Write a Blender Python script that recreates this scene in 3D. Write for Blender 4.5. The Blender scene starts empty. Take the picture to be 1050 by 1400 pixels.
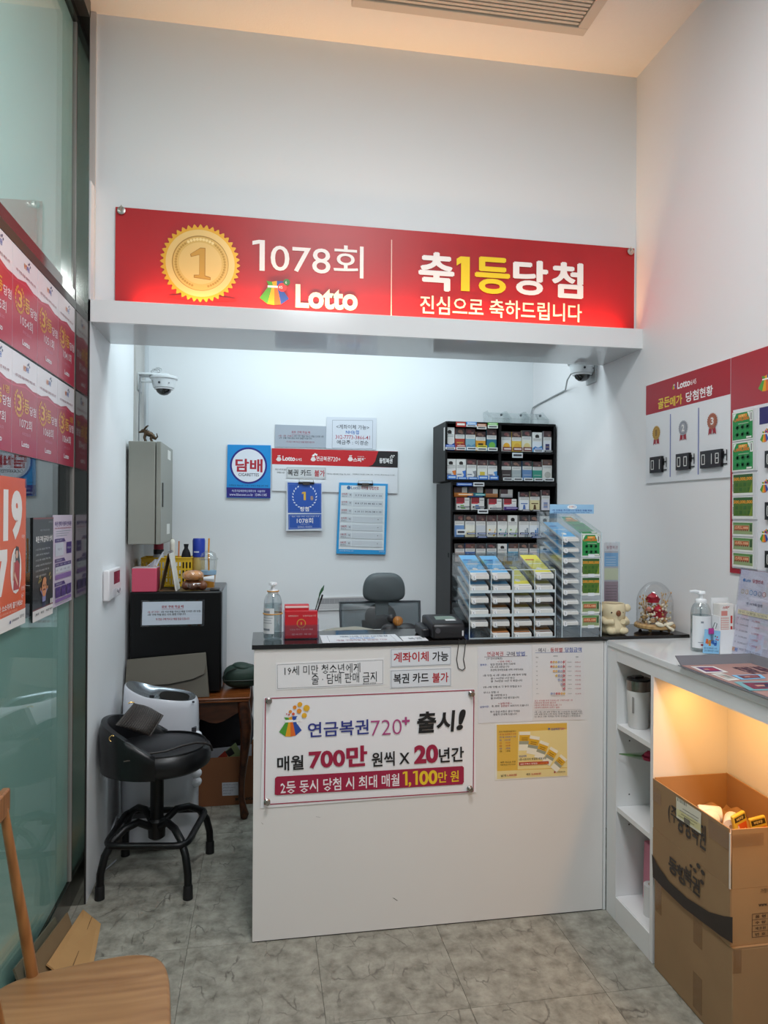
import bpy, bmesh, math, random
from mathutils import Vector, Matrix
random.seed(7)
C = bpy.context.scene.collection
SC = bpy.context.scene
PI = math.pi
# ------------------------------------------------------------ camera
F_PX, PITCH, ROLL, YAW, EYE = 970.7, 0.0017, 0.0063, 0.1693, 1.55
FW = Vector((math.sin(YAW)*math.cos(PITCH), math.cos(YAW)*math.cos(PITCH), math.sin(PITCH)))
_r0 = Vector((math.cos(YAW), -math.sin(YAW), 0)); _u0 = _r0.cross(FW)
RT = _r0*math.cos(ROLL) + _u0*math.sin(ROLL)
UP = _u0*math.cos(ROLL) - _r0*math.sin(ROLL)
O = Vector((0, 0, EYE))
cd = bpy.data.cameras.new('camera'); cam = bpy.data.objects.new('camera', cd); C.objects.link(cam)
cd.sensor_fit = 'HORIZONTAL'; cd.sensor_width = 36; cd.lens = F_PX/1050*36; cd.clip_start = .02
cam.matrix_world = Matrix(((RT.x, UP.x, -FW.x, 0), (RT.y, UP.y, -FW.y, 0), (RT.z, UP.z, -FW.z, EYE), (0, 0, 0, 1)))
SC.camera = cam
def at(u, v, X=None, Y=None, Z=None):
    """point of the real plane X=, Y= or Z= that a photo pixel (1050x1400) shows"""
    d = FW + RT*((u-525)/F_PX) - UP*((v-700)/F_PX)
    t = X/d.x if X is not None else Y/d.y if Y is not None else (Z-EYE)/d.z
    return O + d*t
# ------------------------------------------------------------ world, lights, exposure
w = bpy.data.worlds.new('world'); SC.world = w; w.use_nodes = True
w.node_tree.nodes['Background'].inputs[0].default_value = (.84, .92, 1, 1)
w.node_tree.nodes['Background'].inputs[1].default_value = .22
def area(name, loc, sx, sy, power, col, rot=(0, 0, 0), spread=180):
    l = bpy.data.lights.new(name, 'AREA'); l.shape = 'RECTANGLE'; l.size = sx; l.size_y = sy
    l.energy = power; l.color = col; l.spread = math.radians(spread)
    o = bpy.data.objects.new(name, l); C.objects.link(o); o.location = loc; o.rotation_euler = rot
    return o
COOL = (.80, .95, 1.0); NEUT = (.92, .96, 1); WARM = (1, .60, .28)
area('ceiling_panel_light', (.45, 1.25, 3.52), .6, .6, 34, NEUT)
area('ceiling_panel_light', (.45, -.55, 3.52), .6, .6, 34, NEUT)
area('alcove_panel_light', (.45, 3.58, 2.81), 1.7, .3, 14, COOL)
area('shelf_strip_light', (.55, 2.995, 2.350), 2.1, .016, 7.0, WARM, (PI, 0, 0), 110)
area('niche_strip_light', (1.44, 1.85, .975), .05, .7, 2.7, (1, .47, .11))
SC.view_settings.view_transform = 'Standard'; SC.view_settings.look = 'None'
SC.view_settings.exposure = 0.22; SC.view_settings.gamma = 1; SC.view_settings.use_curve_mapping = False
# ------------------------------------------------------------ materials
def lin(h):
    if not isinstance(h, str): return h
    h = h.lstrip('#'); c = [int(h[i:i+2], 16)/255 for i in (0, 2, 4)]
    return tuple(x/12.92 if x <= .04045 else ((x+.055)/1.055)**2.4 for x in c) + (1,)
MATS = {}
def M(h, rough=.5, metal=0, spec=.5, bump=0, bscale=60, var=0, vscale=8, emit=0, coat=0):
    """procedural principled material: colour with soft noise variation and optional bump"""
    k = (h, rough, metal, spec, bump, bscale, var, vscale, emit, coat)
    if k in MATS: return MATS[k]
    m = bpy.data.materials.new('m_' + h.lstrip('#')); m.use_nodes = True
    nt = m.node_tree; b = nt.nodes['Principled BSDF']; c = lin(h)
    b.inputs['Base Color'].default_value = c; b.inputs['Roughness'].default_value = rough
    b.inputs['Metallic'].default_value = metal; b.inputs['Specular IOR Level'].default_value = spec
    b.inputs['Coat Weight'].default_value = coat; b.inputs['Coat Roughness'].default_value = .05
    if emit:
        b.inputs['Emission Color'].default_value = c; b.inputs['Emission Strength'].default_value = emit
    if bump or var:
        tc = nt.nodes.new('ShaderNodeTexCoord')
        if var:
            n = nt.nodes.new('ShaderNodeTexNoise'); n.inputs['Scale'].default_value = vscale; n.inputs['Detail'].default_value = 4
            nt.links.new(tc.outputs['Object'], n.inputs['Vector'])
            mx = nt.nodes.new('ShaderNodeMix'); mx.data_type = 'RGBA'
            mx.inputs[6].default_value = tuple(x*(1-var) for x in c[:3]) + (1,)
            mx.inputs[7].default_value = tuple(min(1, x*(1+var)) for x in c[:3]) + (1,)
            nt.links.new(n.outputs['Fac'], mx.inputs[0]); nt.links.new(mx.outputs[2], b.inputs['Base Color'])
        if bump:
            n = nt.nodes.new('ShaderNodeTexNoise'); n.inputs['Scale'].default_value = bscale; n.inputs['Detail'].default_value = 3
            nt.links.new(tc.outputs['Object'], n.inputs['Vector'])
            bp = nt.nodes.new('ShaderNodeBump'); bp.inputs['Strength'].default_value = bump; bp.inputs['Distance'].default_value = .004
            nt.links.new(n.outputs['Fac'], bp.inputs['Height']); nt.links.new(bp.outputs['Normal'], b.inputs['Normal'])
    MATS[k] = m; return m
def clear(name, tint=(.96, .98, .98), base=.05, edge=.35, rough=.02):
    """clear plastic or glass sheet: see-through with a gloss that grows at grazing angles"""
    if name in MATS: return MATS[name]
    m = bpy.data.materials.new(name); m.use_nodes = True; nt = m.node_tree; nt.nodes.clear()
    o = nt.nodes.new('ShaderNodeOutputMaterial'); mx = nt.nodes.new('ShaderNodeMixShader')
    t = nt.nodes.new('ShaderNodeBsdfTransparent'); g = nt.nodes.new('ShaderNodeBsdfGlossy'); lw = nt.nodes.new('ShaderNodeLayerWeight')
    t.inputs[0].default_value = tint + (1,); g.inputs['Roughness'].default_value = rough
    lw.inputs['Blend'].default_value = .35
    mr = nt.nodes.new('ShaderNodeMapRange'); mr.inputs[3].default_value = base; mr.inputs[4].default_value = edge
    nt.links.new(lw.outputs['Facing'], mr.inputs[0]); nt.links.new(mr.outputs[0], mx.inputs[0])
    nt.links.new(t.outputs[0], mx.inputs[1]); nt.links.new(g.outputs[0], mx.inputs[2]); nt.links.new(mx.outputs[0], o.inputs[0])
    MATS[name] = m; return m
def nodes_mat(name):
    m = bpy.data.materials.new(name); m.use_nodes = True; nt = m.node_tree
    return m, nt, nt.nodes['Principled BSDF'], (lambda t: nt.nodes.new('ShaderNode'+t)), (lambda a, b: nt.links.new(a, b))
def ramp(nd, stops):
    e = nd.color_ramp.elements
    while len(e) < len(stops): e.new(.5)
    for k, (p, c) in enumerate(stops): e[k].position = p; e[k].color = lin(c)
    return nd
def wood(name, dark, light, rough=.35, axis=(1, 8, 8), scale=3, wave=.45):
    m, nt, b, N, L = nodes_mat(name)
    tc = N('TexCoord'); mp = N('Mapping'); mp.inputs['Scale'].default_value = axis
    n = N('TexNoise'); n.inputs['Scale'].default_value = scale; n.inputs['Detail'].default_value = 6; n.inputs['Distortion'].default_value = 1.2
    wv = N('TexWave'); wv.inputs['Scale'].default_value = scale*.8; wv.inputs['Distortion'].default_value = 7; wv.inputs['Detail'].default_value = 3; wv.bands_direction = 'Y'
    mx = N('Math'); mx.operation = 'MULTIPLY_ADD'; mx.inputs[1].default_value = wave
    r = ramp(N('ValToRGB'), [(.25, dark), (.8, light)])
    L(tc.outputs['Object'], mp.inputs[0]); L(mp.outputs[0], n.inputs[0]); L(mp.outputs[0], wv.inputs[0])
    L(wv.outputs['Fac'], mx.inputs[0]); L(n.outputs['Fac'], mx.inputs[2])
    s = N('Math'); s.operation = 'MULTIPLY'; s.inputs[1].default_value = 1/(.98+wave); L(mx.outputs[0], s.inputs[0])
    L(s.outputs[0], r.inputs[0]); L(r.outputs[0], b.inputs['Base Color']); b.inputs['Roughness'].default_value = rough
    return m
# ------------------------------------------------------------ mesh building
WM = {}
class MB:
    def __init__(s): s.v = []; s.f = []; s.mi = []; s.mats = []
    def idx(s, m):
        if m not in s.mats: s.mats.append(m)
        return s.mats.index(m)
    def add(s, vs, fs, m):
        b = len(s.v); k = s.idx(m); s.v += [Vector(p) for p in vs]
        for f in fs: s.f.append([i+b for i in f]); s.mi.append(k)
        return range(b, len(s.v))
    def box(s, x0, x1, y0, y1, z0, z1, m, mat=None):
        p = [Vector((x, y, z)) for x in (x0, x1) for y in (y0, y1) for z in (z0, z1)]
        if mat: p = [mat @ q for q in p]
        return s.add(p, [(0, 1, 3, 2), (4, 6, 7, 5), (0, 4, 5, 1), (2, 3, 7, 6), (0, 2, 6, 4), (1, 5, 7, 3)], m)
    def prism(s, pts, vec, m):
        n = len(pts); a = [Vector(p) for p in pts]; b = [p + Vector(vec) for p in a]
        return s.add(a+b, [list(range(n-1, -1, -1)), list(range(n, 2*n))] + [(i, (i+1) % n, n+(i+1) % n, n+i) for i in range(n)], m)
    def lathe(s, prof, c, m, seg=24, mat=None, sx=1, sy=1):
        c = Vector(c); vs = []; fs = []
        for r, z in prof:
            for k in range(seg):
                a = 2*PI*k/seg; p = Vector((r*math.cos(a)*sx, r*math.sin(a)*sy, z)); vs.append((mat @ p if mat else p) + c)
        n = len(prof)
        for i in range(n-1):
            for k in range(seg): fs.append((i*seg+k, i*seg+(k+1) % seg, (i+1)*seg+(k+1) % seg, (i+1)*seg+k))
        fs.append(list(range(seg-1, -1, -1))); fs.append([(n-1)*seg+k for k in range(seg)])
        return s.add(vs, fs, m)
    def ball(s, c, rx, ry, rz, m, seg=20, rings=12, mat=None, pw=1):
        c = Vector(c); vs = []; fs = []
        def q(x): return math.copysign(abs(x)**pw, x)
        for i in range(rings+1):
            t = PI*(i+.02)/(rings+.04) - PI/2
            for k in range(seg):
                a = 2*PI*k/seg
                p = Vector((rx*q(math.cos(t))*q(math.cos(a)), ry*q(math.cos(t))*q(math.sin(a)), rz*q(math.sin(t)))); vs.append((mat @ p if mat else p) + c)
        for i in range(rings):
            for k in range(seg): fs.append((i*seg+k, i*seg+(k+1) % seg, (i+1)*seg+(k+1) % seg, (i+1)*seg+k))
        fs.append(list(range(seg-1, -1, -1))); fs.append([rings*seg+k for k in range(seg)])
        return s.add(vs, fs, m)
    def tube(s, pts, rad, m, seg=8, closed=False):
        P = [Vector(p) for p in pts]; n = len(P); vs = []; fs = []
        R = rad if isinstance(rad, (list, tuple)) else [rad]*n
        up = None
        for i in range(n):
            t = (P[(i+1) % n]-P[i-1]) if closed else (P[min(i+1, n-1)]-P[max(i-1, 0)])
            t.normalize()
            if up is None: up = Vector((0, 0, 1)) if abs(t.z) < .9 else Vector((1, 0, 0))
            a = t.cross(up)
            if a.length < 1e-5: a = t.orthogonal()
            a.normalize(); b = a.cross(t); up = b
            for k in range(seg):
                g = 2*PI*k/seg; vs.append(P[i] + a*math.cos(g)*R[i] + b*math.sin(g)*R[i])
        for i in range(n if closed else n-1):
            j = (i+1) % n
            for k in range(seg): fs.append((i*seg+k, i*seg+(k+1) % seg, j*seg+(k+1) % seg, j*seg+k))
        if not closed: fs.append(list(range(seg))); fs.append([(n-1)*seg+k for k in range(seg-1, -1, -1)])
        return s.add(vs, fs, m)
    def grid(s, fn, nu, nv, m, closed_u=False):
        vs = [fn(i/(nu if closed_u else nu-1), j/(nv-1)) for j in range(nv) for i in range(nu)]; fs = []
        for j in range(nv-1):
            for i in range(nu if closed_u else nu-1):
                fs.append((j*nu+i, j*nu+(i+1) % nu, (j+1)*nu+(i+1) % nu, (j+1)*nu+i))
        return s.add(vs, fs, m)
    def build(s, name, parent=None, local=False, smooth=40, bevel=0, recalc=True, solid=0, kind=None, sub=0):
        vs = s.v
        if parent is not None and not local:
            inv = WM[parent.name].inverted(); vs = [inv @ p for p in vs]
        me = bpy.data.meshes.new(name); me.from_pydata([tuple(p) for p in vs], [], s.f)
        for m in s.mats: me.materials.append(m)
        me.polygons.foreach_set('material_index', s.mi)
        if recalc:
            bm = bmesh.new(); bm.from_mesh(me); bmesh.ops.recalc_face_normals(bm, faces=bm.faces); bm.to_mesh(me); bm.free()
        if smooth:
            me.polygons.foreach_set('use_smooth', [True]*len(me.polygons)); me.set_sharp_from_angle(angle=math.radians(smooth))
        me.update()
        o = bpy.data.objects.new(name, me); C.objects.link(o)
        WM[o.name] = WM[parent.name].copy() if parent is not None else Matrix()
        if parent is not None: o.parent = parent
        if solid:
            md = o.modifiers.new('solid', 'SOLIDIFY'); md.thickness = solid; md.offset = 0
        if sub:
            md = o.modifiers.new('sub', 'SUBSURF'); md.levels = sub; md.render_levels = sub
        if bevel:
            md = o.modifiers.new('bevel', 'BEVEL'); md.width = bevel; md.segments = 2; md.limit_method = 'ANGLE'; md.angle_limit = .6
        if kind: o['kind'] = kind
        return o
def thing(name, label, cat, loc=(0, 0, 0), rotz=0, group=None):
    o = bpy.data.objects.new(name, None); C.objects.link(o); o.empty_display_size = .02
    o.location = loc; o.rotation_euler = (0, 0, rotz)
    WM[o.name] = Matrix.Translation(loc) @ Matrix.Rotation(rotz, 4, 'Z')
    return tag(o, label, cat, group)
def tag(o, label, cat, group=None):
    o['label'] = label; o['category'] = cat
    if group: o['group'] = group
    return o
def copy_tree(o, parent=None):
    c = o.copy(); C.objects.link(c); c.parent = parent
    for ch in list(o.children): copy_tree(ch, c)
    return c
def struct(o): o['kind'] = 'structure'; return o
def sbox(name, x0, x1, y0, y1, z0, z1, m, parent=None, bevel=0):
    b = MB(); b.box(x0, x1, y0, y1, z0, z1, m); o = b.build(name, parent, bevel=bevel, smooth=0 if not bevel else 40)
    return o if parent is not None else struct(o)
def part(name, parent, fn, **k):
    b = MB(); fn(b); return b.build(name, parent, **k)
# ------------------------------------------------------------ flat print
TXT = {}
def text_mesh(s, bold):
    k = (s, bold)
    if k not in TXT:
        c = bpy.data.curves.new('t', 'FONT'); c.body = s; c.size = 1; c.offset = bold; c.resolution_u = 4 if len(s) < 7 else 2 if len(s) < 12 else 1
        o = bpy.data.objects.new('t', c); me = o.to_mesh()
        v = [(p.co.x, p.co.y) for p in me.vertices]; f = [list(p.vertices) for p in me.polygons]; o.to_mesh_clear()
        bpy.data.objects.remove(o); bpy.data.curves.remove(c)
        xs = [p[0] for p in v]; ys = [p[1] for p in v]
        TXT[k] = (v, f, min(xs), max(xs), min(ys), max(ys))
    return TXT[k]
INK = '#1b1a1c'
class Sheet:
    """print on a flat face: o = lower left corner, r = unit vector to the right, u = unit vector up, both as read"""
    def __init__(s, o, r, u, eps=.0006):
        s.o = Vector(o); s.r = Vector(r).normalized(); s.u = Vector(u).normalized(); s.n = s.r.cross(s.u); s.b = MB(); s.k = 1; s.eps = eps
    def px(s, u, v):
        d = FW + RT*((u-525)/F_PX) - UP*((v-700)/F_PX); t = (s.o-O).dot(s.n)/d.dot(s.n); q = O + d*t - s.o
        return q.dot(s.r), q.dot(s.u)
    def P(s, a, b): return s.o + s.r*a + s.u*b + s.n*(s.eps*s.k)
    def poly(s, pts, c, rough=.5, up=True):
        m = c if not isinstance(c, str) else M(c, rough)
        s.b.add([s.P(a, b) for a, b in pts], [list(range(len(pts)))], m)
        if up: s.k += .25
    def rect(s, a0, b0, a1, b1, c, rough=.5, up=True): s.poly([(a0, b0), (a1, b0), (a1, b1), (a0, b1)], c, rough, up)
    def disc(s, a, b, r, c, ry=None, n=20, rough=.5, lobes=0, up=True):
        ry = ry or r
        s.poly([(a+r*(1+(.05*math.cos(lobes*2*PI*k/n) if lobes else 0))*math.cos(2*PI*k/n), b+ry*(1+(.05*math.cos(lobes*2*PI*k/n) if lobes else 0))*math.sin(2*PI*k/n)) for k in range(n)], c, rough, up)
    def ring(s, a, b, r0, r1, c, n=28):
        m = c if not isinstance(c, str) else M(c, .5)
        vs = [s.P(a+r*math.cos(2*PI*k/n), b+r*math.sin(2*PI*k/n)) for r in (r0, r1) for k in range(n)]
        s.b.add(vs, [(k, (k+1) % n, n+(k+1) % n, n+k) for k in range(n)], m); s.k += .25
    def frame(s, a0, b0, a1, b1, w, c):
        s.rect(a0, b0, a1, b0+w, c, up=False); s.rect(a0, b1-w, a1, b1, c, up=False)
        s.rect(a0, b0+w, a0+w, b1-w, c, up=False); s.rect(a1-w, b0+w, a1, b1-w, c)
    def line(s, a0, b0, a1, b1, w, c):
        d = Vector((a1-a0, b1-b0)).normalized(); n = Vector((-d.y, d.x))*w/2
        s.poly([(a0-n.x, b0-n.y), (a1-n.x, b1-n.y), (a1+n.x, b1+n.y), (a0+n.x, b0+n.y)], c)
    def text(s, t, a0, b0, a1, b1, c=INK, bold=0, shear=0, mirror=False):
        """text stretched to the box a0..a1, b0..b1"""
        v, f, x0, x1, y0, y1 = text_mesh(t, bold)
        sx = (a1-a0)/(x1-x0); sy = (b1-b0)/(y1-y0); m = c if not isinstance(c, str) else M(c, .5)
        s.b.add([s.P(a0+(x-x0)*sx+shear*(y-y0)*sy, b0+(y-y0)*sy) for x, y in v], f, m); s.k += .15
    def left(s, t, a0, b0, h, c=INK, bold=0, wmax=None, center=False):
        """text of height h that keeps its proportions"""
        v, f, x0, x1, y0, y1 = text_mesh(t, bold); w = (x1-x0)/max(y1-y0, .6)*h
        if wmax: w = min(w, wmax)
        if center: a0 -= w/2
        s.text(t, a0, b0, a0+w, b0+h, c, bold); return a0+w
    def tpx(s, t, u0, v0, u1, v1, c=INK, bold=0, shear=0):
        um, vm = (u0+u1)/2, (v0+v1)/2
        s.text(t, s.px(u0, vm)[0], s.px(um, v1)[1], s.px(u1, vm)[0], s.px(um, v0)[1], c, bold, shear)
    def one(s, u0, v0, u1, v1, c, w=.5):
        um, vm = (u0+u1)/2, (v0+v1)/2; a0 = s.px(u0, vm)[0]; a1 = s.px(u1, vm)[0]; b0 = s.px(um, v1)[1]; b1 = s.px(um, v0)[1]
        m = a1-(a1-a0)*w; h = b1-b0; f = (a1-m)*.85
        s.poly([(m, b0), (a1, b0), (a1, b1), (m-(m-a0)*.1, b1), (a0, b1-f*.35), (a0, b1-f*1.25), (m, b1-f*.85)], c)
    def build(s, name, parent, label=None):
        o = s.b.build(name, parent, smooth=0, recalc=False)
        if label: o['label'] = label
        return o
def bag(S, a, b, w, h, dots=True, white=None):
    """the striped money bag emblem with flared foot, tie and coins"""
    g = white or '#4f9a35'; y = white or '#e9a21d'; bl = white or '#2a4ea0'; r = white or '#e06a26'
    q = lambda *p: [(a+x*w, b+z*h) for x, z in p]
    S.poly(q((.02, .22), (.28, .02), (.42, .62), (.30, .62)), g, up=False)
    S.poly(q((.28, .02), (.50, 0), (.50, .62), (.42, .62)), y, up=False)
    S.poly(q((.50, 0), (.72, .03), (.60, .62), (.50, .62)), r, up=False)
    S.poly(q((.72, .03), (.98, .24), (.72, .62), (.60, .62)), bl, up=False)
    S.poly(q((.32, .66), (.46, .66), (.42, .80), (.24, .82)), g, up=False)
    S.poly(q((.46, .66), (.58, .66), (.58, .84), (.42, .80)), y, up=False)
    S.poly(q((.58, .66), (.70, .66), (.80, .84), (.58, .84)), bl)
    S.rect(a+.28*w, b+.60*h, a+.74*w, b+.67*h, '#f4f2ee' if not white else '#b3201f')
    if dots:
        for x, z, rr, c in ((.62, .86, .06, '#d8433a'), (.76, .93, .08, '#e58a2a'), (.92, .88, .09, '#3c8d55'), (.84, .74, .09, '#c8394a')):
            S.disc(a+x*w, b+z*h, rr*w, white or c, n=10)
def laurel(S, a, b, r, c, n=9):
    for sd in (-1, 1):
        for k in range(n):
            t = -PI/2 + (k+.6)/n*PI*.82
            x = a+sd*math.cos(t)*r; z = b+math.sin(t)*r; d = t+PI/2
            dx, dz = -sd*math.sin(t-.5), math.cos(t-.5); l = r*.24
            S.poly([(x, z), (x+dx*l*.5-dz*l*.25, z+dz*l*.5+dx*l*.25), (x+dx*l, z+dz*l), (x+dx*l*.5+dz*l*.25, z+dz*l*.5-dx*l*.25)], c, up=False)
    S.k += .25
# ------------------------------------------------------------ setting
XL, XR, YB, YW, ZC = -.678, 1.688, 4.284, 3.03, 3.566
XG = -.735
wallm = M('#e6e8ea', .6, bump=.04, bscale=220)
wallr = M('#e7e5e6', .6, bump=.04, bscale=220)
lam = M('#e4e5e6', .16, spec=.5)                 # glossy white laminate
lam2 = M('#e2e2e2', .35)
def floor_material():
    m, nt, b, N, L = nodes_mat('stone_vinyl')
    tc = N('TexCoord'); oi = N('ObjectInfo'); ad = N('VectorMath'); ad.operation = 'MULTIPLY_ADD'
    cb = N('CombineXYZ'); L(oi.outputs['Random'], cb.inputs[0]); L(oi.outputs['Random'], cb.inputs[1])
    ad.inputs[1].default_value = (37, 53, 0); L(cb.outputs[0], ad.inputs[0]); L(tc.outputs['Object'], ad.inputs[2])
    n1 = N('TexNoise'); n1.inputs['Scale'].default_value = 16; n1.inputs['Detail'].default_value = 8; n1.inputs['Roughness'].default_value = .65
    r1 = ramp(N('ValToRGB'), [(.3, '#6b685e'), (.5, '#918e83'), (.72, '#adaa9f')])
    L(ad.outputs[0], n1.inputs[0]); L(n1.outputs['Fac'], r1.inputs[0])
    mp = N('Mapping'); mp.inputs['Scale'].default_value = (1, .5, 1); L(ad.outputs[0], mp.inputs[0])
    n3 = N('TexNoise'); n3.inputs['Scale'].default_value = 7; n3.inputs['Detail'].default_value = 5; L(mp.outputs[0], n3.inputs[0])
    mxv = N('MixRGB') if hasattr(bpy.types, 'ShaderNodeMixRGB') else None
    sc = N('VectorMath'); sc.operation = 'MULTIPLY_ADD'; sc.inputs[1].default_value = (.17, .17, 0)
    L(n3.outputs['Color'], sc.inputs[0]); L(mp.outputs[0], sc.inputs[2])
    vo = N('TexVoronoi'); vo.feature = 'DISTANCE_TO_EDGE'; vo.inputs['Scale'].default_value = 13; L(sc.outputs[0], vo.inputs[0])
    cr = ramp(N('ValToRGB'), [(0, '#000000'), (.035, '#ffffff')]); L(vo.outputs[0], cr.inputs[0])
    n2 = N('TexNoise'); n2.inputs['Scale'].default_value = 11; n2.inputs['Detail'].default_value = 2; L(ad.outputs[0], n2.inputs[0])
    msk = ramp(N('ValToRGB'), [(.47, '#000000'), (.62, '#ffffff')]); L(n2.outputs['Fac'], msk.inputs[0])
    mxf = N('Math'); mxf.operation = 'SUBTRACT'; mxf.inputs[0].default_value = 1; L(cr.outputs[0], mxf.inputs[1])
    mm = N('Math'); mm.operation = 'MULTIPLY'; L(mxf.outputs[0], mm.inputs[0]); L(msk.outputs[0], mm.inputs[1])
    mk = N('Math'); mk.operation = 'MULTIPLY'; mk.inputs[1].default_value = .75; L(mm.outputs[0], mk.inputs[0])
    mx = N('Mix'); mx.data_type = 'RGBA'; L(mk.outputs[0], mx.inputs[0]); L(r1.outputs[0], mx.inputs[6]); mx.inputs[7].default_value = lin('#4b4640')
    L(mx.outputs[2], b.inputs['Base Color']); b.inputs['Roughness'].default_value = .42
    bp = N('Bump'); bp.inputs['Strength'].default_value = .12; bp.inputs['Distance'].default_value = .002; L(mm.outputs[0], bp.inputs['Height']); bp.invert = True
    L(bp.outputs[0], b.inputs['Normal'])
    return m
FM = floor_material()
Y0 = -1.5
fl = sbox('floor', -.76, 1.72, Y0, YB+.05, -.06, -.004, M('#4a4741', .8))
tile_me = None
P_ = .4535
for i in range(-3, 4):
    for j in range(-9, 6):
        xa, xb = .2+i*P_, .2+(i+1)*P_; ya, yb = 2.15+j*P_, 2.15+(j+1)*P_
        full = xa > -.75 and xb < 1.71 and ya > Y0 and yb < YB+.02
        xa, xb, ya, yb = max(xa, -.755)+.0007, min(xb, 1.715)-.0007, max(ya, Y0)+.0007, min(yb, YB+.04)-.0007
        if xb-xa < .01 or yb-ya < .01: continue
        if full and tile_me:
            o = bpy.data.objects.new('tile', tile_me); C.objects.link(o); o.parent = fl; o.location = ((xa+xb)/2, (ya+yb)/2, 0)
        else:
            b = MB(); cx, cy = (xa+xb)/2, (ya+yb)/2
            b.box(xa-cx, xb-cx, ya-cy, yb-cy, -.0035, 0, FM); o = b.build('tile', smooth=0); o.parent = fl; o.location = (cx, cy, 0)
            if full: tile_me = o.data
ceilm = M('#e9e2da', .9, bump=.35, bscale=160)
sbox('ceiling', -.80, 1.72, Y0, YW+.4, ZC, ZC+.06, ceilm)
sbox('wall_back', -.80, 1.80, YB, YB+.06, 0, 2.86, wallm)
sbox('wall_right', XR, XR+.06, Y0, YB, 0, ZC, wallr)
sbox('ceiling_alcove', -.80, 1.72, 3.36, YB+.05, 2.82, 2.88, wallm)
sbox('wall_upper', XL-.08, XR, YW, 3.36, 2.39, ZC, wallm)
sbox('wall_left', -.735, XL, 2.967, YB, 0, 2.86, wallm)
# light shelf (beam) under the upper wall: front lip, glossy underside, LED strip in the trough
bm_ = MB(); bm_.box(-.72, XR, 2.967, 2.984, 2.302, 2.39, lam)
bm_.box(-.72, XR, 2.984, 3.345, 2.302, 2.33, M('#d2d4d6', .06, spec=.7)); bm_.box(-.72, XR, 3.03, 3.345, 2.33, 2.39, lam)
beam = struct(bm_.build('beam', smooth=0))
led = M('#ff9a50', .5, emit=5)
part('light_strip', beam, lambda b: b.box(-.50, 1.60, 2.986, 2.992, 2.362, 2.366, led), smooth=0)
# grey stone cladding in the back left corner
struct(part('trim_1', None, lambda b: b.box(XL, XL+.012, 3.93, 4.20, 1.92, 2.82, M('#b5b2ae', .35, var=.12, vscale=9)), smooth=0))
struct(part('trim_2', None, lambda b: b.box(XL, XL+.022, 4.20, 4.282, 1.40, 2.82, M('#c9ced2', .4)), smooth=0))
# outside of the glass wall: dim corridor
sbox('wall_corridor', -1.75, -1.69, Y0-.2, 3.4, -.06, 3.7, M('#4d4c48', .8, var=.15, vscale=2))
sbox('wall_corridor_end', -1.75, -.80, 3.05, 3.11, -.06, 3.7, M('#4d4c48', .8))
sbox('floor_corridor', -1.75, -.76, Y0-.2, 3.05, -.06, -.004, M('#55534e', .6))
# glass wall on the left: stainless post, mirror transom, panes and films
steel = M('#8e8f8b', .10, metal=1); steel2 = M('#75736f', .24, metal=1)
win = struct(part('window_1', None, lambda b: (b.box(-.80, XG+.003, Y0, 2.985, 0, .10, steel2)), smooth=0))
part('post', win, lambda b: (b.box(-.80, XL-.004, 2.962, 2.966, .0, 3.50, steel), b.box(XG-.014, XG+.004, 2.951, 2.962, .10, 3.50, steel2)), smooth=0, label=None) if False else None
part('post', win, lambda b: b.box(-.78, XL-.006, 2.956, 2.966, 0, 3.53, steel), smooth=0)
part('post_edge', win, lambda b: b.box(XG-.01, XG+.004, 2.948, 2.957, .10, 3.53, M('#8d8784', .4)), smooth=0)
part('transom', win, lambda b: (b.box(-.80, XG+.004, Y0, 2.956, 2.375, 2.416, steel), ), smooth=0)
part('transom_gasket', win, lambda b: b.box(-.78, XG+.006, Y0, 2.956, 2.343, 2.375, M('#1e1c1d', .35)), smooth=0)
part('head_rail', win, lambda b: (b.box(-.80, XL-.006, Y0, 2.966, 3.50, 3.566, M('#2f2d2b', .3)), b.box(-.80, XG+.012, Y0, 2.956, 3.47, 3.50, steel2)), smooth=0)
glassm = clear('pane_glass', (.95, .985, .975), .08, .38, .0)
for k, (ya, yb) in enumerate(((Y0, -.1), (-.1, 1.42), (1.42, 2.95))):
    part('pane', win, lambda b: b.box(XG-.010, XG, ya+.001, yb-.001, .10, 2.343, glassm), smooth=0)
    part('pane', win, lambda b: b.box(XG-.010, XG, ya+.001, yb-.001, 2.416, 3.47, glassm), smooth=0)
def film(h): return M(h, .55)
part('frosted_film', win, lambda b: b.box(XG-.0125, XG-.0108, Y0, 2.95, .10, 1.205, film('#b4dcd5')), smooth=0)['label'] = 'teal frosted film on the lower glass'
part('frosted_film', win, lambda b: b.box(XG-.0125, XG-.0108, Y0, 2.95, 2.416, 3.47, film('#cdeeea')), smooth=0)['label'] = 'teal frosted film on the upper glass, paled for brighter light'  # same film as below, coloured paler to stand for the brighter light up here
# white end of the partition and thin dark gap next to the post
struct(part('trim_3', None, lambda b: b.box(XL-.0055, XL-.0005, 2.9585, 2.9665, 0, 2.301, M('#23211f', .5)), smooth=0))
struct(part('trim_4', None, lambda b: b.box(XL-.028, XL+.004, 3.018, 3.0295, 2.392, ZC-.002, M('#d9d2cc', .4)), smooth=0))
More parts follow.
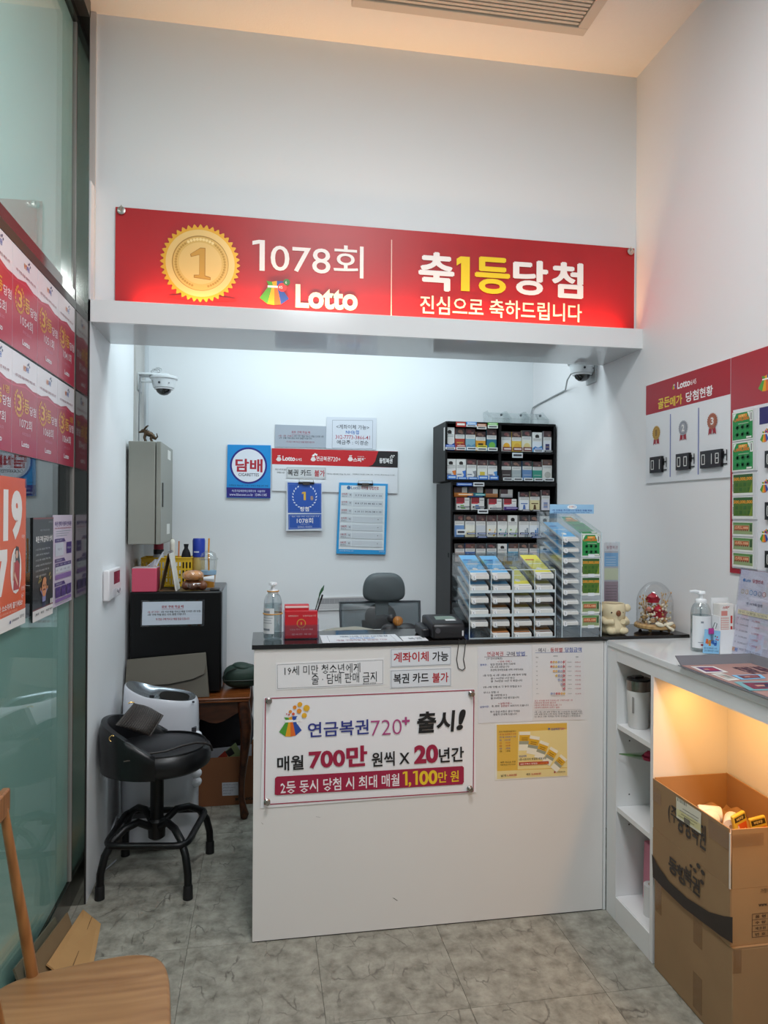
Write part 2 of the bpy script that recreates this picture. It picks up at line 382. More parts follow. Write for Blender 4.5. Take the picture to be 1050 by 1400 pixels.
# ------------------------------------------------------------ ceiling air conditioner
acm = M('#cdbfae', .5)
ac = thing('air_conditioner', 'beige ceiling air conditioner cassette with a slatted intake grille', 'air conditioner', (.90, 2.35, ZC-.03))
part('panel', ac, lambda b: (b.box(.33, 1.30, 2.72, 2.765, ZC-.032, ZC, acm), b.box(.33, 1.30, 1.95, 1.995, ZC-.032, ZC, acm), b.box(.33, .375, 1.995, 2.72, ZC-.032, ZC, acm), b.box(1.255, 1.30, 1.995, 2.72, ZC-.032, ZC, acm), b.box(.375, 1.255, 1.995, 2.72, ZC-.006, ZC, M('#8a7f73', .6))), bevel=.004)
for k in range(34):
    y = 2.01+k*.0209
    part('slat', ac, lambda b: b.box(.378, 1.252, y, y+.013, ZC-.026, ZC-.012, acm), smooth=0)
# ceiling lamps above and behind the photographer
for y in (1.25, -.55):
    t = thing('ceiling_light', 'square recessed ceiling light panel, %s' % ('ahead of the middle of the room' if y > 0 else 'towards the entrance'), 'ceiling light', (.45, y, ZC))
    part('frame', t, lambda b: [b.box(.13, .77, y-.32, y-.30, ZC-.03, ZC, lam2), b.box(.13, .77, y+.30, y+.32, ZC-.03, ZC, lam2), b.box(.13, .15, y-.30, y+.30, ZC-.03, ZC, lam2), b.box(.75, .77, y-.30, y+.30, ZC-.03, ZC, lam2)], smooth=0)
    part('diffuser', t, lambda b: b.box(.15, .75, y-.30, y+.30, ZC-.02, ZC, M('#fff6ea', .5, emit=2)), smooth=0)
# ------------------------------------------------------------ red congratulation banner on the upper wall
def red_vinyl():
    m, nt, b, N, L = nodes_mat('red_vinyl')
    tc = N('TexCoord'); n = N('TexNoise'); n.inputs['Scale'].default_value = 2.2; n.inputs['Detail'].default_value = 1
    r = ramp(N('ValToRGB'), [(.3, '#a5141c'), (.7, '#b81a22')])
    L(tc.outputs['Object'], n.inputs[0]); L(n.outputs['Fac'], r.inputs[0]); L(r.outputs[0], b.inputs['Base Color']); b.inputs['Roughness'].default_value = .42
    return m
bz0, bz1 = 2.336, 2.786
bn = thing('banner', 'long red congratulation banner with a gold coin on the upper wall', 'banner', ((-.596+1.676)/2, 3.02, bz0))
def bfn(u, v):
    x = -.596+u*2.272; z = bz0+v*(bz1-bz0) - .012*u*v
    yy = 3.0215 - .0005*abs(math.sin(u*9+v*2))*(1-abs(2*v-1)*.5) - .0010*math.exp(-((u-.035-(1-v)*.11)/.02)**2)*v*v - .0012*math.exp(-((u-.96+(1-v)*.07)/.012)**2)*v
    return (x, yy, z)
part('cloth', bn, lambda b: b.grid(bfn, 120, 14, red_vinyl()), smooth=60)
S = Sheet((-.596, 3.0198, bz0), (1, 0, 0), (0, 0, 1), .0004)
WHT = '#f3efee'
ca, cb_ = S.px(274, 360); cr = S.px(326, 360)[0]-ca
gold = '#d9ab4a'
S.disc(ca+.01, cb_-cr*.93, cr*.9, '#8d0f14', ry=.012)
S.disc(ca, cb_, cr, M('#e2a838', .35, metal=.35), n=200, lobes=40)
S.disc(ca, cb_, cr*.90, M('#e6c27e', .35, metal=.3), n=60); S.disc(ca, cb_, cr*.74, M('#a97c34', .4), n=60); S.disc(ca+.001, cb_-.001, cr*.72, M('#d9b064', .35, metal=.3), n=60)
for k in range(56):
    a = 2*PI*k/56
    if abs(math.cos(a)) > .25: S.disc(ca+math.cos(a)*cr*.64, cb_+math.sin(a)*cr*.64, cr*.035, M('#b98d43', .4, metal=.3), n=6, up=False)
S.k += .25; S.disc(ca, cb_, cr*.56, M('#e3bd78', .35, metal=.3), n=50)
for k in range(9):
    a = PI/2+(k-4)*.13; S.disc(ca+math.cos(a)*cr*.64, cb_+math.sin(a)*cr*.64, cr*.045, M('#f0d493', .35), n=5, up=False)
q = lambda *p: [(ca+x*cr, cb_+z*cr) for x, z in p]
S.poly(q((-.27, .23), (.0, .42), (.13, .42), (.13, -.32), (.27, -.36), (.27, -.44), (-.17, -.40), (-.17, -.32), (-.03, -.31), (-.03, .22), (-.25, .15)), M('#a8752c', .4))
S.poly(q((-.25, .23), (.0, .40), (.11, .40), (.11, -.34), (.25, -.38), (.25, -.42), (-.15, -.38), (-.15, -.34), (-.02, -.32), (-.02, .24), (-.23, .17)), M('#c99745', .35, metal=.3))
S.one(345, 328, 362, 370, WHT, .42); S.tpx('078회', 370, 333, 497, 377, WHT, .004)
S.tpx('Lotto', 404, 391, 489, 423, '#fdf3d8', .035)
x0, y0 = S.px(354, 416); x1, y1 = S.px(396, 379); bag(S, x0, y0, x1-x0, y1-y0, dots=False)
S.disc(*S.px(386, 393), .019, '#cf3b3f'); S.left('45', S.px(381, 396)[0], S.px(386, 395)[1], .012, WHT); S.disc(*S.px(392, 386), .014, '#3f7d45'); S.left('6', S.px(390, 388)[0], S.px(392, 388)[1], .011, WHT)
def heavy(tx, u0, v0, u1, v1, c):
    for du, dv in ((-1.6, 0), (1.6, 0), (0, -1.1), (0, 1.1), (-.8, .6), (.8, -.6), (0, 0)): S.tpx(tx, u0+1.6+du, v0+1.1+dv, u1-1.6+du, v1-1.1+dv, c, .008)
xd, yd = S.px(535, 380); S.rect(xd-.002, S.px(535, 434)[1], xd+.002, S.px(535, 328)[1], '#f0c9c0')
heavy('축', 572, 345, 621, 398, WHT); S.one(624, 351, 642, 398, '#f0cf1c', .66); heavy('등', 649, 352, 697, 402, '#f0cf1c')
heavy('당', 701, 356, 749, 404, WHT); heavy('첨', 754, 359, 797, 408, WHT)
S.tpx('진심으로 축하드립니다', 574, 410, 795, 435, '#fbe9d0', .012)
S.build('lettering', bn)
for u, v in ((166, 288), (862, 344)):
    p = at(u, v, Y=3.016)
    part('grommet', bn, lambda b: (b.lathe([(.016, 0), (.016, .004), (.009, .006)], p, M('#b8b3ad', .3, metal=1), 20, Matrix.Rotation(PI/2, 4, 'X')), b.tube([p+Vector((0, -.004, .02)), p+Vector((0, -.012, .004)), p+Vector((0, -.005, -.004))], .0025, M('#d8d5d0', .3, metal=1), 6)))
# ------------------------------------------------------------ counter
YC, ZT = 2.5995, 1.073
ctr = thing('counter', 'white front counter with a glossy black worktop and lottery notices', 'counter', (.65, 2.75, 0))
cm = M('#e4e0dd', .33, var=.015, vscale=3)
part('front_panel', ctr, lambda b: b.box(-.0272, 1.322, YC, YC+.02, .004, 1.056, cm), bevel=.001)
part('toe_gap', ctr, lambda b: b.box(-.02, 1.32, YC+.004, YC+.018, .0002, .004, M('#2a2725', .8)), smooth=0)
part('side_panel', ctr, lambda b: b.box(-.0272, -.008, YC+.02, 2.85, .004, 1.056, cm), smooth=0)
part('inner_shelf', ctr, lambda b: b.box(-.008, 1.322, 2.64, 3.0, .70, .722, lam2), smooth=0)
part('worktop', ctr, lambda b: b.box(-.035, 1.686, 2.592, 2.875, 1.0565, ZT, M('#171413', .09, spec=.6)), bevel=.0015)
part('corner_post', ctr, lambda b: (b.box(1.3235, 1.334, YC-.002, YC+.08, 0.002, 1.056, lam2)), bevel=.001)
for pts, c_ in (([(.485, .120), (.492, .118), (.506, .107), (.502, .107)], '#5a5550'), ([(.20, .44), (.215, .437), (.215, .436), (.20, .439)], '#8a8580'), ([(0, .435), (.01, .425), (.008, .425)], '#8a8580')):
    part('scuff', ctr, lambda b: b.add([(x, YC-.0005, z) for x, z in pts], [tuple(range(len(pts)))], M(c_, .8)), smooth=0)
for k, x in enumerate((.735, .762)):
    part('cable', ctr, lambda b: b.tube([(x, 2.640, 1.0745), (x, 2.594, 1.0742), (x-.004, 2.5895, 1.06), (x-.010, 2.595, 1.00), (x-.003, 2.596, .966), (.748, 2.596, .958)], .0016, M('#2b2a2b', .5), 6))
def paper(name, label, cat, pts, Y, th=.0012, col='#eceaea', group=None, rough=.45, curl=0):
    """a thin sheet on a plane facing -Y given by its photo corners TL TR BR BL; returns root and Sheet on its face"""
    P = [at(u, v, Y=Y) for u, v in pts]; tl, tr, br, bl = P
    t = thing(name, label, cat, (bl+br)/2, 0, group)
    o = MB()
    def fn(u, v):
        p = bl.lerp(br, u).lerp(tl.lerp(tr, u), v); p.y -= curl*(.5-.5*math.cos(v*PI*2+u*3))*.5; return p
    if curl: o.grid(fn, 16, 12, M(col, rough))
    else: o.prism([bl, br, tr, tl], (0, th, 0), M(col, rough))
    pn = o.build('sheet', t, smooth=60 if curl else 0)
    r = (br-bl).normalized(); n = Vector((0, -1, 0)); u = n.cross(r)
    return t, Sheet(bl+Vector((0, -curl, 0)), r, u, .0003), pn
RED, CRIM, NAVY = '#b3202c', '#a01c40', '#2c3586'
# 720 plus banner
t, S, _ = paper('banner', 'white cloth banner with magenta border pinned on the counter front', 'banner', [(361, 953), (648, 941), (651, 1083), (356, 1105)], YC-.003, col='#efecee', curl=.0016)
P4 = [S.px(*p) for p in ((363, 955), (648, 943.5), (647, 1082), (361.5, 1100))]
for a, b in zip(P4, P4[1:]+P4[:1]): S.line(*a, *b, .0035, CRIM)
x0, y0 = S.px(381, 1008); x1, y1 = S.px(413, 975); bag(S, x0, y0, x1-x0, (y1-y0)*1.05, dots=False)
S.line(*S.px(389, 985.5), *S.px(401, 985), .006, '#f4f2f0'); S.line(*S.px(402, 985.5), *S.px(412, 985), .006, '#f4f2f0'); S.line(*S.px(407, 990), *S.px(406.5, 980), .006, '#f4f2f0')
for u, v, r, c in ((397, 973, .010, '#e48d28'), (403, 967, .012, '#e48d28'), (410, 963, .015, '#e9a826'), (419, 968, .020, '#eab22c'), (409, 972, .015, '#e6932c'), (416, 978, .016, '#eab22c'), (401, 976, .009, '#d8512f'), (395, 977, .005, '#c8374a'), (392, 976, .004, '#c8374a')):
    S.disc(*S.px(u, v), r*.58, c)
S.tpx('연금복권', 421, 985.5, 504, 1006, NAVY, .012); S.tpx('720', 507, 984, 549, 1004.5, '#b0457f', -.012); S.tpx('+', 549.5, 980, 560, 991, '#b0457f', .03)
S.tpx('출시', 569, 972, 620, 1001.5, INK, .03, .08); S.tpx('!', 623, 970, 632, 998, INK, .04, .22)
S.tpx('매월', 379, 1033, 415, 1053, INK, .018); S.tpx('700만', 422, 1021, 502, 1049.5, CRIM, .035); S.tpx('원씩 X', 508, 1027, 560, 1047, INK, .018)
S.tpx('20', 566, 1018, 599, 1043.5, CRIM, .045); S.tpx('년간', 600, 1021.5, 634, 1041.5, INK, .018)
c4 = [S.px(*p) for p in ((375.5, 1086), (376, 1064), (378.5, 1061.5), (632, 1047), (634, 1049), (634, 1069), (632, 1072), (379, 1086.8))]; S.poly(c4, CRIM)
S.tpx('2등 동시 당첨 시 최대 매월', 383.5, 1062.5, 546, 1080, '#f1e9ec', .012); S.one(550.5, 1054.5, 557, 1073.5, '#eec62a'); S.tpx(',', 558.5, 1069, 562, 1075.5, '#eec62a', .03); S.one(564.5, 1053.7, 571, 1072.8, '#eec62a'); S.tpx('00', 573, 1053, 598, 1072.3, '#eec62a', .03); S.tpx('만 원', 599, 1054, 627, 1069, '#eec62a', .014)
S.build('lettering', t)
for u, v in ((367.5, 958), (644, 948), (365, 1096), (642, 1078)):
    p = at(u, v, Y=YC-.006)
    part('pushpin', t, lambda b: b.lathe([(.0118, 0), (.0118, .002), (.006, .006), (.006, .010), (.010, .014), (.008, .017)], p, M('#aaa49f', .25, metal=1), 16, Matrix.Rotation(PI/2, 4, 'X') @ Matrix.Rotation(.15, 4, 'Y')))
# small notices on the counter front
t, S, _ = paper('notice', 'white strip notice with two lines of black serif text and thin black frame', 'notice', [(377, 907), (525, 900), (525, 936), (378, 943.5)], YC-.0015, col='#e9e7e8')
P4 = [S.px(*p) for p in ((379, 909), (523.5, 902.5), (523.5, 934.5), (379.5, 941.5))]
for a, b in zip(P4, P4[1:]+P4[:1]): S.line(*a, *b, .001, '#55535a')
S.tpx('19세 미만 청소년에게', 389, 908.5, 492.5, 921.5, INK, .002); S.tpx('술 · 담배 판매 금지', 426, 920, 515, 934, INK, .002); S.tpx('동대문구청장', 496, 933, 514, 935.5, INK)
S.build('lettering', t)
for (a, b, sa, sb, la, v0) in (('계좌이체', '가능', RED, INK, 'white notice with red and black word, upper of two beside the counter cables', 885), ('복권 카드', '불가', INK, RED, 'white notice ending in a red word, lower of two on the counter front', 914)):
    t, S, _ = paper('notice', la, 'notice', [(533.5, v0+2), (617, v0-1), (617, v0+24), (533.5, v0+27.5)], YC-.0015, col='#dfe1e6')
    P4 = [S.px(*p) for p in ((535, v0+3.2), (616, v0+.2), (616, v0+23), (535, v0+26.3))]
    for p, q_ in zip(P4, P4[1:]+P4[:1]): S.line(*p, *q_, .0012, '#77757c')
    S.tpx(a, 538, v0+6.3, 586, v0+20, sa, .02); S.tpx(b, 591, v0+5.5, 613, v0+19, sb, .02)
    S.build('lettering', t)
def lines(S, items):
    """items: (text, u0, v_mid, height px, colour, bold) laid left to right from u0, or with u1 to stretch"""
    for it in items:
        tx, u0, u1, v, h, c = it[:6]; S.tpx(tx, u0, v-h/2, u1, v+h/2, c, it[6] if len(it) > 6 else 0)
def K(u, v): return 640+u/5.833, 870+v/5.833
def KL(tx, a, b, v, h, c=INK, bold=.004): u0, vv = K(a, v); return (tx, u0, K(b, v)[0], vv, h/5.833, c, bold)
BLU = '#2b4da0'
t, S, _ = paper('instruction_sheet', 'white instruction sheet with red and blue heading, left of two on the counter', 'sheet', [(653, 884), (727, 881), (728, 986), (654, 989)], YC-.0015, col='#e0dddf')
lines(S, [KL('연금복권', 150, 280, 140, 36, RED, .01), KL('구매', 303, 372, 140, 36, '#3b3850', .01), KL('방법', 385, 452, 138, 36, BLU, .01), KL('(구 인터넷복권)', 148, 272, 178, 20), KL('< 연속 구매 >', 235, 348, 200, 16, RED), KL('행복한 :', 95, 158, 227, 16, BLU), KL('같은 번호로 조만 다르게', 178, 375, 221, 17), KL('1조~5조 5장입니다', 178, 328, 243, 17), KL('조선택 숫자번호를 선택 구매하세요', 178, 440, 266, 17), KL('1등 당첨 시 1등 1매와 2등 4매 동시 당첨', 120, 462, 308, 17), KL('월 1,100만원 10년 받고', 180, 370, 333, 17), KL('월  700만원 10년 더 받습니다', 180, 432, 354, 17), KL('3등~7등 당첨 시 각 등수 당첨금 X 5', 120, 424, 401, 17), KL('보너스 당첨 시', 122, 242, 446, 17, INK), KL('월 100만원 X 5', 180, 308, 468, 17), KL('월 500만원 10년 받으십니다', 180, 406, 489, 17), KL('< 낱장구매 >', 240, 346, 534, 17, RED), KL('낱장이란 :', 95, 172, 561, 16, BLU), KL('조, 번호', 186, 250, 556, 16), KL('상관없이', 260, 325, 554, 16, RED), KL('여러가지 드립니다', 335, 482, 551, 16), KL('추가 궁금 사항은 문의 하세요', 175, 412, 598, 17), KL('친절히 안내해 드립니다', 200, 388, 620, 17)])
S.line(*S.px(*K(128, 164)), *S.px(*K(470, 155)), .0012, '#5a3a52'); S.build('lettering', t)
t, S, _ = paper('instruction_sheet', 'white prize table sheet with coloured number circles, right of two on the counter', 'sheet', [(727.8, 881), (798, 880), (799.5, 984), (728.5, 985.5)], YC-.0015, col='#e3dedd')
lines(S, [KL('· 예시 ·', 540, 640, 110, 34, '#3b3850', .008), KL('등위별', 655, 752, 108, 36, RED, .01), KL('당첨금액', 772, 905, 106, 36, BLU, .01), KL('등위', 540, 558, 168, 10), KL('당첨번호', 680, 715, 157, 10), KL('당첨금', 858, 880, 163, 10)])
S.line(*S.px(*K(535, 131)), *S.px(*K(908, 124)), .0012, BLU)
for k, v in enumerate((205, 240, 276, 311, 345, 380, 414, 454)):
    n = (6, 6, 5, 4, 3, 2, 1, 6)[k]
    for j in range(n):
        a, b = S.px(*K(762-20*j, v)); S.disc(a, b, .0044, ('#c0505a', '#a9a6b8', '#8e93b4', '#d9b04a', '#e0a03c', '#d0604a')[j if k < 7 else (j+3) % 6], n=10); S.left('6', a-.0014, b-.002, .004, '#f0eeee')
    lines(S, [KL(('월 700만원 20년', '월 100만원 10년', '1백만원', '10만원', '5만원', '5천원', '1천원', '월 100만원')[k], 850, 895, v, 9, RED), KL('1/5,000,000', 790, 822, v, 8, '#777777')])
    S.left('%d등' % (k+1) if k < 7 else '보너스', S.px(*K(540, v))[0], S.px(*K(540, v+4))[1], .004)
a, b = S.px(*K(748, 430)); c_, d = S.px(*K(775, 190)); S.frame(a, b, c_, d, .0009, RED)
lines(S, [KL(x, 526, e, v, 13, RED) for x, e, v in (('같은 번호를 조만 다르게 5장 구매하시면 1등', 830, 508), ('2등까지 동시에 됩니다', 696, 527), ('1등에 당첨되면 2등도 됩니다', 742, 545), ('1조부터 5조까지 숫자는 같게', 722, 564))])
lines(S, [KL(x, 526, e, v, 14, INK) for x, e, v in (('1등 1매, 2등 4매 당첨시 월 1,100만원 실수령 지급', 902, 598), ('2등 4매 모두 5장 모두 당첨 지급은 개별입니다', 905, 615), ('단 조건, 7등 까지는 등위 상관없이 1등번호로', 890, 634))])
S.line(*S.px(*K(526, 586)), *S.px(*K(895, 580)), .0008, '#666666'); S.build('lettering', t)
# yellow pension lottery notice
t, S, _ = paper('notice', 'yellow lottery notice with a fan of tickets, below the two white sheets', 'notice', [(677, 990), (777, 986), (777, 1061), (676.5, 1067)], YC-.0015, col='#e8e3d8')
S.poly([S.px(*K(*p)) for p in ((228, 705), (788, 690), (790, 1050), (230, 1075))], '#dfb24a')
S.poly([S.px(*K(*p)) for p in ((400, 760), (788, 740), (789, 1045), (395, 1062))], '#ead28e')
S.poly([S.px(*K(*p)) for p in ((230, 1075), (790, 1050), (790, 1110), (230, 1138))], '#e7d294')
for k in range(5):
    a, b = S.px(*K(450+k*68, 835+k*28+k*k*4)); g = -.04-.17*k; w_, h_ = .0215-.0012*k, .036-.001*k
    def rot(x, z): return (a+x*math.cos(g)-z*math.sin(g), b+x*math.sin(g)+z*math.cos(g))
    for z0, z1, c_ in ((-1, 1, '#ece4cf'), (-.35, .65, '#dba62a'), (-.35, .0, '#9a9a86'), (.1, .16, '#6b4a20'), (.3, .36, '#6b4a20')):
        S.poly([rot(x*w_, z*h_) for x, z in ((-1 if c_ != '#6b4a20' else -.6, z0), (1 if c_ != '#6b4a20' else .6, z0), (1 if c_ != '#6b4a20' else .6, z1), (-1 if c_ != '#6b4a20' else -.6, z1))], c_)
lines(S, [KL('연금복권', 660, 725, 738, 18, BLU, .01), KL('720+', 727, 773, 735, 18, '#b0457f'), KL('전국 복권판매점에서', 245, 378, 757, 12), KL('1등 월 700만원 X 20년', 248, 380, 778, 13, RED), KL('2등 월 100만원 X 10년', 248, 380, 800, 13, BLU), KL('3등    100만원', 248, 334, 825, 12, BLU), KL('4등     10만원', 248, 334, 848, 12, '#d06a20'), KL('5등      5만원', 248, 334, 870, 12, RED), KL('6등      5천원', 248, 334, 892, 12, BLU), KL('7등      1천원', 248, 334, 914, 12, INK), KL('연금세트', 405, 465, 953, 16, BLU, .01), KL('1조~5조까지 동일한 번호 5장', 405, 622, 975, 17, INK, .012), KL('매주 목요일 추첨', 256, 376, 1000, 12), KL('추첨 목요일 오후 7시 5분', 256, 376, 1020, 12)])
S.poly([S.px(*K(*p)) for p in ((403, 1003), (640, 993), (641, 1015), (404, 1028))], '#b5402c')
lines(S, [KL('세트구매시 당첨금', 412, 550, 1014, 14, '#f2e6da', .01), KL('1,100만원', 555, 632, 1009, 14, '#e5952e', .01), KL('낱개', 260, 300, 1108, 18, INK, .01), KL('1,000원', 308, 385, 1104, 18, RED, .01), KL('세트', 460, 495, 1097, 18, INK, .01), KL('5,000원', 503, 578, 1094, 18, RED, .01), KL('기획재정부', 705, 772, 1079, 13)])
S.disc(*S.px(*K(688, 1080)), .0035, '#9c2f3c', n=12); S.disc(*S.px(*K(643, 735)), .004, '#4b6aa8', n=10); S.build('lettering', t)
# ------------------------------------------------------------ back wall notices
YN = YB-.003
def NW(u, v): return 300+u/4.038, 560+v/4.038
def NL(S, tx, a, b, v0, v1, c=INK, bold=0):
    u0, w0 = NW(a, v0); u1, w1 = NW(b, v1); S.tpx(tx, u0, w0, u1, w1, c, bold)
def wsign(name, label, cat, pts, col, depth=.002, y=None, rough=.4):
    return paper(name, label, cat, [NW(*p) for p in pts], (y or YN)-depth, th=depth, col=col, rough=rough)
# tobacco sign
c4 = [(45, 193), (284, 197), (281, 490), (39, 486)]
t, S, pn = wsign('tobacco_sign', 'blue square tobacco shop sign with white circle on the back wall', 'sign', c4, '#1f8fd6', .008)
pn.modifiers.new('bevel', 'BEVEL').width = .012; pn.modifiers['bevel'].limit_method = 'NONE'; pn.modifiers['bevel'].affect = 'VERTICES' if False else 'EDGES'; pn.modifiers.remove(pn.modifiers['bevel'])
S.poly([S.px(*NW(*p)) for p in ((39, 429), (281, 434), (281, 488), (41, 484))], '#2b2380')
a, b = S.px(*NW(161, 309)); r = S.px(*NW(263, 309))[0]-a; S.disc(a, b, r, '#2a2483', n=48); S.disc(a, b, r*.90, '#e6e9f2', n=48)
NL(S, '담배', 88, 238, 272, 345, '#b01f33', .03); NL(S, 'CIGARETTES', 105, 218, 351, 368, '#26263a', .01); NL(S, '지정번호 제234호 소매인 판매인 매월 5장 구매', 52, 268, 415, 425, '#123a6a'); NL(S, '사)한국담배판매인회중앙회  서울지부', 68, 252, 443, 458, '#d9dcf0', .01); NL(S, 'www.khanews.co.kr  1544-1185', 55, 262, 462, 477, '#d9dcf0', .01)
S.build('lettering', t)
# red lottery board (behind), grey and white notices above it
t, S, _ = wsign('lottery_board', 'wide red and white lottery board with black corner on the back wall', 'board', [(290, 213), (985, 231), (983, 463), (291, 448)], '#e3e4e8', .006)
S.poly([S.px(*NW(*p)) for p in ((290, 213), (985, 231), (984, 321), (290, 301))], '#c41f26')
S.poly([S.px(*NW(*p)) for p in ((820, 314), (845, 305), (860, 285), (868, 255), (878, 229), (985, 232), (984, 321))], '#211d1f')
NL(S, 'Lotto', 348, 418, 256, 283, WHT, .03); NL(S, '6/45', 422, 454, 268, 283, WHT); NL(S, '연금복권', 535, 612, 258, 284, WHT, .01); NL(S, '720+', 615, 668, 262, 286, WHT); NL(S, '스피또', 738, 808, 266, 289, WHT, .03); NL(S, '동행복권', 883, 955, 268, 297, WHT, .03); NL(S, '인쇄복권', 762, 798, 257, 263, WHT)
for u in (312, 502, 707): x0, y0 = S.px(*NW(u, 285)); x1, y1 = S.px(*NW(u+32, 246)); bag(S, x0, y0, x1-x0, (y1-y0), dots=False, white='#eadfdd')
for u, v in ((520, 252), (528, 246), (536, 250)): S.disc(*S.px(*NW(u, v)), .006, WHT, n=10)
for k in range(4): a, b = S.px(*NW(945+k*6, 262-(k % 2)*8)); S.disc(a, b, .006, WHT, ry=.003, n=8)
NL(S, '복권은 소액으로 즐겁게', 308, 372, 325, 336); NL(S, '구매는 5장', 316, 360, 342, 352); NL(S, '구매하는 사람에게 희망을 주는 복권', 590, 720, 352, 360, '#444444'); NL(S, '동행복권 고객센터 1588-6450', 735, 848, 354, 361, '#444444'); NL(S, 'www.dhlottery.co.kr', 856, 968, 357, 364, '#444444')
S.build('lettering', t)
t, S, _ = wsign('notice', 'grey notice with small red heading, left of two above the red lottery board', 'notice', [(308, 82), (590, 92), (588, 212), (306, 206)], '#a8afba', .003)
NL(S, '로또 구매 하실 때', 398, 500, 118, 132, '#a33a4c', .01); S.line(*S.px(*NW(398, 136)), *S.px(*NW(500, 138)), .0015, '#a33a4c'); NL(S, '1등 1장 구매시', 328, 408, 140, 150, '#9a3442'); NL(S, '5장 이상 매월 하시고 매월 드리면 1등', 412, 575, 142, 153); NL(S, '5장 구매 하실 분은 미리 말씀 드립니다', 330, 510, 153, 163); NL(S, '꼭 현금 구매 하시고 매월 현금 드립니다', 370, 525, 174, 184, '#9a3442')
S.build('lettering', t)
t, S, _ = wsign('notice', 'white bank transfer notice with blue and red lines above the red lottery board', 'notice', [(592, 40), (868, 46), (865, 222), (588, 215)], '#d5d9e2', .002)
P4 = [S.px(*NW(*p)) for p in ((624, 58), (846, 60), (845, 216), (622, 212))]
for a, b in zip(P4, P4[1:]+P4[:1]): S.line(*a, *b, .0015, '#66697a')
NL(S, '<계좌이체 가능>', 645, 826, 84, 109, '#383a46', .004); NL(S, 'NH농협', 698, 770, 113, 136, '#2f6cb8', .008); NL(S, '302-7773-3866-41', 641, 830, 142, 164, '#b6475c', .004); NL(S, '예금주 : 이경순', 648, 822, 170, 194, '#383a46', .004)
S.build('lettering', t)
t, S, _ = wsign('notice', 'small white notice with a red word stuck across the red and white board', 'notice', [(370, 318), (588, 320), (588, 383), (368, 379)], '#cfd0d2', .003, YN-.007)
S.frame(*S.px(*NW(372, 376)), *S.px(*NW(586, 322)), .0015, '#8a8a90'); NL(S, '복권 카드', 377, 508, 331, 366, INK, .02); NL(S, '불가', 524, 582, 334, 370, RED, .02); S.build('lettering', t)
def clip(t, a, b, v0, v1):
    p0 = at(*NW(a, v1), Y=YN-.02); p1 = at(*NW(b, v0), Y=YN-.02); cx = (p0.x+p1.x)/2
    ch = M('#6e6a66', .25, metal=1)
    part('clip', t, lambda q: (q.box(p0.x, p1.x, YN-.026, YN-.014, p0.z, p0.z+.010, M('#2a2623', .3, metal=.6)), q.tube([(p0.x+.004, YN-.027, p0.z+.006), (p0.x+.006, YN-.028, p1.z), (p1.x-.006, YN-.028, p1.z), (p1.x-.004, YN-.027, p0.z+.006)], .0022, ch, 6), q.box(cx-.02, cx+.02, YN-.028, YN-.024, p0.z-.006, p0.z+.012, ch)), smooth=30)
t, S, pn = wsign('clipboard', 'narrow clipboard holding a royal blue first prize certificate', 'clipboard', [(372, 393), (566, 399), (569, 668), (367, 670)], '#d8dde6', .012, YN-.006)
S.poly([S.px(*NW(*p)) for p in ((376, 402), (563, 408), (563, 572), (378, 570))], '#2a57b0'); S.poly([S.px(*NW(*p)) for p in ((380, 578), (563, 577), (563, 656), (381, 662))], '#2a57b0')
S.frame(*S.px(*NW(386, 655)), *S.px(*NW(558, 584)), .001, '#c3cbe0'); S.frame(*S.px(*NW(383, 565)), *S.px(*NW(558, 412)), .0008, '#8fa4d6')
a, b = S.px(*NW(470, 480)); laurel(S, a, b, .066, '#e6ebf4', 10)
S.one(*NW(455, 454), *NW(477, 500), '#e3b23c', .55); NL(S, '등', 502, 519, 478, 500, '#e3b23c', .01); NL(S, '당첨', 446, 494, 536, 562, WHT, .02); NL(S, '1078회', 427, 517, 598, 628, WHT, .01); NL(S, '동행복권에서', 398, 548, 586, 594, '#c3cbe0'); NL(S, '당첨되었습니다', 448, 496, 629, 635, '#c3cbe0'); NL(S, '동행복권 기획재정부', 432, 512, 641, 654, '#c3cbe0')
S.build('lettering', t); clip(t, 435, 523, 386, 410)
t, S, pn = wsign('clipboard', 'large blue rimmed clipboard listing weekly winning numbers', 'clipboard', [(662, 402), (930, 410), (918, 800), (645, 795)], '#2e9ad8', .012, YN-.004)
S.poly([S.px(*NW(*p)) for p in ((672, 418), (917, 421), (907, 777), (658, 770))], '#dfe4e8', .4)
NL(S, 'Lotto', 727, 778, 424, 440, '#35406e', .01); NL(S, '회차별 당첨번호', 782, 880, 424, 443, '#a32a3c', .02); S.disc(*S.px(*NW(714, 431)), .012, '#3b6a9c', n=10)
for k, (rd, nums) in enumerate((('1076회', '3 7 9 33 36 37 + 10'), ('1077회', '4 8 17 30 40 43 + 34'), ('1078회', '6 10 11 14 36 38 + 13'), ('1079회', ''), ('1080회', ''), ('1081회', ''), ('1082회', ''))):
    v = 468+k*44.5; o_ = -k*1.4
    S.poly([S.px(*NW(x+o_, y)) for x, y in ((738, v-12), (906, v-7), (905, v+25), (737, v+21))], '#cfd4da'); S.poly([S.px(*NW(x+o_, y)) for x, y in ((674, v-10), (734, v-9), (733, v+18), (673, v+17))], '#ccd1d8')
    NL(S, rd, 676+o_, 706+o_, v-8, v+4, '#a32a3c', .01); NL(S, '2023.07.1%d' % k, 676+o_, 704+o_, v+7, v+14); NL(S, '월', 718+o_, 728+o_, v-2, v+6)
    if nums: NL(S, nums, 750+o_, 896+o_, v+2, v+12, '#33384c', .01)
    else: S.disc(*S.px(*NW(880+o_, v+6)), .003, '#777777', n=8)
NL(S, 'www.dhlottery.co.kr', 662, 740, 775, 785, '#cfe4f4'); NL(S, '동행복권', 880, 910, 780, 788, '#cfe4f4'); S.build('lettering', t); clip(t, 762, 848, 392, 416)
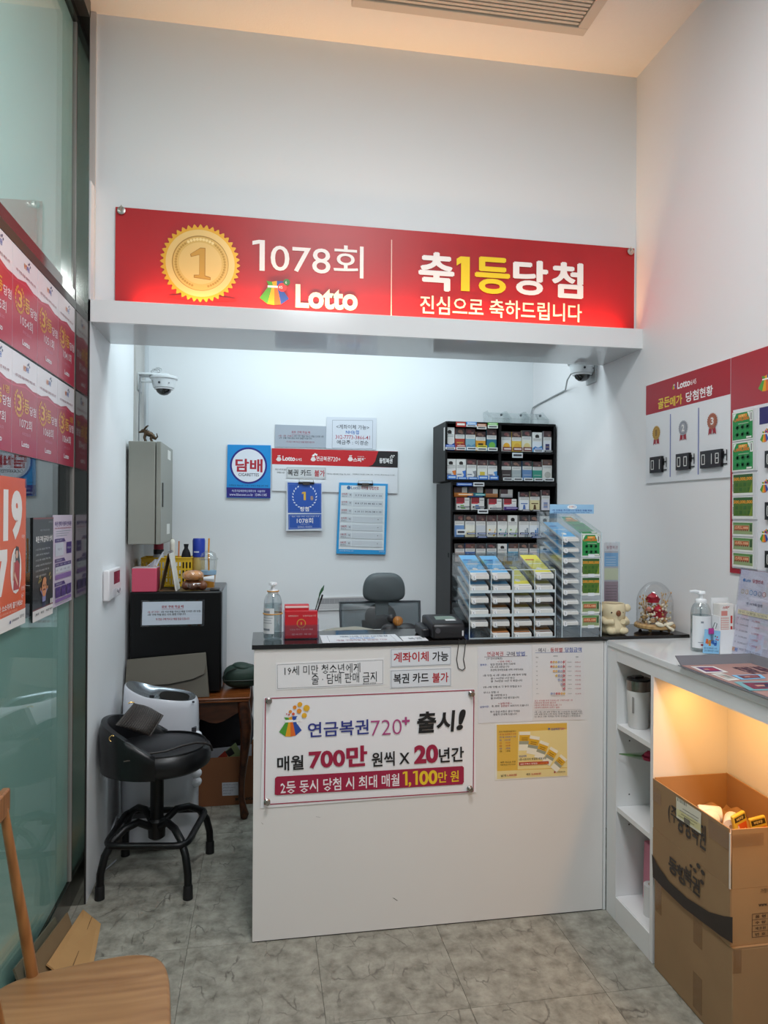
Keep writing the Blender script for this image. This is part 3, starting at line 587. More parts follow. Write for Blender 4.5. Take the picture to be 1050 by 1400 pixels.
# strip calendar low on the wall behind the chair
t, S, _ = paper('calendar', 'long white strip calendar pinned low behind the office chair', 'calendar', [(434, 817), (530, 814), (532, 832), (434, 835)], YN-.006, th=.006, col='#d9d8d8')
S.poly([S.px(*p) for p in ((435, 818.5), (530, 816), (531, 824), (435, 826))], '#9d9c9f')
for k in range(14): S.line(*S.px(437+k*6.8, 819), *S.px(437+k*6.8, 825), .0015, '#bcbbbd')
for k in range(3): S.line(*S.px(436, 827.5+k*2), *S.px(531, 825.5+k*2), .0012, '#8e8d92')
S.build('lettering', t)
# ------------------------------------------------------------ grey steel distribution box with a dragon on top
em = M('#8f8f86', .42, bump=.02, bscale=200)
ec = thing('distribution_box', 'grey-green steel electrical box on the left wall', 'electrical box', (-.59, 3.98, 1.385))
part('body', ec, lambda b: b.box(XL+.013, -.535, 3.722, 4.19, 1.385, 1.905, em), bevel=.004)
ecd = part('door', ec, lambda b: b.box(-.531, -.507, 3.722, 4.19, 1.385, 1.905, em), bevel=.004)
part('latch', ecd, lambda b: b.box(-.507, -.502, 3.77, 3.795, 1.575, 1.70, M('#4b4c4a', .3, metal=.8)), bevel=.002)
for zz, yy, h_ in ((1.835, 3.97, .05), (1.43, 3.95, .055)):
    part('label_sticker', ecd, lambda b: b.box(-.5065, -.5058, yy, yy+.12, zz, zz+h_, M('#e2e1da', .5)), smooth=0)
dr = M('#4b3a28', .35, metal=.6, var=.3, vscale=40)
d = tag(MB().build('x') if False else thing('dragon_figurine', 'small bronze dragon figurine on top of the grey electrical box', 'figurine', (-.575, 3.79, 1.905)), 'small bronze dragon figurine on top of the grey electrical box', 'figurine')
b = MB(); X0 = Vector((-.575, 3.79, 1.905))
b.tube([X0+Vector(p) for p in ((-.030, 0, .052), (-.022, 0, .056), (-.008, 0, .046), (.008, 0, .040), (.022, 0, .026), (.034, 0, .016))], [.004, .012, .015, .014, .011, .004], dr, 10)
b.ball(X0+Vector((-.030, 0, .058)), .013, .010, .010, dr, 10, 8); b.tube([X0+Vector((-.036, 0, .056)), X0+Vector((-.052, 0, .050))], [.008, .004], dr, 8)
for sy in (-.007, .007):
    b.tube([X0+Vector(p) for p in ((-.026, sy, .064), (-.016, sy*1.6, .078), (-.004, sy*1.6, .088))], [.004, .003, .001], dr, 6)
    for x, z in ((-.018, .046), (.014, .036)): b.tube([X0+Vector((x, sy, z)), X0+Vector((x-.006, sy*2, z*.5)), X0+Vector((x+.002, sy*2, .001))], [.007, .005, .006], dr, 7)
for k in range(5): b.tube([X0+Vector((-.014+k*.009, 0, .058-k*.006)), X0+Vector((-.010+k*.009, 0, .070-k*.007))], [.004, .001], dr, 5)
b.tube([X0+Vector(p) for p in ((.030, 0, .020), (.040, 0, .030), (.036, 0, .048))], [.006, .004, .002], dr, 7)
b.build('body', d, smooth=50)
# ------------------------------------------------------------ dome cameras
def dome_camera(label, px, Y, side):
    p = at(*px, Y=Y); cs = M('#d5d8da', .35); t = thing('security_camera', label, 'camera', p)
    part('housing', t, lambda b: b.lathe([(.050, -.028), (.056, -.026), (.066, .018), (.074, .022), (.075, .032), (.070, .036)], p, cs, 32), smooth=50)
    part('dome', t, lambda b: b.lathe([(.003, -.067), (.020, -.063), (.036, -.050), (.043, -.034), (.044, -.0285)], p, M('#0d0c0e', .05, coat=1), 24), smooth=60)
    part('dome_ring', t, lambda b: b.lathe([(.044, -.036), (.050, -.034), (.050, -.0285), (.044, -.0285)], p, M('#e6e8ea', .2), 28), smooth=50)
    part('emblem', t, lambda b: b.lathe([(.006, 0), (.006, .003)], p+Vector((-.016, -.0612, -.006)), M('#33343a', .4), 12, Matrix.Rotation(PI/2+.2, 4, 'X')), smooth=40)
    part('screw', t, lambda b: b.lathe([(.003, 0), (.003, .003)], p+Vector((.034, -.0535, -.006)), M('#33343a', .4), 8, Matrix.Rotation(PI/2+.2, 4, 'X')), smooth=40)
    return t, p
t, p = dome_camera('white dome security camera on the left wall above the grey electrical box', (224, 524), 4.02, -1)
part('bracket', t, lambda b: (b.box(XL+.0125, p.x+.03, p.y-.05, p.y+.05, p.z+.0365, p.z+.046, M('#d5d8da', .35)), b.box(XL+.0125, XL+.02, p.y-.05, p.y+.05, p.z-.05, p.z+.0365, M('#c9cccd', .35)), b.tube([(XL+.02, p.y-.03, p.z), (p.x-.055, p.y-.03, p.z)], .006, M('#c9cccd', .35))), bevel=.001)
part('cable_coil', t, lambda b: b.tube([(p.x-.05+.022*math.cos(a*.7)+a*.0012, p.y-.02+.01*math.sin(a*.3), p.z+.056+.012*math.sin(a*.7)+a*.0006) for a in range(0, 24)], .0032, M('#b9bcbe', .5), 6))
part('cable', t, lambda b: b.tube([(XL+.026, p.y-.04, p.z+.03), (XL+.028, p.y-.07, p.z-.07), (XL+.026, p.y-.075, p.z-.15), (XL+.027, p.y-.085, 1.907)], .004, M('#77797b', .5), 6))
t, p = dome_camera('white dome security camera under the right end of the light shelf', (796, 504), 3.46, 1)
brk = part('bracket', t, lambda b: (b.box(p.x-.03, XR, p.y-.05, p.y+.05, p.z+.0365, p.z+.046, M('#d5d8da', .35)), b.box(XR-.008, XR-.0005, p.y-.05, p.y+.06, p.z-.075, p.z+.0365, M('#c9cccd', .35))), bevel=.001)
for dy, dz in ((-.01, -.03), (.03, -.012)): part('bracket_bolt', brk, lambda b: b.lathe([(.007, 0), (.007, .004)], (XR-.0085, p.y+dy, p.z+dz), M('#3a3b3d', .4), 10, Matrix.Rotation(-PI/2, 4, 'Y')))
cc = at(729, 540, X=XR-.006)
part('cable', t, lambda b: b.tube([(p.x-.03, p.y+.062, p.z-.01), (p.x-.01, 3.62, p.z-.03), (XR-.007, 3.78, p.z-.055), (XR-.006, 4.18, p.z-.075), (XR-.010, 4.262, p.z-.085), (XR-.016, 4.274, p.z-.12), (XR-.016, 4.274, 1.98)], .0045, M('#a7abad', .5), 6))
# ------------------------------------------------------------ wall intercom
ip = thing('intercom', 'white wall intercom with dark screen on the left partition', 'intercom', (XL, 3.355, 1.163))
wp = M('#e3e0e2', .3)
part('body', ip, lambda b: b.box(XL+.0005, XL+.026, 3.275, 3.49, 1.163, 1.292, wp), bevel=.004)
part('handset', ip, lambda b: b.box(XL+.0005, XL+.028, 3.222, 3.272, 1.160, 1.295, wp), bevel=.006)
part('screen', ip, lambda b: (b.box(XL+.026, XL+.0268, 3.325, 3.455, 1.225, 1.280, M('#151316', .1)), b.box(XL+.0268, XL+.0271, 3.395, 3.44, 1.226, 1.279, M('#7a2338', .2))), smooth=0)
part('keypad', ip, lambda b: b.box(XL+.026, XL+.0275, 3.31, 3.38, 1.172, 1.205, M('#c9c8cc', .4)), bevel=.001)
for k in range(3): part('button', ip, lambda b: b.lathe([(.007, 0), (.007, .003)], (XL+.026, 3.405+k*.026, 1.19-.008*(k % 2)), M('#8d8b92', .4), 10, Matrix.Rotation(PI/2, 4, 'Y')))
# ------------------------------------------------------------ cigarette racks on the back right
bk = M('#0b0a0b', .5, spec=.25, bump=.05, bscale=300); bk2 = M('#121113', .45, spec=.3)
RX0, RX1, RY = 1.017, 1.678, 3.90
def RK(u, v): return 580+u/5.25, 560+v/5.25
def rz(v, u=480): return at(*RK(u, v), Y=RY).z
def rx(u, v=300): return at(*RK(u, v), Y=RY).x
zt, zm, zb = rz(92), rz(305), rz(520)
rk = thing('cigarette_rack', 'upper black two-tier cigarette rack with price tags, set on the taller rack', 'rack', (1.35, 4.05, zb))
xm = rx(545)
part('side_panel', rk, lambda b: b.box(RX0, RX0+.012, RY, 4.20, zb+.002, zt, bk), bevel=.003); part('side_panel', rk, lambda b: b.box(RX1-.012, RX1, RY, 4.20, zb+.002, zt, bk), bevel=.003)
part('top_panel', rk, lambda b: b.box(RX0+.012, RX1-.012, RY, 4.20, zt-.012, zt, bk), smooth=0)
part('back_panel', rk, lambda b: b.box(RX0+.012, RX1-.012, 4.188, 4.20, zb+.002, zt-.012, bk), smooth=0)
part('divider', rk, lambda b: b.box(xm-.008, xm+.008, RY+.004, 4.188, zb+.014, zt-.012, bk), smooth=0)
for z in (zb+.002, zm-.006): part('shelf', rk, lambda b: b.box(RX0+.012, RX1-.012, RY+.002, 4.188, z, z+.012, bk), smooth=0)
LX0 = rx(205, 700); LX1 = 1.678; zl1 = rz(720); zl2 = rz(915); zl3 = rz(1090)
rk2 = thing('cigarette_rack', 'tall lower black cigarette rack standing on the floor behind the acrylic ticket stands', 'rack', (1.35, 4.05, 0))
part('side_panel', rk2, lambda b: b.box(LX0-.012, LX0, RY-.0, 4.24, 0, zb-.001, bk2), bevel=.002); part('side_panel', rk2, lambda b: b.box(LX1, LX1+.008, RY, 4.24, 0, zb-.001, bk2), smooth=0)
part('top_panel', rk2, lambda b: b.box(LX0, LX1, RY, 4.24, zb-.02, zb-.001, bk), smooth=0)
part('back_panel', rk2, lambda b: b.box(LX0, LX1, 4.228, 4.24, 0, zb-.02, bk), smooth=0)
for z in (zl1, zl2, zl3, zl3-.2, zl3-.4, .05): part('shelf', rk2, lambda b: b.box(LX0, LX1, RY+.002, 4.228, z-.012, z, bk), smooth=0)
part('slot', rk2, lambda b: b.box(LX0-.0135, LX0-.012, 3.93, 3.955, 1.30, 1.325, M('#050505', .8)), smooth=0)
# packs: (u0, u1, v0, v1, body colour, motif colour, motif, label words)
def pack(u0, u1, v0, v1, body, mot, kind, row, word, zs, ordn, tilt=0, dark='#3a2a2c', over='#6b3f3f'):
    x0, x1 = rx(u0, (v0+v1)/2), rx(u1, (v0+v1)/2); z0 = zs; z1 = rz(v0)
    t = thing('cigarette_pack', '%s cigarette pack, %s, %s' % (word, ordn, row), 'cigarette pack', ((x0+x1)/2, RY+.03, z0), 0, 'cigarette packs on the black racks')
    h = z1-z0; y0 = RY+.016
    part('box', t, lambda b: b.box(x0, x1, y0, y0+.022, z0, z1, M(body, .35)), smooth=0)
    S = Sheet((x0, y0, z0), (1, 0, 0), (0, 0, 1), .0003); w_ = x1-x0
    if dark == 'white':
        S.rect(0, h*.53, w_, h, '#e4e3e0'); S.disc(w_*.5, h*.80, w_*.22, '#26211f', ry=h*.09, n=9); S.poly([(w_*.3, h*.7), (w_*.75, h*.7), (w_*.6, h*.85), (w_*.4, h*.86)], '#26211f')
    else:
        S.rect(0, h*.72, w_, h, dark); S.disc(w_*(.35+.3*((u0*7) % 10)/10), h*.86, w_*.26, over, ry=h*.08, n=8); S.disc(w_*.7, h*.80, w_*.14, '#8d6a60', ry=h*.05, n=7)
    S.rect(0, h*.54, w_, h*.72, '#dad9d6'); S.line(w_*.1, h*.67, w_*.9, h*.67, .002, '#77757a'); S.line(w_*.1, h*.61, w_*.9, h*.61, .002, '#77757a')
    if kind == 'disc': S.disc(w_*.55, h*.27, w_*.33, mot, n=18)
    elif kind == 'swirl': S.poly([(w_, 0), (w_, h*.45), (w_*.62, h*.40), (w_*.8, h*.22), (w_*.6, h*.03), (w_*.62, 0)], mot); S.line(w_*.08, h*.25, w_*.55, h*.25, .004, '#4a5a80')
    elif kind == 'wave': S.poly([(0, 0), (w_, 0), (w_, h*.34), (w_*.6, h*.22), (w_*.3, h*.30), (0, h*.18)], mot)
    elif kind == 'fill': S.rect(0, 0, w_, h*.52, mot); S.line(w_*.12, h*.27, w_*.88, h*.27, .0022, '#d0cdc8')
    elif kind == 'patch': S.rect(w_*.25, h*.12, w_*.75, h*.40, mot); S.line(w_*.3, h*.26, w_*.7, h*.26, .003, '#d0b070')
    elif kind == 'leaf': S.poly([(w_*.62, h*.03), (w_*.78, h*.2), (w_*.95, h*.45), (w_*.84, h*.05)], mot); S.poly([(w_*.18, h*.33), (w_*.3, h*.38), (w_*.42, h*.33), (w_*.3, h*.29)], mot)
    elif kind == 'bars': S.rect(w_*.58, 0, w_*.72, h*.33, mot); S.rect(w_*.76, 0, w_*.92, h*.42, mot); S.line(w_*.12, h*.2, w_*.5, h*.2, .003, '#7a7f8a')
    elif kind == 'text': S.line(w_*.15, h*.36, w_*.85, h*.36, .005, mot); S.poly([(w_*.35, h*.05), (w_*.65, h*.05), (w_*.58, h*.30), (w_*.42, h*.30)], mot)
    S.build('print', t)
def tag_strip(rk, u0, u1, v0, v1, c, tc=None, y=None):
    x0, x1 = rx(u0, v0), rx(u1, v0); z0, z1 = rz(v1), rz(v0); y = y or RY-.002
    o = part('price_tag', rk, lambda b: (b.box(x0, x1, y, y+.0018, z0, z1, M(c, .5)), b.add([(x0+.006, y-.0004, z0+(z1-z0)*.3), (x1-.006, y-.0004, z0+(z1-z0)*.3), (x1-.006, y-.0004, z0+(z1-z0)*.7), (x0+.006, y-.0004, z0+(z1-z0)*.7)], [(0, 1, 2, 3)], M(tc or '#3a3a40', .5))), smooth=0, recalc=False)
ORD = ['first', 'second', 'third', 'fourth', 'fifth', 'sixth', 'seventh', 'eighth', 'ninth', 'tenth', 'eleventh']
rows = [
 ('upper rack top tier', zm+.006, [
  (152, 222, 133, 290, '#ded9d6', '#2f4f9e', 'wave', 'white and blue', 'white'), (228, 296, 138, 290, '#a63a2e', '#c9a13a', 'text', 'red', 0), (303, 372, 138, 290, '#7fa7b8', '#5a8aa8', 'wave', 'pale blue', 0), (376, 446, 158, 290, '#d3962e', '#3a2c1c', 'patch', 'amber with dark patch', 0), (455, 525, 138, 290, '#2b6f8e', '#6fb04a', 'disc', 'teal with green spot', 0),
  (558, 630, 152, 290, '#e2e0da', '#e3a92c', 'disc', 'white with orange disc', 0), (636, 704, 152, 290, '#e2bf4e', '#d9a93a', 'disc', 'yellow', 0), (708, 776, 140, 290, '#e1ddc9', '#dcc98a', 'disc', 'cream with pale ring', 0), (784, 852, 152, 290, '#dfe4ea', '#4aa0d6', 'wave', 'white with blue wave', 'white'), (864, 920, 142, 290, '#dcdce0', '#3b3a6c', 'patch', 'white with violet patch', 0)]),
 ('upper rack bottom tier', zb+.014, [
  (160, 232, 358, 490, '#e6e5e4', '#e07a30', 'swirl', 'white with orange swirl', 'white'), (236, 304, 358, 490, '#e6e5e4', '#3f74c8', 'swirl', 'white with blue swirl', 'white'), (310, 380, 358, 490, '#e6e5e4', '#8d8f94', 'swirl', 'white with grey swirl', 0), (388, 458, 362, 490, '#e4e4dc', '#d9bf3c', 'patch', 'white with yellow patch', 0), (462, 530, 362, 490, '#e6e5e4', '#5a9ad8', 'swirl', 'white with light blue swirl', 0),
  (562, 630, 366, 490, '#4a3d3e', '#43383a', 'fill', 'dark brown', 0), (636, 702, 366, 490, '#aab2b4', '#a5aeb2', 'fill', 'silver grey', 0), (712, 780, 362, 490, '#6d90bd', '#6488b6', 'fill', 'slate blue', 0), (786, 852, 366, 490, '#3f9c8c', '#37917f', 'fill', 'green', 0), (856, 924, 350, 490, '#dddbd6', '#b9b6b0', 'disc', 'white with grey oval', 0)]),
 ('lower rack middle tier', zl2, [
  (224, 292, 756, 890, '#c9d3e2', '#6f93c4', 'fill', 'pale blue and white', 0), (300, 370, 758, 890, '#e1dfd4', '#d8cfae', 'wave', 'ivory', 0), (378, 446, 758, 890, '#d3d5da', '#c6c9d0', 'fill', 'pale silver', 0), (456, 524, 760, 890, '#e4e2da', '#d9b03c', 'leaf', 'white with yellow leaf', 0), (534, 602, 758, 890, '#e4e4e0', '#3f9a8a', 'leaf', 'white with teal leaf', 0), (608, 676, 758, 890, '#e4e6dc', '#7aa83c', 'leaf', 'white with lime leaf', 'white'), (688, 758, 758, 890, '#e2e2e2', '#8f99a2', 'bars', 'white with grey bars', 0), (762, 832, 758, 890, '#dfe4ea', '#4a86c4', 'bars', 'white with blue bars', 0), (840, 906, 762, 890, '#dfe4ea', '#5a9cc8', 'bars', 'white with light blue bars', 'white')]),
 ('lower rack bottom tier', zl3, [
  (228, 294, 964, 1090, '#d7c9c4', '#b9a49c', 'fill', 'pink and white', 0), (300, 370, 962, 1090, '#2f63ac', '#2a5aa0', 'fill', 'deep blue', 0), (378, 446, 964, 1090, '#d4d4d2', '#c0c0be', 'fill', 'light grey', 0), (456, 524, 962, 1090, '#a9bac4', '#9db0bc', 'fill', 'blue grey', 0), (534, 600, 964, 1090, '#e2e2de', '#cfcfc8', 'fill', 'white', 'white'), (610, 680, 962, 1090, '#58a4c4', '#4f9abc', 'fill', 'sky blue', 0), (688, 752, 962, 1090, '#d6d2cc', '#c8c2ba', 'fill', 'off-white', 0), (764, 832, 962, 1090, '#d2cccc', '#c4bcbc', 'fill', 'greyish pink', 0), (840, 906, 982, 1090, '#dfd6b4', '#d2c69c', 'fill', 'cream', 'white')]),
]
for row, zs, ps in rows:
    for k, (u0, u1, v0, v1, body, mot, kind, word, wh) in enumerate(ps):
        pack(u0, u1, v0, v1, body, mot, kind, row, word, zs, ORD[k] + ' from left', dark='white' if wh else random.choice(['#4a3234', '#3d3436', '#5a4038', '#3a3638']), over=random.choice(['#7a4648', '#8d6a5c', '#5d4a4a']))
# carton-style wide packs on the top tier of the lower rack
row = 'on the top tier of the lower rack'
zmid = rz(628)
wide = [(232, 326, 558, 616, '#d98a3c', '#c96f22', 'orange wide', 0), (334, 440, 556, 616, '#3f8f9c', '#3a5fa0', 'green and blue wide', 0), (460, 548, 568, 622, '#cf8e5c', '#b9743c', 'tan wide', 0), (570, 656, 570, 622, '#dcdcdc', '#bfbfc4', 'pale grey wide', 0),
        (236, 330, 634, 700, '#e4e2de', '#7ab05a', 'white and red green-marked wide', 1), (344, 436, 634, 700, '#e4e2de', '#4a7ac0', 'white and red blue-marked wide', 1), (468, 562, 640, 704, '#e2e0dc', '#d0d0ce', 'plain white and red wide', 1), (578, 668, 640, 704, '#dcd8de', '#5a3a8c', 'white and red violet-banded wide', 1)]
for k, (u0, u1, v0, v1, body, mot, word, low) in enumerate(wide):
    x0, x1 = rx(u0, v0), rx(u1, v0); z1 = rz(v0); z0 = zl1 if low else zmid
    t = thing('cigarette_pack', '%s cigarette pack, %s in %s row below upper rack' % (word, ORD[k % 4], 'front' if low else 'raised back'), 'cigarette pack', ((x0+x1)/2, RY+.04, z0), 0, 'cigarette packs on the black racks')
    y0 = RY+.014 if low else RY+.05
    part('box', t, lambda b: b.box(x0, x1, y0, y0+.03, z0, z1, M(body, .35)), smooth=0)
    S = Sheet((x0, y0, z0), (1, 0, 0), (0, 0, 1), .0003); w_, h = x1-x0, z1-z0
    if low:
        S.rect(0, h*.55, w_*.62, h, '#8c2630'); S.rect(w_*.62, h*.55, w_, h, '#e0dedb'); S.rect(0, h*.5, w_*.5, h*.62, '#c23340'); S.line(w_*.66, h*.8, w_*.95, h*.8, .003, '#55555a')
        S.poly([(w_*.35, h*.1), (w_*.7, h*.1), (w_*.55, h*.4), (w_*.3, h*.4)] if k != 7 else [(0, 0), (w_, 0), (w_, h*.3), (0, h*.3)], mot)
    else:
        S.rect(0, h*.45, w_*.6, h, '#5a4448'); S.rect(w_*.6, h*.45, w_, h, '#dcdad6'); S.rect(0, 0, w_, h*.25, mot)
    S.build('print', t)
part('step', rk2, lambda b: b.box(LX0+.01, rx(672), RY+.046, RY+.12, zl1, zmid, bk), smooth=0)
for k, (u0, u1, v0, word, body, mot) in enumerate(((690, 760, 588, 'white with blue emblem', '#e2e4e8', '#4a6ab0'), (766, 836, 584, 'cream with brown emblem', '#dccf9e', '#5a3c20'), (850, 908, 572, 'slim white and lilac', '#d4d2dc', '#8a93b8'))):
    pack(u0, u1, v0, 700, body, mot, 'text' if k < 2 else 'patch', 'right end, lower rack top tier', word, zl1, ORD[k] + ' of three')
# price tags
for (u0, u1, v0, v1, c, tc) in ((152, 222, 258, 276, '#2a4a9c', '#9fb4e0'), (152, 222, 276, 292, '#dfe1e4', 0), (230, 298, 256, 274, '#8c3430', '#e0c0bc'), (230, 298, 274, 294, '#e4e4e2', 0), (305, 376, 272, 294, '#dfe1e4', 0), (380, 450, 258, 274, '#d9cf3a', '#6a6420'), (380, 450, 274, 296, '#e4e4e2', 0), (456, 526, 272, 296, '#e4e4e2', 0), (228, 298, 94, 130, '#b03a34', '#e6e4dc'), (302, 376, 92, 112, '#3f8ad0', '#e0e8f0'), (302, 376, 112, 128, '#dfe4ea', 0), (378, 446, 104, 122, '#b0623a', '#e6cfc0'), (378, 446, 122, 142, '#e2ded8', 0), (456, 528, 94, 112, '#5fae3a', '#dff0d4'), (456, 528, 112, 134, '#e2e8de', 0),
                              (565, 630, 266, 292, '#6e2b30', '#e0d4d0'), (638, 704, 266, 292, '#6e2b30', '#e0d4d0'), (712, 772, 264, 292, '#6e2b30', '#e0d4d0'), (786, 852, 264, 280, '#2a4f98', '#b8cce8'), (786, 852, 280, 298, '#dfe4ea', 0), (864, 922, 284, 296, '#2b2b2e', '#c0c0c0'), (632, 706, 306, 342, '#cfd8dc', 0)):
    tag_strip(rk, u0, u1, v0, v1, c, tc)
for k, (u0, u1) in enumerate(((166, 232), (240, 308), (316, 384), (390, 458), (468, 532))): tag_strip(rk, u0, u1, 474 if k in (0, 3, 4) else 486, 504, '#2f6fc4', '#c4d8f0')
for k, (u0, u1) in enumerate(((566, 634), (640, 706), (716, 782), (790, 854), (862, 930))): tag_strip(rk, u0, u1, 486, 508, '#dfe1e2', 0)
for (u0, u1, v0, v1, c, tc) in ((232, 346, 528, 550, '#2a56a8', '#a9c0e6'), (352, 430, 524, 552, '#dfe2e4', 0), (384, 458, 716, 746, '#dfe2e4', 0), (238, 350, 602, 620, '#d07a28', '#f0d8bc'), (362, 440, 604, 620, '#2f8a8c', '#c0e0e0'), (240, 330, 694, 704, '#23242a', '#b8b8bc'), (348, 440, 694, 706, '#23242a', '#b8b8bc'), (472, 568, 704, 714, '#23242a', '#b8b8bc'), (582, 676, 700, 712, '#3a2a68', '#c0b8e0'), (700, 762, 716, 728, '#3a3b40', '#c8c8cc'), (776, 838, 716, 728, '#3a3b40', '#c8c8cc'), (232, 296, 860, 898, '#d8dcdf', 0)): tag_strip(rk2, u0, u1, v0, v1, c, tc)
for k in range(8): tag_strip(rk2, 306+k*76, 372+k*76, 884, 896, '#1f2a52', '#a9b4d4')
for u0 in (382, 770): tag_strip(rk2, u0, u0+70, 906, 922, '#222e5a', '#a9b4d4')
# clear acrylic dispensers on top of the rack
acr = clear('acrylic', (.95, .97, .97), .06, .40)
for k in range(3):
    x0 = 1.30+k*.118
    t = thing('acrylic_dispenser', 'empty clear acrylic dispenser on top of the cigarette rack, %s from the left' % ORD[k], 'dispenser', (x0+.055, 4.0, zt), 0, 'acrylic dispensers on the rack')
    for xx in (x0, x0+.108): part('side', t, lambda b: b.prism([(xx, 3.93, zt), (xx, 4.10, zt), (xx, 4.10, zt+.085), (xx, 4.02, zt+.085), (xx, 3.93, zt+.03)], (.003, 0, 0), acr), smooth=0)
    part('back', t, lambda b: b.box(x0+.003, x0+.108, 4.095, 4.10, zt, zt+.085, acr), smooth=0)
    part('front_lip', t, lambda b: b.box(x0+.003, x0+.108, 3.93, 3.933, zt, zt+.03, acr), smooth=0)
    part('slope', t, lambda b: b.prism([(x0+.003, 3.95, zt+.03), (x0+.003, 4.09, zt+.082), (x0+.003, 4.09, zt+.085), (x0+.003, 3.95, zt+.033)], (.105, 0, 0), acr), smooth=0)
    part('knob', t, lambda b: b.ball((x0+.055, 3.926, zt+.05), .008, .008, .008, M('#5a6064', .3), 10, 8), smooth=60)
# ------------------------------------------------------------ acrylic ticket stands on the worktop
acr2 = clear('acrylic_thick', (.965, .98, .985), .025, .30)
edge = M('#c9d6dc', .12, spec=.7)
YF, YK = 2.615, 2.865
def stack(name, label, x0, x1, yf, yb, zf, tilt, th, col, lab, group):
    """a bundle of scratch tickets lying in a sloped tier: white paper block, coloured cover, front label"""
    t = thing(name, label, 'ticket bundle', ((x0+x1)/2, yf, zf), 0, group)
    dy = yb-yf; zb_ = zf+dy*tilt
    part('paper_block', t, lambda b: b.prism([(x0, yf, zf), (x0, yb, zb_), (x0, yb, zb_+th), (x0, yf, zf+th)], (x1-x0, 0, 0), M('#d9d8d4', .5)), smooth=0)
    S = Sheet((x0, yf, zf+th), (1, 0, 0), (0, dy, dy*tilt), .0004); w_ = x1-x0; L_ = math.hypot(dy, dy*tilt)
    S.rect(0, 0, w_, L_, col); S.rect(0, 0, w_, L_*.13, '#e6e5e2'); S.disc(w_*.45, L_*.30, w_*.16, '#f0f0ee', ry=L_*.06, n=10); S.line(w_*.1, L_*.55, w_*.9, L_*.55, .006, '#f0efe8'); S.line(w_*.1, L_*.75, w_*.6, L_*.75, .01, lab)
    S.line(w_*.3, L_*.055, w_*.95, L_*.055, .003, '#7d7f88'); S.build('cover', t)
    S = Sheet((x0+w_*.06, yf-.001, zf-.004), (1, 0, 0), (0, 0, 1), .0004); S.rect(0, 0, w_*.2, .018, '#e9eaec'); S.text('5', w_*.06, .004, w_*.13, .014, '#55586a'); S.build('number_label', t)
    return t
BLUE, SKY, YEL, ORG, GRY = '#6fb4e4', '#a9d2ee', '#e3dc5a', '#c98a4a', '#c4c9d0'
cols_x = [.778, .866, .953, 1.041, 1.128]
tier_z = [1.073+.228-.0455*k for k in range(6)]
zback = at(622, 757, Y=YK).z; zfront = at(640, 780, Y=YF).z
for mod in range(2):
    xs = cols_x[mod*2:mod*2+3]
    t = thing('ticket_stand', 'low clear acrylic ticket stand, %s of two in front of the cigarette rack' % ('left' if mod == 0 else 'right'), 'ticket stand', ((xs[0]+xs[2])/2, 2.74, ZT), 0, 'low acrylic ticket stands')
    for k, x in enumerate(xs):
        x0 = x+.0005 if k == 0 else x-.0035 if k == 2 else x-.0015
        part('side_panel', t, lambda b: b.prism([(x0, YF, ZT), (x0, YK, ZT), (x0, YK, zback), (x0, YF, zfront)], (.003, 0, 0), acr2), smooth=0)
        part('front_edge', t, lambda b: b.box(x0, x0+.003, YF-.0016, YF-.0001, ZT, zfront, edge), smooth=0)
    part('top_panel', t, lambda b: b.prism([(xs[0]+.004, YF, zfront+.0005), (xs[0]+.004, YK, zback+.0005), (xs[0]+.004, YK, zback+.0035), (xs[0]+.004, YF, zfront+.0035)], (xs[2]-xs[0]-.008, 0, 0), acr2), smooth=0)
    part('top_edge', t, lambda b: b.box(xs[0]+.004, xs[2]-.004, YF-.002, YF-.0001, zfront, zfront+.0035, edge), smooth=0)
    part('back_panel', t, lambda b: b.box(xs[0]+.004, xs[2]-.004, YK-.003, YK, ZT, zback, acr2), smooth=0)
    for k in range(6):
        z = tier_z[k]-.006
        part('tier', t, lambda b: b.prism([(xs[0]+.004, YF+.001, z-.003), (xs[0]+.004, YK-.005, z+.10*.9), (xs[0]+.004, YK-.005, z+.10*.9+.003), (xs[0]+.004, YF+.001, z)], (xs[2]-xs[0]-.008, 0, 0), acr2), smooth=0)
        part('lip', t, lambda b: b.box(xs[0]+.004, xs[2]-.004, YF-.0016, YF+.0008, z-.003, z+.008, edge if k % 2 else acr2), smooth=0)
cc = [[BLUE, BLUE, SKY, SKY, GRY, GRY], [BLUE, BLUE, GRY, ORG, ORG, ORG], [None, YEL, '#cfc878', '#c9b060', ORG, ORG], [YEL, '#d2cc7c', '#c4bf88', '#bdb58a', '#c08a58', ORG]]
cn = {BLUE: 'blue', SKY: 'pale blue', GRY: 'grey', ORG: 'orange brown', YEL: 'yellow'}
for c_ in range(4):
    for k in range(6):
        col = cc[c_][k]
        if col is None: continue
        if c_ < 1 and k == 5: continue
        x0, x1 = cols_x[c_]+.007+.003*random.random(), cols_x[c_+1]-.007-.004*random.random()
        stack('ticket_bundle', '%s scratch ticket bundle, %s column, %s tier of the low stand' % (cn.get(col, 'dull yellow'), ['leftmost', 'second', 'third', 'rightmost'][c_], ['top', 'second', 'third', 'fourth', 'fifth', 'bottom'][k]), x0, x1, YF+.006-.004*random.random(), YK-.04-.03*random.random(), tier_z[k]-.001, .36, .014, col, '#d0493c' if col in (ORG, YEL) else '#3a6ab0', 'scratch ticket bundles in the low stands')
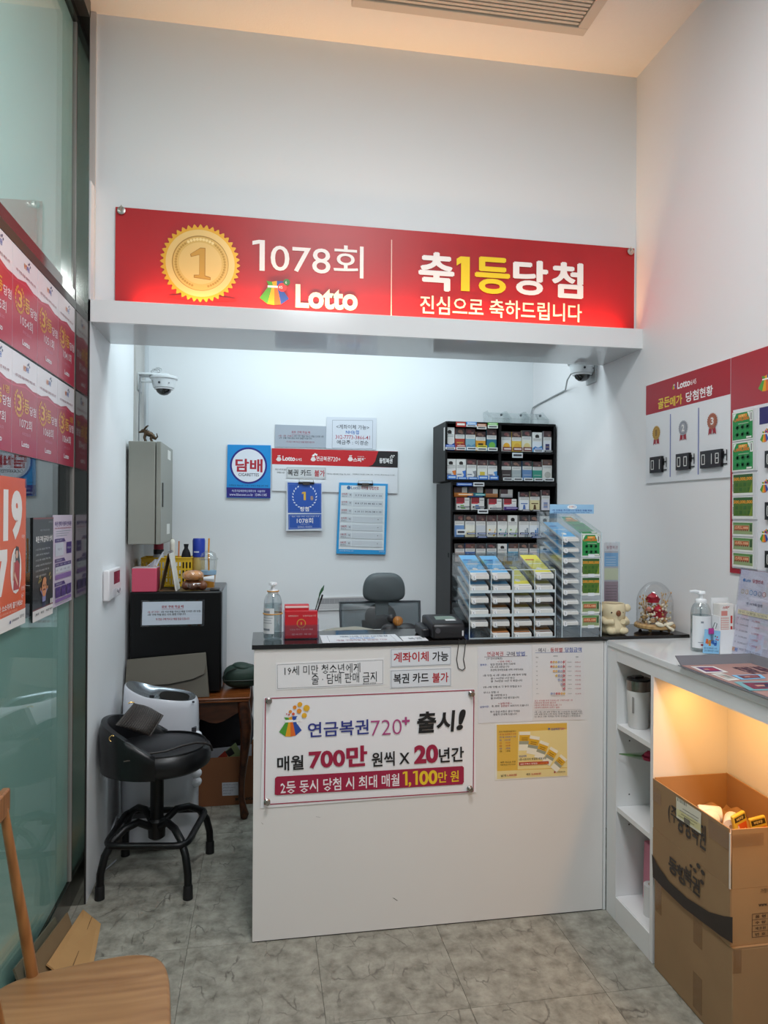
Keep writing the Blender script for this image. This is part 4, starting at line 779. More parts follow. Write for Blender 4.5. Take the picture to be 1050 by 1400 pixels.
for j, (x, c_) in enumerate(((.91, '#b3713c'), (.997, '#b3713c'), (1.085, '#a8683a'))):
    t = thing('ticket_packet', 'brown paper wrapped ticket packet at the bottom of low stand column %s' % ['second', 'third', 'rightmost'][j], 'ticket packet', (x, 2.68, ZT), 0, 'wrapped ticket packets')
    part('wrapper', t, lambda b: b.box(x-.033, x+.033, 2.63, 2.79, ZT+.0005, ZT+.024-.002*j, M(c_, .5, var=.15)), bevel=.004); part('fold', t, lambda b: b.prism([(x-.02, 2.6295, ZT+.002), (x+.02, 2.6295, ZT+.002), (x, 2.6295, ZT+.018)], (0, -.0006, 0), M('#94592c', .5)), smooth=0)
# tall stand
TX = [1.1465, 1.226, 1.312]; TYF, TYK = 2.600, 2.86
zft = at(770, 728, Y=TYF).z; zbk = at(757, 700, Y=TYK).z; zs2 = at(832, 728, Y=TYF).z
t = thing('ticket_stand', 'tall clear acrylic ticket stand with blue header, beside the koala pot', 'ticket stand', (1.23, 2.73, ZT))
for k, x in enumerate(TX):
    x0 = x if k == 0 else x-.0035 if k == 2 else x-.0015
    part('side_panel', t, lambda b: b.prism([(x0, TYF, ZT), (x0, TYK, ZT), (x0, TYK, zbk), (x0, TYF, zft)], (.003, 0, 0), acr2), smooth=0)
    part('front_edge', t, lambda b: b.box(x0, x0+.003, TYF-.0016, TYF-.0001, ZT, zft, edge), smooth=0)
part('top_panel', t, lambda b: b.prism([(TX[0]+.004, TYF, zft+.0005), (TX[0]+.004, TYK, zbk), (TX[0]+.004, TYK, zbk+.003), (TX[0]+.004, TYF, zft+.0035)], (TX[2]-TX[0]-.008, 0, 0), acr2), smooth=0)
part('back_panel', t, lambda b: b.box(TX[0]+.004, TX[2]-.004, TYK-.003, TYK, ZT, zbk, acr2), smooth=0)
pa, pb = at(751, 702, Y=TYK), at(811, 690, Y=TYK)
part('header', t, lambda b: b.box(pa.x, pb.x, TYK-.0065, TYK-.0035, pa.z, pb.z, M('#9cc8ea', .4)), smooth=0)
S = Sheet((pa.x, TYK-.0065, pa.z), (1, 0, 0), (0, 0, 1), .0004); hw, hh = pb.x-pa.x, pb.z-pa.z
S.disc(hw*.5, hh*.72, hw*.11, '#eef3f7', ry=hh*.24); S.text('동행', hw*.43, hh*.62, hw*.51, hh*.84, '#e07a2a'); S.text('복권', hw*.51, hh*.62, hw*.58, hh*.84, '#2a56a8')
S.text('1등 당첨을 축하합니다 행복한 매월 복권', hw*.05, hh*.26, hw*.95, hh*.46, '#2a56a8', .01); S.text('복권은 1인 1회 10만원까지 구매 가능', hw*.08, hh*.06, hw*.9, hh*.2, '#2a56a8'); S.build('header_print', t)
for k in range(9):
    z = at(785, 741+k*14.3, Y=TYF).z
    part('tier', t, lambda b: b.prism([(TX[0]+.004, TYF+.001, z-.006), (TX[0]+.004, TYK-.005, z+.075), (TX[0]+.004, TYK-.005, z+.078), (TX[0]+.004, TYF+.001, z-.003)], (TX[1]-TX[0]-.006, 0, 0), acr2), smooth=0)
    stack('ticket_bundle', '%s scratch ticket bundle, %s from the top in the tall stand' % ('blue' if k < 3 else 'pale grey blue', ORD[k]), TX[0]+.008, TX[1]-.007, TYF+.006, TYK-.05, z+.002, .31, .009, BLUE if k < 3 else '#b9c3d2', '#3a6ab0', 'scratch ticket bundles in the tall stand')
def scratch(S, a0, b0, a1, b1, kind):
    """printed face of a green scratch ticket sheet"""
    w_, h = a1-a0, b1-b0; p = lambda x, y: (a0+x*w_, b0+y*h)
    if kind == 0:
        S.rect(a0, b0, a1, b1, '#e3e3df'); S.rect(*p(.02, .04), *p(.98, .96), '#1f8a45')
        S.rect(*p(.85, .62), *p(.97, .94), '#e6e6e2'); S.line(*p(.91, .66), *p(.91, .9), .004, '#3a3a3a'); S.poly([p(.04, .72), p(.2, .95), p(.04, .95)], '#dfe8df'); S.poly([p(.84, .72), p(.84, .95), p(.72, .95)], '#dfe8df')
        S.rect(*p(.3, .79), *p(.72, .9), '#e08a2a'); S.text('1,000,000', *p(.08, .66), *p(.82, .79), '#d97a28', .04); S.text('스피또', *p(.34, .81), *p(.66, .89), '#f2e08a', .03)
        for i in range(3):
            for j in range(2): S.disc(*p(.26+i*.25, .46-j*.25), w_*.10, '#17663a', ry=h*.085, n=6, up=False); S.disc(*p(.26+i*.25, .46-j*.25), w_*.06, '#4a7a5e', ry=h*.05, n=6)
        S.line(*p(.3, .58), *p(.8, .58), .0015, '#cfe0c4'); S.rect(*p(.7, .06), *p(.94, .12), '#dfe0d8')
    elif kind == 1:
        S.rect(a0, b0, a1, b1, '#e0e0db'); S.rect(*p(.04, .12), *p(.97, .97), '#4e6f22'); S.rect(*p(.04, .84), *p(.97, .97), '#2f5a2a'); S.rect(*p(0, .14), *p(.05, .6), '#e9e9e5'); S.line(*p(.03, .2), *p(.03, .55), .0025, '#3a3a3a')
        S.text('500,000,000', *p(.06, .66), *p(.96, .84), '#e89a2e', .03)
        for i in range(4):
            for j in range(2): S.rect(*p(.14+i*.2, .2+j*.22), *p(.28+i*.2, .36+j*.22), '#33601f' if (i+j) % 2 else '#3f6a1e', up=False)
        S.k += .25; S.poly([p(.8, .13), p(.95, .13), p(.95, .6), p(.88, .4)], '#7a8f2a')
    else:
        S.rect(a0, b0, a1, b1, '#e0e0db'); S.rect(*p(.04, .14), *p(.97, .95), '#8fa070'); S.rect(*p(.04, .8), *p(.97, .95), '#5f8a4e'); S.rect(*p(.0, .2), *p(.05, .75), '#e9e9e5'); S.rect(*p(.84, .35), *p(.95, .85), '#3c5a34')
        S.rect(*p(.12, .46), *p(.8, .74), '#b5552c'); S.text('스피또1000', *p(.14, .49), *p(.78, .72), '#e2b38a', .04)
        for i in range(7): S.disc(*p(.14+i*.1, .42), w_*.03, '#8c2f2a', n=6, up=False)
        S.k += .25
def sheet_t(u0, v0, u1, v1, kind, nm):
    a = at(u0, v1, Y=TYF+.004); b_ = at(u1, v0, Y=TYF+.004); z0 = a.z; z1 = b_.z; x0 = TX[1]+.004; x1 = TX[2]-.006
    q = thing('scratch_ticket', nm, 'scratch ticket', ((x0+x1)/2, TYF+.006, z0), 0, 'scratch tickets in the tall stand')
    part('card', q, lambda b: b.box(x0, x1, TYF+.004, TYF+.006, z0, z1, M('#dddcd8', .5)), smooth=0)
    S = Sheet((x0, TYF+.004, z0), (1, 0, 0), (0, 0, 1), .0004); scratch(S, 0, 0, x1-x0, z1-z0, kind); S.build('print', q)
    mz = (z0+z1)/2; xm_ = (x0+x1)/2
    part('shelf', t, lambda b: b.box(TX[1]+.002, TX[2]-.004, TYF+.001, TYF+.03, z0-.004, z0-.001, acr2), smooth=0)
    part('price_label', t, lambda b: b.box(xm_-.013, xm_+.013, TYF-.001, TYF, z0-.002, z0+.010, M('#dfe3e8', .5)), smooth=0)
sheet_t(797, 730, 829, 761, 0, 'dark green scratch ticket at the top front of the tall stand')
sheet_t(797, 763, 829, 788, 1, 'olive scratch ticket with orange prize figures, upper of two in the tall stand')
sheet_t(797, 789, 829, 814, 1, 'olive scratch ticket with orange prize figures, lower of two in the tall stand')
sheet_t(797, 821, 829, 839, 2, 'pale green scratch ticket with red print, upper of two in the tall stand')
sheet_t(797, 840, 829, 858, 2, 'pale green scratch ticket with red print, lower of two in the tall stand')
# sloped green sheet at the very top
q = thing('scratch_ticket', 'bright green scratch ticket lying on the sloped top of the tall stand', 'scratch ticket', (1.27, 2.7, zft-.012))
dy = TYK-TYF-.03; dz = (zbk-zft)*dy/(TYK-TYF); x0, x1 = TX[1]+.004, TX[2]-.006
part('card', q, lambda b: b.prism([(x0, TYF+.012, zft-.010), (x0, TYF+.012+dy, zft-.010+dz), (x0, TYF+.012+dy, zft-.008+dz), (x0, TYF+.012, zft-.008)], (x1-x0, 0, 0), M('#dddcd8', .5)), smooth=0)
S = Sheet((x0, TYF+.012, zft-.008), (1, 0, 0), (0, dy, dz), .0004); scratch(S, 0, 0, x1-x0, math.hypot(dy, dz), 0); S.build('print', q)
part('price_label', q, lambda b: b.box((x0+x1)/2-.014, (x0+x1)/2+.014, TYF+.010, TYF+.0115, zft-.016, zft-.005, M('#dfe3e8', .5)), smooth=0)
# leaflet stand behind the koala pot
pa, pb = at(826, 824, Y=2.80), at(846.5, 742, Y=2.80)
t = thing('leaflet_holder', 'narrow upright holder with a printed leaflet behind the koala pot', 'leaflet holder', ((pa.x+pb.x)/2, 2.80, ZT))
part('card', t, lambda b: b.box(pa.x, pb.x-.004, 2.80, 2.803, ZT+.001, pb.z, M('#b9b9c2', .4)), smooth=0)
part('acrylic_sleeve', t, lambda b: (b.box(pa.x, pb.x, 2.792, 2.794, ZT+.0005, pb.z+.004, acr2), b.box(pb.x-.002, pb.x, 2.794, 2.83, ZT+.0005, pb.z+.004, acr2)), smooth=0)
S = Sheet((pa.x, 2.80, ZT+.001), (1, 0, 0), (0, 0, 1), .0004); hw, hh = pb.x-pa.x-.004, pb.z-ZT-.001
S.rect(0, hh*.90, hw, hh, '#d9d9de'); S.text('동행복권', hw*.15, hh*.925, hw*.95, hh*.965, '#8c2f4a'); S.rect(0, hh*.72, hw, hh*.88, '#7eb2dc'); S.rect(0, hh*.56, hw, hh*.70, '#cfd3b4'); S.rect(0, hh*.22, hw, hh*.54, '#a08a94')
for k in range(8): S.line(hw*.1, hh*(.26+k*.033), hw*.9, hh*(.26+k*.033), .0015, '#5a4a58')
for k in range(4): S.line(hw*.1, hh*(.74+k*.03), hw*.8, hh*(.74+k*.03), .0015, '#e4eef6')
S.build('print', t)
# ------------------------------------------------------------ things on the worktop
def pump_bottle(t, c, R, h, glass, liq, lab, pump, nozzle):
    """bottle: rounded shoulder body, liquid, label, collar, pump stem and spout"""
    c = Vector(c)
    part('body', t, lambda b: b.lathe([(R*.9, 0), (R, .006), (R, h*.62), (R*.93, h*.70), (R*.75, h*.77), (R*.45, h*.815), (R*.42, h*.83)], c+Vector((0, 0, .0006)), glass, 28), smooth=50)
    part('liquid', t, lambda b: b.lathe([(R*.85, .004), (R*.94, .009), (R*.94, h*liq)], c+Vector((0, 0, .0006)), clear('gel', (.80, .85, .86), .05, .25), 24), smooth=50)
    lbp = part('label', t, lambda b: b.grid(lambda u, v: c+Vector(((R+.0006)*math.cos(-PI*.97+u*lab[2]), (R+.0006)*math.sin(-PI*.97+u*lab[2]), h*(lab[0]+v*(lab[1]-lab[0])))), 20, 2, M(lab[3], .45)), smooth=60)
    part('label_print', lbp, lambda b: [b.grid(lambda u, v: c+Vector(((R+.0010)*math.cos(-PI*.97+(a0+u*(a1-a0))*lab[2]), (R+.0010)*math.sin(-PI*.97+(a0+u*(a1-a0))*lab[2]), h*(lab[0]+(z0+v*(z1-z0))*(lab[1]-lab[0])))), 6, 2, M(cc_, .5)) for a0, a1, z0, z1, cc_ in lab[4]], smooth=60)
    part('collar', t, lambda b: b.lathe([(R*.55, h*.80), (R*.57, h*.805), (R*.57, h*.855), (R*.50, h*.87), (R*.32, h*.875)], c, pump, 24), smooth=50)
    part('pump_stem', t, lambda b: b.lathe([(R*.22, h*.87), (R*.22, h*.955)], c, pump, 14), smooth=50)
    part('dip_tube', t, lambda b: b.lathe([(R*.10, .01), (R*.10, h*.86)], c, clear('tube_clear', (.85, .88, .9), .1, .3), 8), smooth=50)
    n = Vector(nozzle)
    part('pump_head', t, lambda b: (b.lathe([(R*.36, h*.945), (R*.46, h*.955), (R*.46, h*.985), (R*.38, h)], c, pump, 20), b.tube([c+Vector((0, 0, h*.975)), c+n*.5+Vector((0, 0, h*.975)), c+n+Vector((0, 0, h*.955))], [R*.2, R*.17, R*.12], pump, 8)), smooth=50)
pw = M('#dfe4e8', .3); bg = clear('bottle_clear', (.88, .92, .93), .07, .5)
p = at(373, 876, Z=ZT); R = .034; hb = at(371, 797, Y=p.y).z-ZT
t = thing('sanitizer_bottle', 'clear pump bottle with a rubber band at the left end of the black worktop', 'sanitizer bottle', (p.x, p.y+.03, ZT))
c = (p.x, p.y+.03, ZT); pump_bottle(t, c, R, hb, bg, .62, (.12, .56, 1.6, '#d5d8da', ((.1, .7, .8, .9, '#8a8f96'), (.1, .9, .6, .64, '#aab0b6'), (.1, .8, .5, .54, '#aab0b6'), (.1, .85, .4, .44, '#aab0b6'), (.1, .7, .12, .2, '#77808a'))), pw, (-.005, -.028, 0))
for z, r_ in ((.098, R+.0015), (hb*.845, R*.57+.0015)): part('rubber_band', t, lambda b: b.tube([Vector(c)+Vector((r_*math.cos(a*PI/12), r_*math.sin(a*PI/12), z)) for a in range(24)], .0022, M('#c9923c', .5), 6, closed=True))
# red flyers in clear box with pens
pa, pb = at(388, 875, Z=ZT), at(436, 874, Z=ZT); x0, x1, y0 = pa.x, pb.x, pa.y
t = thing('slip_box', 'clear plastic box for bet slips next to the pump bottle', 'slip box', ((x0+x1)/2, y0+.05, ZT))
pk = clear('plastic_pinkish', (.92, .84, .90), .08, .4)
for nm, bb in (('front', (x0, x1, y0, y0+.003, ZT+.0005, ZT+.055)), ('back', (x0, x1, y0+.097, y0+.10, ZT+.0005, ZT+.10)), ('side', (x0, x0+.003, y0+.003, y0+.097, ZT+.0005, ZT+.075)), ('side', (x1-.003, x1, y0+.003, y0+.097, ZT+.0005, ZT+.075)), ('base', (x0, x1, y0+.003, y0+.097, ZT+.0005, ZT+.003))):
    part(nm, t, lambda b: b.box(*bb, pk), smooth=0)
zt1 = at(410, 836, Y=y0).z; zt2 = at(410, 826, Y=y0+.06).z
q = thing('bet_slips', 'front stack of glossy red slips with gold emblem in the clear box', 'paper slips', ((x0+x1)/2, y0+.02, ZT+.004))
part('stack', q, lambda b: b.box(x0+.004, x1-.005, y0+.005, y0+.035, ZT+.004, zt1, M('#c3242e', .3)), bevel=.001)
S = Sheet((x0+.004, y0+.005, ZT+.004), (1, 0, 0), (0, 0, 1), .0004); w_, h = x1-x0-.009, zt1-ZT-.004
S.ring(w_*.5, h*.55, .014, .017, '#c9923c'); S.text('1', w_*.48, h*.5, w_*.52, h*.6, '#c9923c'); S.text('동행복권에서', w_*.1, h*.8, w_*.4, h*.86, '#e8c9c0'); S.text('당첨되었습니다', w_*.55, h*.8, w_*.95, h*.86, '#e8c9c0'); S.text('당첨을 축하 드립니다 매월', w_*.15, h*.3, w_*.85, h*.36, '#e8c9c0'); S.text('행복한 복권', w_*.2, h*.12, w_*.8, h*.18, '#e8c9c0'); S.build('print', q)
q = thing('bet_slips', 'taller back stack of red slips in the clear box', 'paper slips', ((x0+x1)/2, y0+.06, ZT+.004))
part('stack', q, lambda b: b.box(x0+.004, x1-.035, y0+.045, y0+.075, ZT+.004, zt2, M('#cf2a34', .3)), bevel=.001); part('fold_edge', q, lambda b: b.box(x0+.006, x1-.037, y0+.0435, y0+.0448, zt2-.012, zt2-.004, M('#e8d0cc', .5)), smooth=0)
for lab, (u0, v0), (u1, v1), c1, leafy in (('green leaf topped pen standing in the slip box', (430, 838), (441, 800), '#27402f', 1), ('black pen leaning in the slip box', (433, 838), (441, 813), '#17171a', 0)):
    a = at(u0, v0, Y=y0+.085); b_ = at(u1, v1, Y=y0+.085); a0 = a+(a-b_).normalized()*.045
    q = thing('pen', lab, 'pen', (a0.x, a0.y, a0.z)); pen = M(c1, .35)
    part('barrel', q, lambda b: b.tube([a0, a, b_] if not leafy else [a0, a, a.lerp(b_, .55)], .0028 if not leafy else .002, pen, 8))
    if leafy: part('leaf', q, lambda b: b.tube([a.lerp(b_, .5), a.lerp(b_, .7), a.lerp(b_, .85)+Vector((.004, 0, 0)), b_+Vector((.006, 0, 0))], [.0015, .004, .0055, .0008], M('#2d5a3c', .3), 8))
    else: part('cap', q, lambda b: b.tube([a.lerp(b_, .7), b_], .0036, M('#0f0f11', .3), 8))
# bank notice and small card lying on the worktop
def flat(name, label, cat, pts, z, col, th=.0008):
    P = [at(u, v, Z=z) for u, v in pts]; tl, tr, br, bl = P; t = thing(name, label, cat, tuple((bl+br)/2))
    part('sheet', t, lambda b: b.prism([bl, br, tr, tl], (0, 0, -th), M(col, .4)), smooth=0)
    r = (br-bl).normalized(); u = Vector((0, 0, 1)).cross(r); return t, Sheet(bl, r, u, .0003)
t, S = flat('notice', 'white bank transfer notice lying flat on the black worktop', 'notice', [(437, 868.5), (540, 867), (551, 876.5), (441, 879)], ZT+.0012, '#d9dde2')
P4 = [S.px(*p) for p in ((447, 869.5), (533, 868), (542, 875.5), (451, 878))]
for a, b in zip(P4, P4[1:]+P4[:1]): S.line(*a, *b, .0015, '#7a7f88')
S.tpx('계좌이체 가능 NH농협', 464, 869.2, 530, 871, '#4a5a70', .01); S.tpx('302-7773-3866-41', 478, 871.5, 512, 873.6, '#4a8ad0', .02); S.tpx('매월 구매하실 분 현금만 가능', 460, 874, 530, 876, '#9a6a74', .01); S.build('lettering', t)
t, S = flat('card', 'small white card lying on the black worktop right of the bank notice', 'card', [(546, 870), (578, 869), (586, 875.5), (552, 876.5)], ZT+.0012, '#e3e5e8')
S.tpx('복권', 558, 871.5, 576, 874.5, '#8d9098', .02); S.build('print', t)
# card terminal
pa, pb = at(588, 876, Z=ZT), at(637, 875, Z=ZT); x0, x1, y0 = pa.x+.012, pb.x, min(pa.y, pb.y)+.012
zh = at(612, 843, Y=y0+.12).z
t = thing('card_terminal', 'black card payment terminal on the worktop beside the ticket stands', 'card terminal', ((x0+x1)/2, y0+.1, ZT))
tm = M('#161519', .38)
part('base', t, lambda b: b.prism([(x0, y0, ZT+.001), (x0, y0+.19, ZT+.001), (x0, y0+.19, zh), (x0, y0+.13, zh+.006), (x0, y0+.03, ZT+.066), (x0, y0+.004, ZT+.058), (x0, y0, ZT+.045)], (x1-x0, 0, 0), tm), bevel=.008)
part('side_wing', t, lambda b: b.prism([(x0-.030, y0+.05, ZT+.001), (x0-.030, y0+.18, ZT+.001), (x0-.030, y0+.18, ZT+.042), (x0-.030, y0+.05, ZT+.035)], (.032, 0, 0), tm), bevel=.006)
def tz(y): return ZT+.066+(zh+.006-ZT-.066)*(y-.03)/.10
part('display', t, lambda b: b.prism([(x0+.025, y0+.055, tz(.055)+.0012), (x1-.02, y0+.055, tz(.055)+.0012), (x1-.025, y0+.105, tz(.105)+.0012), (x0+.03, y0+.105, tz(.105)+.0012)], (0, 0, -.002), M('#8fa39a', .2)), smooth=0)
part('paper_tab', t, lambda b: b.prism([(x0+.06, y0+.034, tz(.034)+.002), (x0+.10, y0+.034, tz(.034)+.002), (x0+.095, y0+.05, tz(.05)+.0022), (x0+.06, y0+.05, tz(.05)+.0022)], (0, 0, -.001), M('#e6e9ec', .5)), smooth=0)
part('indicator', t, lambda b: b.box(x1-.012, x1-.006, y0-.001, y0+.004, ZT+.014, ZT+.034, M('#cfd2d6', .4)), smooth=0)
part('speaker', t, lambda b: b.lathe([(.010, 0), (.010, .002)], (x0+.02, y0-.0005, ZT+.035), M('#4a4a50', .4), 14, Matrix.Rotation(PI/2, 4, 'X')))
# koala pot
pa, pb = at(833, 871, Z=ZT), at(868, 870, Z=ZT); R = (pb.x-pa.x)/2*.95; c = Vector(((pa.x+pb.x)/2+.002, 2.665, ZT))
zk = at(850, 824, Y=c.y).z-ZT
t = thing('koala_pot', 'cream ceramic koala shaped pot on the black worktop next to the glass dome', 'pot', tuple(c))
km = M('#d9c9a6', .6, var=.10, vscale=60, bump=.12, bscale=150)
part('body', t, lambda b: b.lathe([(R*.85, .0005), (R*1.0, .012), (R*1.02, zk*.25), (R*.90, zk*.42), (R*.86, zk*.52), (R*.98, zk*.62), (R*1.02, zk*.80), (R*.96, zk*.97), (R*.90, zk), (R*.82, zk*.985), (R*.80, zk*.9)], c, km, 32), smooth=60)
part('soil', t, lambda b: b.lathe([(R*.79, zk*.93), (.001, zk*.935)], c, M('#6b4a2a', .9), 20), smooth=50)
for sx in (-1, 1):
    part('ear', t, lambda b: b.ball(c+Vector((sx*R*1.12, -.012, zk*.84)), R*.30, R*.22, zk*.13, km, 16, 10), smooth=60)
    part('arm', t, lambda b: b.tube([c+Vector((sx*R*.92, -.01, zk*.48)), c+Vector((sx*R*.85, -R*.65, zk*.40)), c+Vector((sx*R*.35, -R*1.02, zk*.44))], [R*.26, R*.26, R*.20], km, 12), smooth=60)
    part('foot', t, lambda b: b.ball(c+Vector((sx*R*.48, -R*.82, zk*.13)), R*.42, R*.36, zk*.13, km, 16, 10), smooth=60)
    part('eye', t, lambda b: b.ball(c+Vector((sx*R*.46-.002, -R*.88, zk*.73)), .0035, .002, .0035, M('#15110f', .2), 10, 8), smooth=60)
part('nose', t, lambda b: b.ball(c+Vector((0, -R*1.02, zk*.71)), R*.20, R*.13, zk*.10, M('#7a4422', .35), 14, 10), smooth=60)
# glass dome with preserved roses
pa, pb = at(872, 868, Z=ZT), at(918, 868, Z=ZT); c = Vector(((at(873, 830, Y=2.70).x+at(917, 830, Y=2.70).x)/2, 2.70, ZT)); R = (at(917, 830, Y=2.70).x-at(873, 830, Y=2.70).x)/2
zd = at(895, 795, Y=2.70).z-ZT
t = thing('flower_dome', 'glass dome of preserved red roses on a wooden base with cream bow', 'flower dome', tuple(c))
wd = wood('pale_wood', '#a5804f', '#c9a777', .5)
part('base', t, lambda b: b.lathe([(R*1.02, .012), (R*1.12, .016), (R*1.12, .026), (R*1.04, .032)], c, wd, 40), smooth=40)
for a in (.6, 2.2, 3.9, 5.3): part('foot', t, lambda b: b.ball(c+Vector((R*.85*math.cos(a), R*.85*math.sin(a), .0075)), .007, .007, .007, wd, 10, 8), smooth=60)
dome = [(R, .034), (R, zd*.55)]+[(R*math.cos(k*PI/16), zd*.55+(zd*.45)*math.sin(k*PI/16)) for k in range(1, 8)]+[(.002, zd)]
part('glass_cover', t, lambda b: b.lathe(dome, c, clear('dome_glass', (.97, .97, .97), .03, .42), 40), smooth=60)
def rose(b, p, r, m):
    b.ball(p-Vector((0, 0, r*.1)), r*.80, r*.80, r*.72, m, 14, 10)
    for lay in range(5):
        n = 3+lay; rr = r*(.20+.19*lay); up = r*(.62-.20*lay); tilt = .04+.16*lay
        for k in range(n):
            a = 2*PI*(k+.5*(lay % 2))/n+lay*.4
            def pet(u, v):
                w_ = (u-.5)*2; ang = a+w_*(1.15 if lay < 2 else .85); rad = rr*.92+r*.025*v*v*(1+lay)+tilt*r*.15*v
                return p+Vector((math.cos(ang)*rad, math.sin(ang)*rad, up-r*.45+r*.62*v*(1-.25*w_*w_)-r*.03*lay))
            b.grid(pet, 7, 4, m)
rm = M('#b3122f', .6, var=.25, vscale=50)
part('rose', t, lambda b: rose(b, c+Vector((-.012, -.005, zd*.68)), .027, rm), smooth=60); part('rose', t, lambda b: rose(b, c+Vector((.004, -.018, zd*.42)), .033, rm), smooth=60)
for k, (dx, dy, z, col) in enumerate(((-.038, -.02, .46, '#d98a78'), (-.028, -.032, .24, '#d6b58a'), (.026, -.03, .25, '#cf8a4a'), (0, -.038, .27, '#d08a5a'), (.036, -.005, .33, '#d2a24a'), (-.040, .01, .30, '#c9b08a'))):
    part('small_flower', t, lambda b: rose(b, c+Vector((dx, dy, zd*z)), .012, M(col, .7)), smooth=60)
def fluff(b):
    for k in range(150):
        a = random.random()*2*PI; rr = R*.85*math.sqrt(random.random()); z = .036+random.random()*.075
        b.ball(c+Vector((rr*math.cos(a), rr*math.sin(a), z)), .005, .005, .006, M(random.choice(['#d9c7a0', '#e6dcc8', '#b9955a', '#c9b48a']), .8), 6, 4)
    for k in range(24):
        sx = random.choice((-1, 1)); base = c+Vector((sx*R*.5, .01, .06)); tip = c+Vector((sx*R*(.5+.4*random.random()), random.uniform(-.02, .02), zd*random.uniform(.5, .78)))
        b.tube([base, tip], .0007, M('#b98a4a', .8), 4); b.ball(tip, .003, .003, .0045, M(random.choice(['#d2963c', '#c9a45a', '#d9b98a']), .8), 5, 4)
part('dried_filler', t, fluff, smooth=60, kind='stuff')
bw = M('#e6dcc4', .7)
part('bow', t, lambda b: (b.ball(c+Vector((-.022, -R*1.06, .036)), .022, .006, .009, bw, 12, 8, Matrix.Rotation(.3, 4, 'Y')), b.ball(c+Vector((.020, -R*1.06, .038)), .020, .006, .008, bw, 12, 8, Matrix.Rotation(-.2, 4, 'Y')), b.ball(c+Vector((0, -R*1.10, .036)), .006, .006, .006, bw, 8, 6),
     b.tube([c+Vector((0, -R*1.1, .036)), c+Vector((.012, -R*1.16, .026)), c+Vector((.032, -R*1.17, .014))], [.003, .006, .007], bw, 6)), smooth=60)
# ------------------------------------------------------------ white writing desk along the right wall
DX0, DZ = 1.332, 1.061
dk = thing('writing_desk', 'white writing desk with a glossy top and open shelves along the right wall', 'desk', (1.5, 1.8, 0))
part('desk_top', dk, lambda b: b.box(DX0, XR-.002, .95, 2.588, DZ-.024, DZ, M('#dfe1e2', .10, spec=.6)), bevel=.003)
part('apron', dk, lambda b: b.box(DX0+.004, DX0+.022, .95, 2.521, .991, DZ-.0245, lam2), smooth=0)
part('stile', dk, lambda b: b.box(DX0+.004, DX0+.022, 2.522, 2.594, .001, DZ-.0245, lam2), smooth=0)
part('side_panel', dk, lambda b: b.box(DX0+.004, 1.62, 2.262, 2.280, .001, .9905, lam2), smooth=0)
part('side_panel', dk, lambda b: b.box(DX0+.022, 1.62, 2.522, 2.540, .001, .9905, lam2), smooth=0)
part('back_panel', dk, lambda b: b.box(1.60, 1.618, 2.281, 2.521, .001, DZ-.0245, lam2), smooth=0)
part('back_panel', dk, lambda b: b.box(1.62, 1.638, .95, 2.262, .001, DZ-.0245, lam2), smooth=0)
part('side_panel', dk, lambda b: b.box(DX0+.004, 1.62, .95, .968, .001, .99, lam2), smooth=0)
part('plinth', dk, lambda b: b.box(DX0+.004, DX0+.022, 2.281, 2.521, .001, .092, lam2), smooth=0)
for z in (.752, .436, .094): part('shelf', dk, lambda b: b.box(DX0+.008, 1.60, 2.281, 2.521, z-.018, z, lam2), smooth=0)
for z in (.80, .685, .48, .365):
    part('pin_hole', dk, lambda b: b.lathe([(.003, 0), (.003, .001)], (1.39, 2.5215, z), M('#4a4845', .8), 8, Matrix.Rotation(PI/2, 4, 'X')))
part('backsplash', dk, lambda b: b.box(1.668, XR-.001, 1.0, 2.555, DZ+.0005, DZ+.042, M('#e3e2e0', .3)), bevel=.002)
part('led_strip', dk, lambda b: b.box(1.36, 1.37, 1.1, 2.24, .985, .990, M('#ffb45a', .5, emit=2)), smooth=0)
# tumbler, flower sprig, added pink block and roll in the shelves
sh = .752
c = Vector((1.397, 2.470, sh)); t = thing('tumbler', 'white steel rimmed tumbler on the top shelf of the desk', 'tumbler', tuple(c))
part('cup', t, lambda b: b.lathe([(.034, .0006), (.036, .004), (.043, .14)], c, M('#d9d8d6', .35), 28), smooth=50)
part('steel_rim', t, lambda b: b.lathe([(.0432, .1405), (.0445, .175), (.044, .178)], c, M('#8e857c', .25, metal=1), 28), smooth=50)
part('lid', t, lambda b: (b.lathe([(.043, .1785), (.043, .184), (.036, .186)], c, M('#1d1a1a', .3), 28), b.box(c.x-.02, c.x+.014, c.y-.012, c.y+.012, sh+.1865, sh+.194, M('#1d1a1a', .3))), smooth=40)
part('logo_mark', t, lambda b: b.grid(lambda u, v: c+Vector((.0418*math.cos(PI+.5+u*.2), .0418*math.sin(PI+.5+u*.2), .06+v*.06)), 4, 2, M('#8c8a88', .5)), smooth=50)
sh2 = .436
t = thing('artificial_flower', 'dark pink artificial flower sprig on the middle shelf of the desk', 'flower', (1.50, 2.40, sh2+.0))
part('stem', t, lambda b: b.tube([(1.455, 2.40, sh2+.13), (1.43, 2.40, sh2+.20), (1.395, 2.425, sh2+.222), (1.345, 2.485, sh2+.212)], .0018, M('#3a5a34', .7), 6))
def leafs(b):
    for k in range(20):
        f = k/19; p = Vector((1.400, 2.42, sh2+.222)).lerp(Vector((1.340, 2.49, sh2+.211)), f)
        for s_ in (-1, 1): b.tube([p, p+Vector((-.008, .004, .014*s_*(1.1-f)))], [.0018, .0006], M('#5a7f50', .7), 4)
part('needle_leaves', t, leafs, kind='stuff')
part('bloom', t, lambda b: rose(b, Vector((1.402, 2.405, sh2+.232)), .022, M('#9c1640', .6, var=.2, vscale=40)), smooth=60)
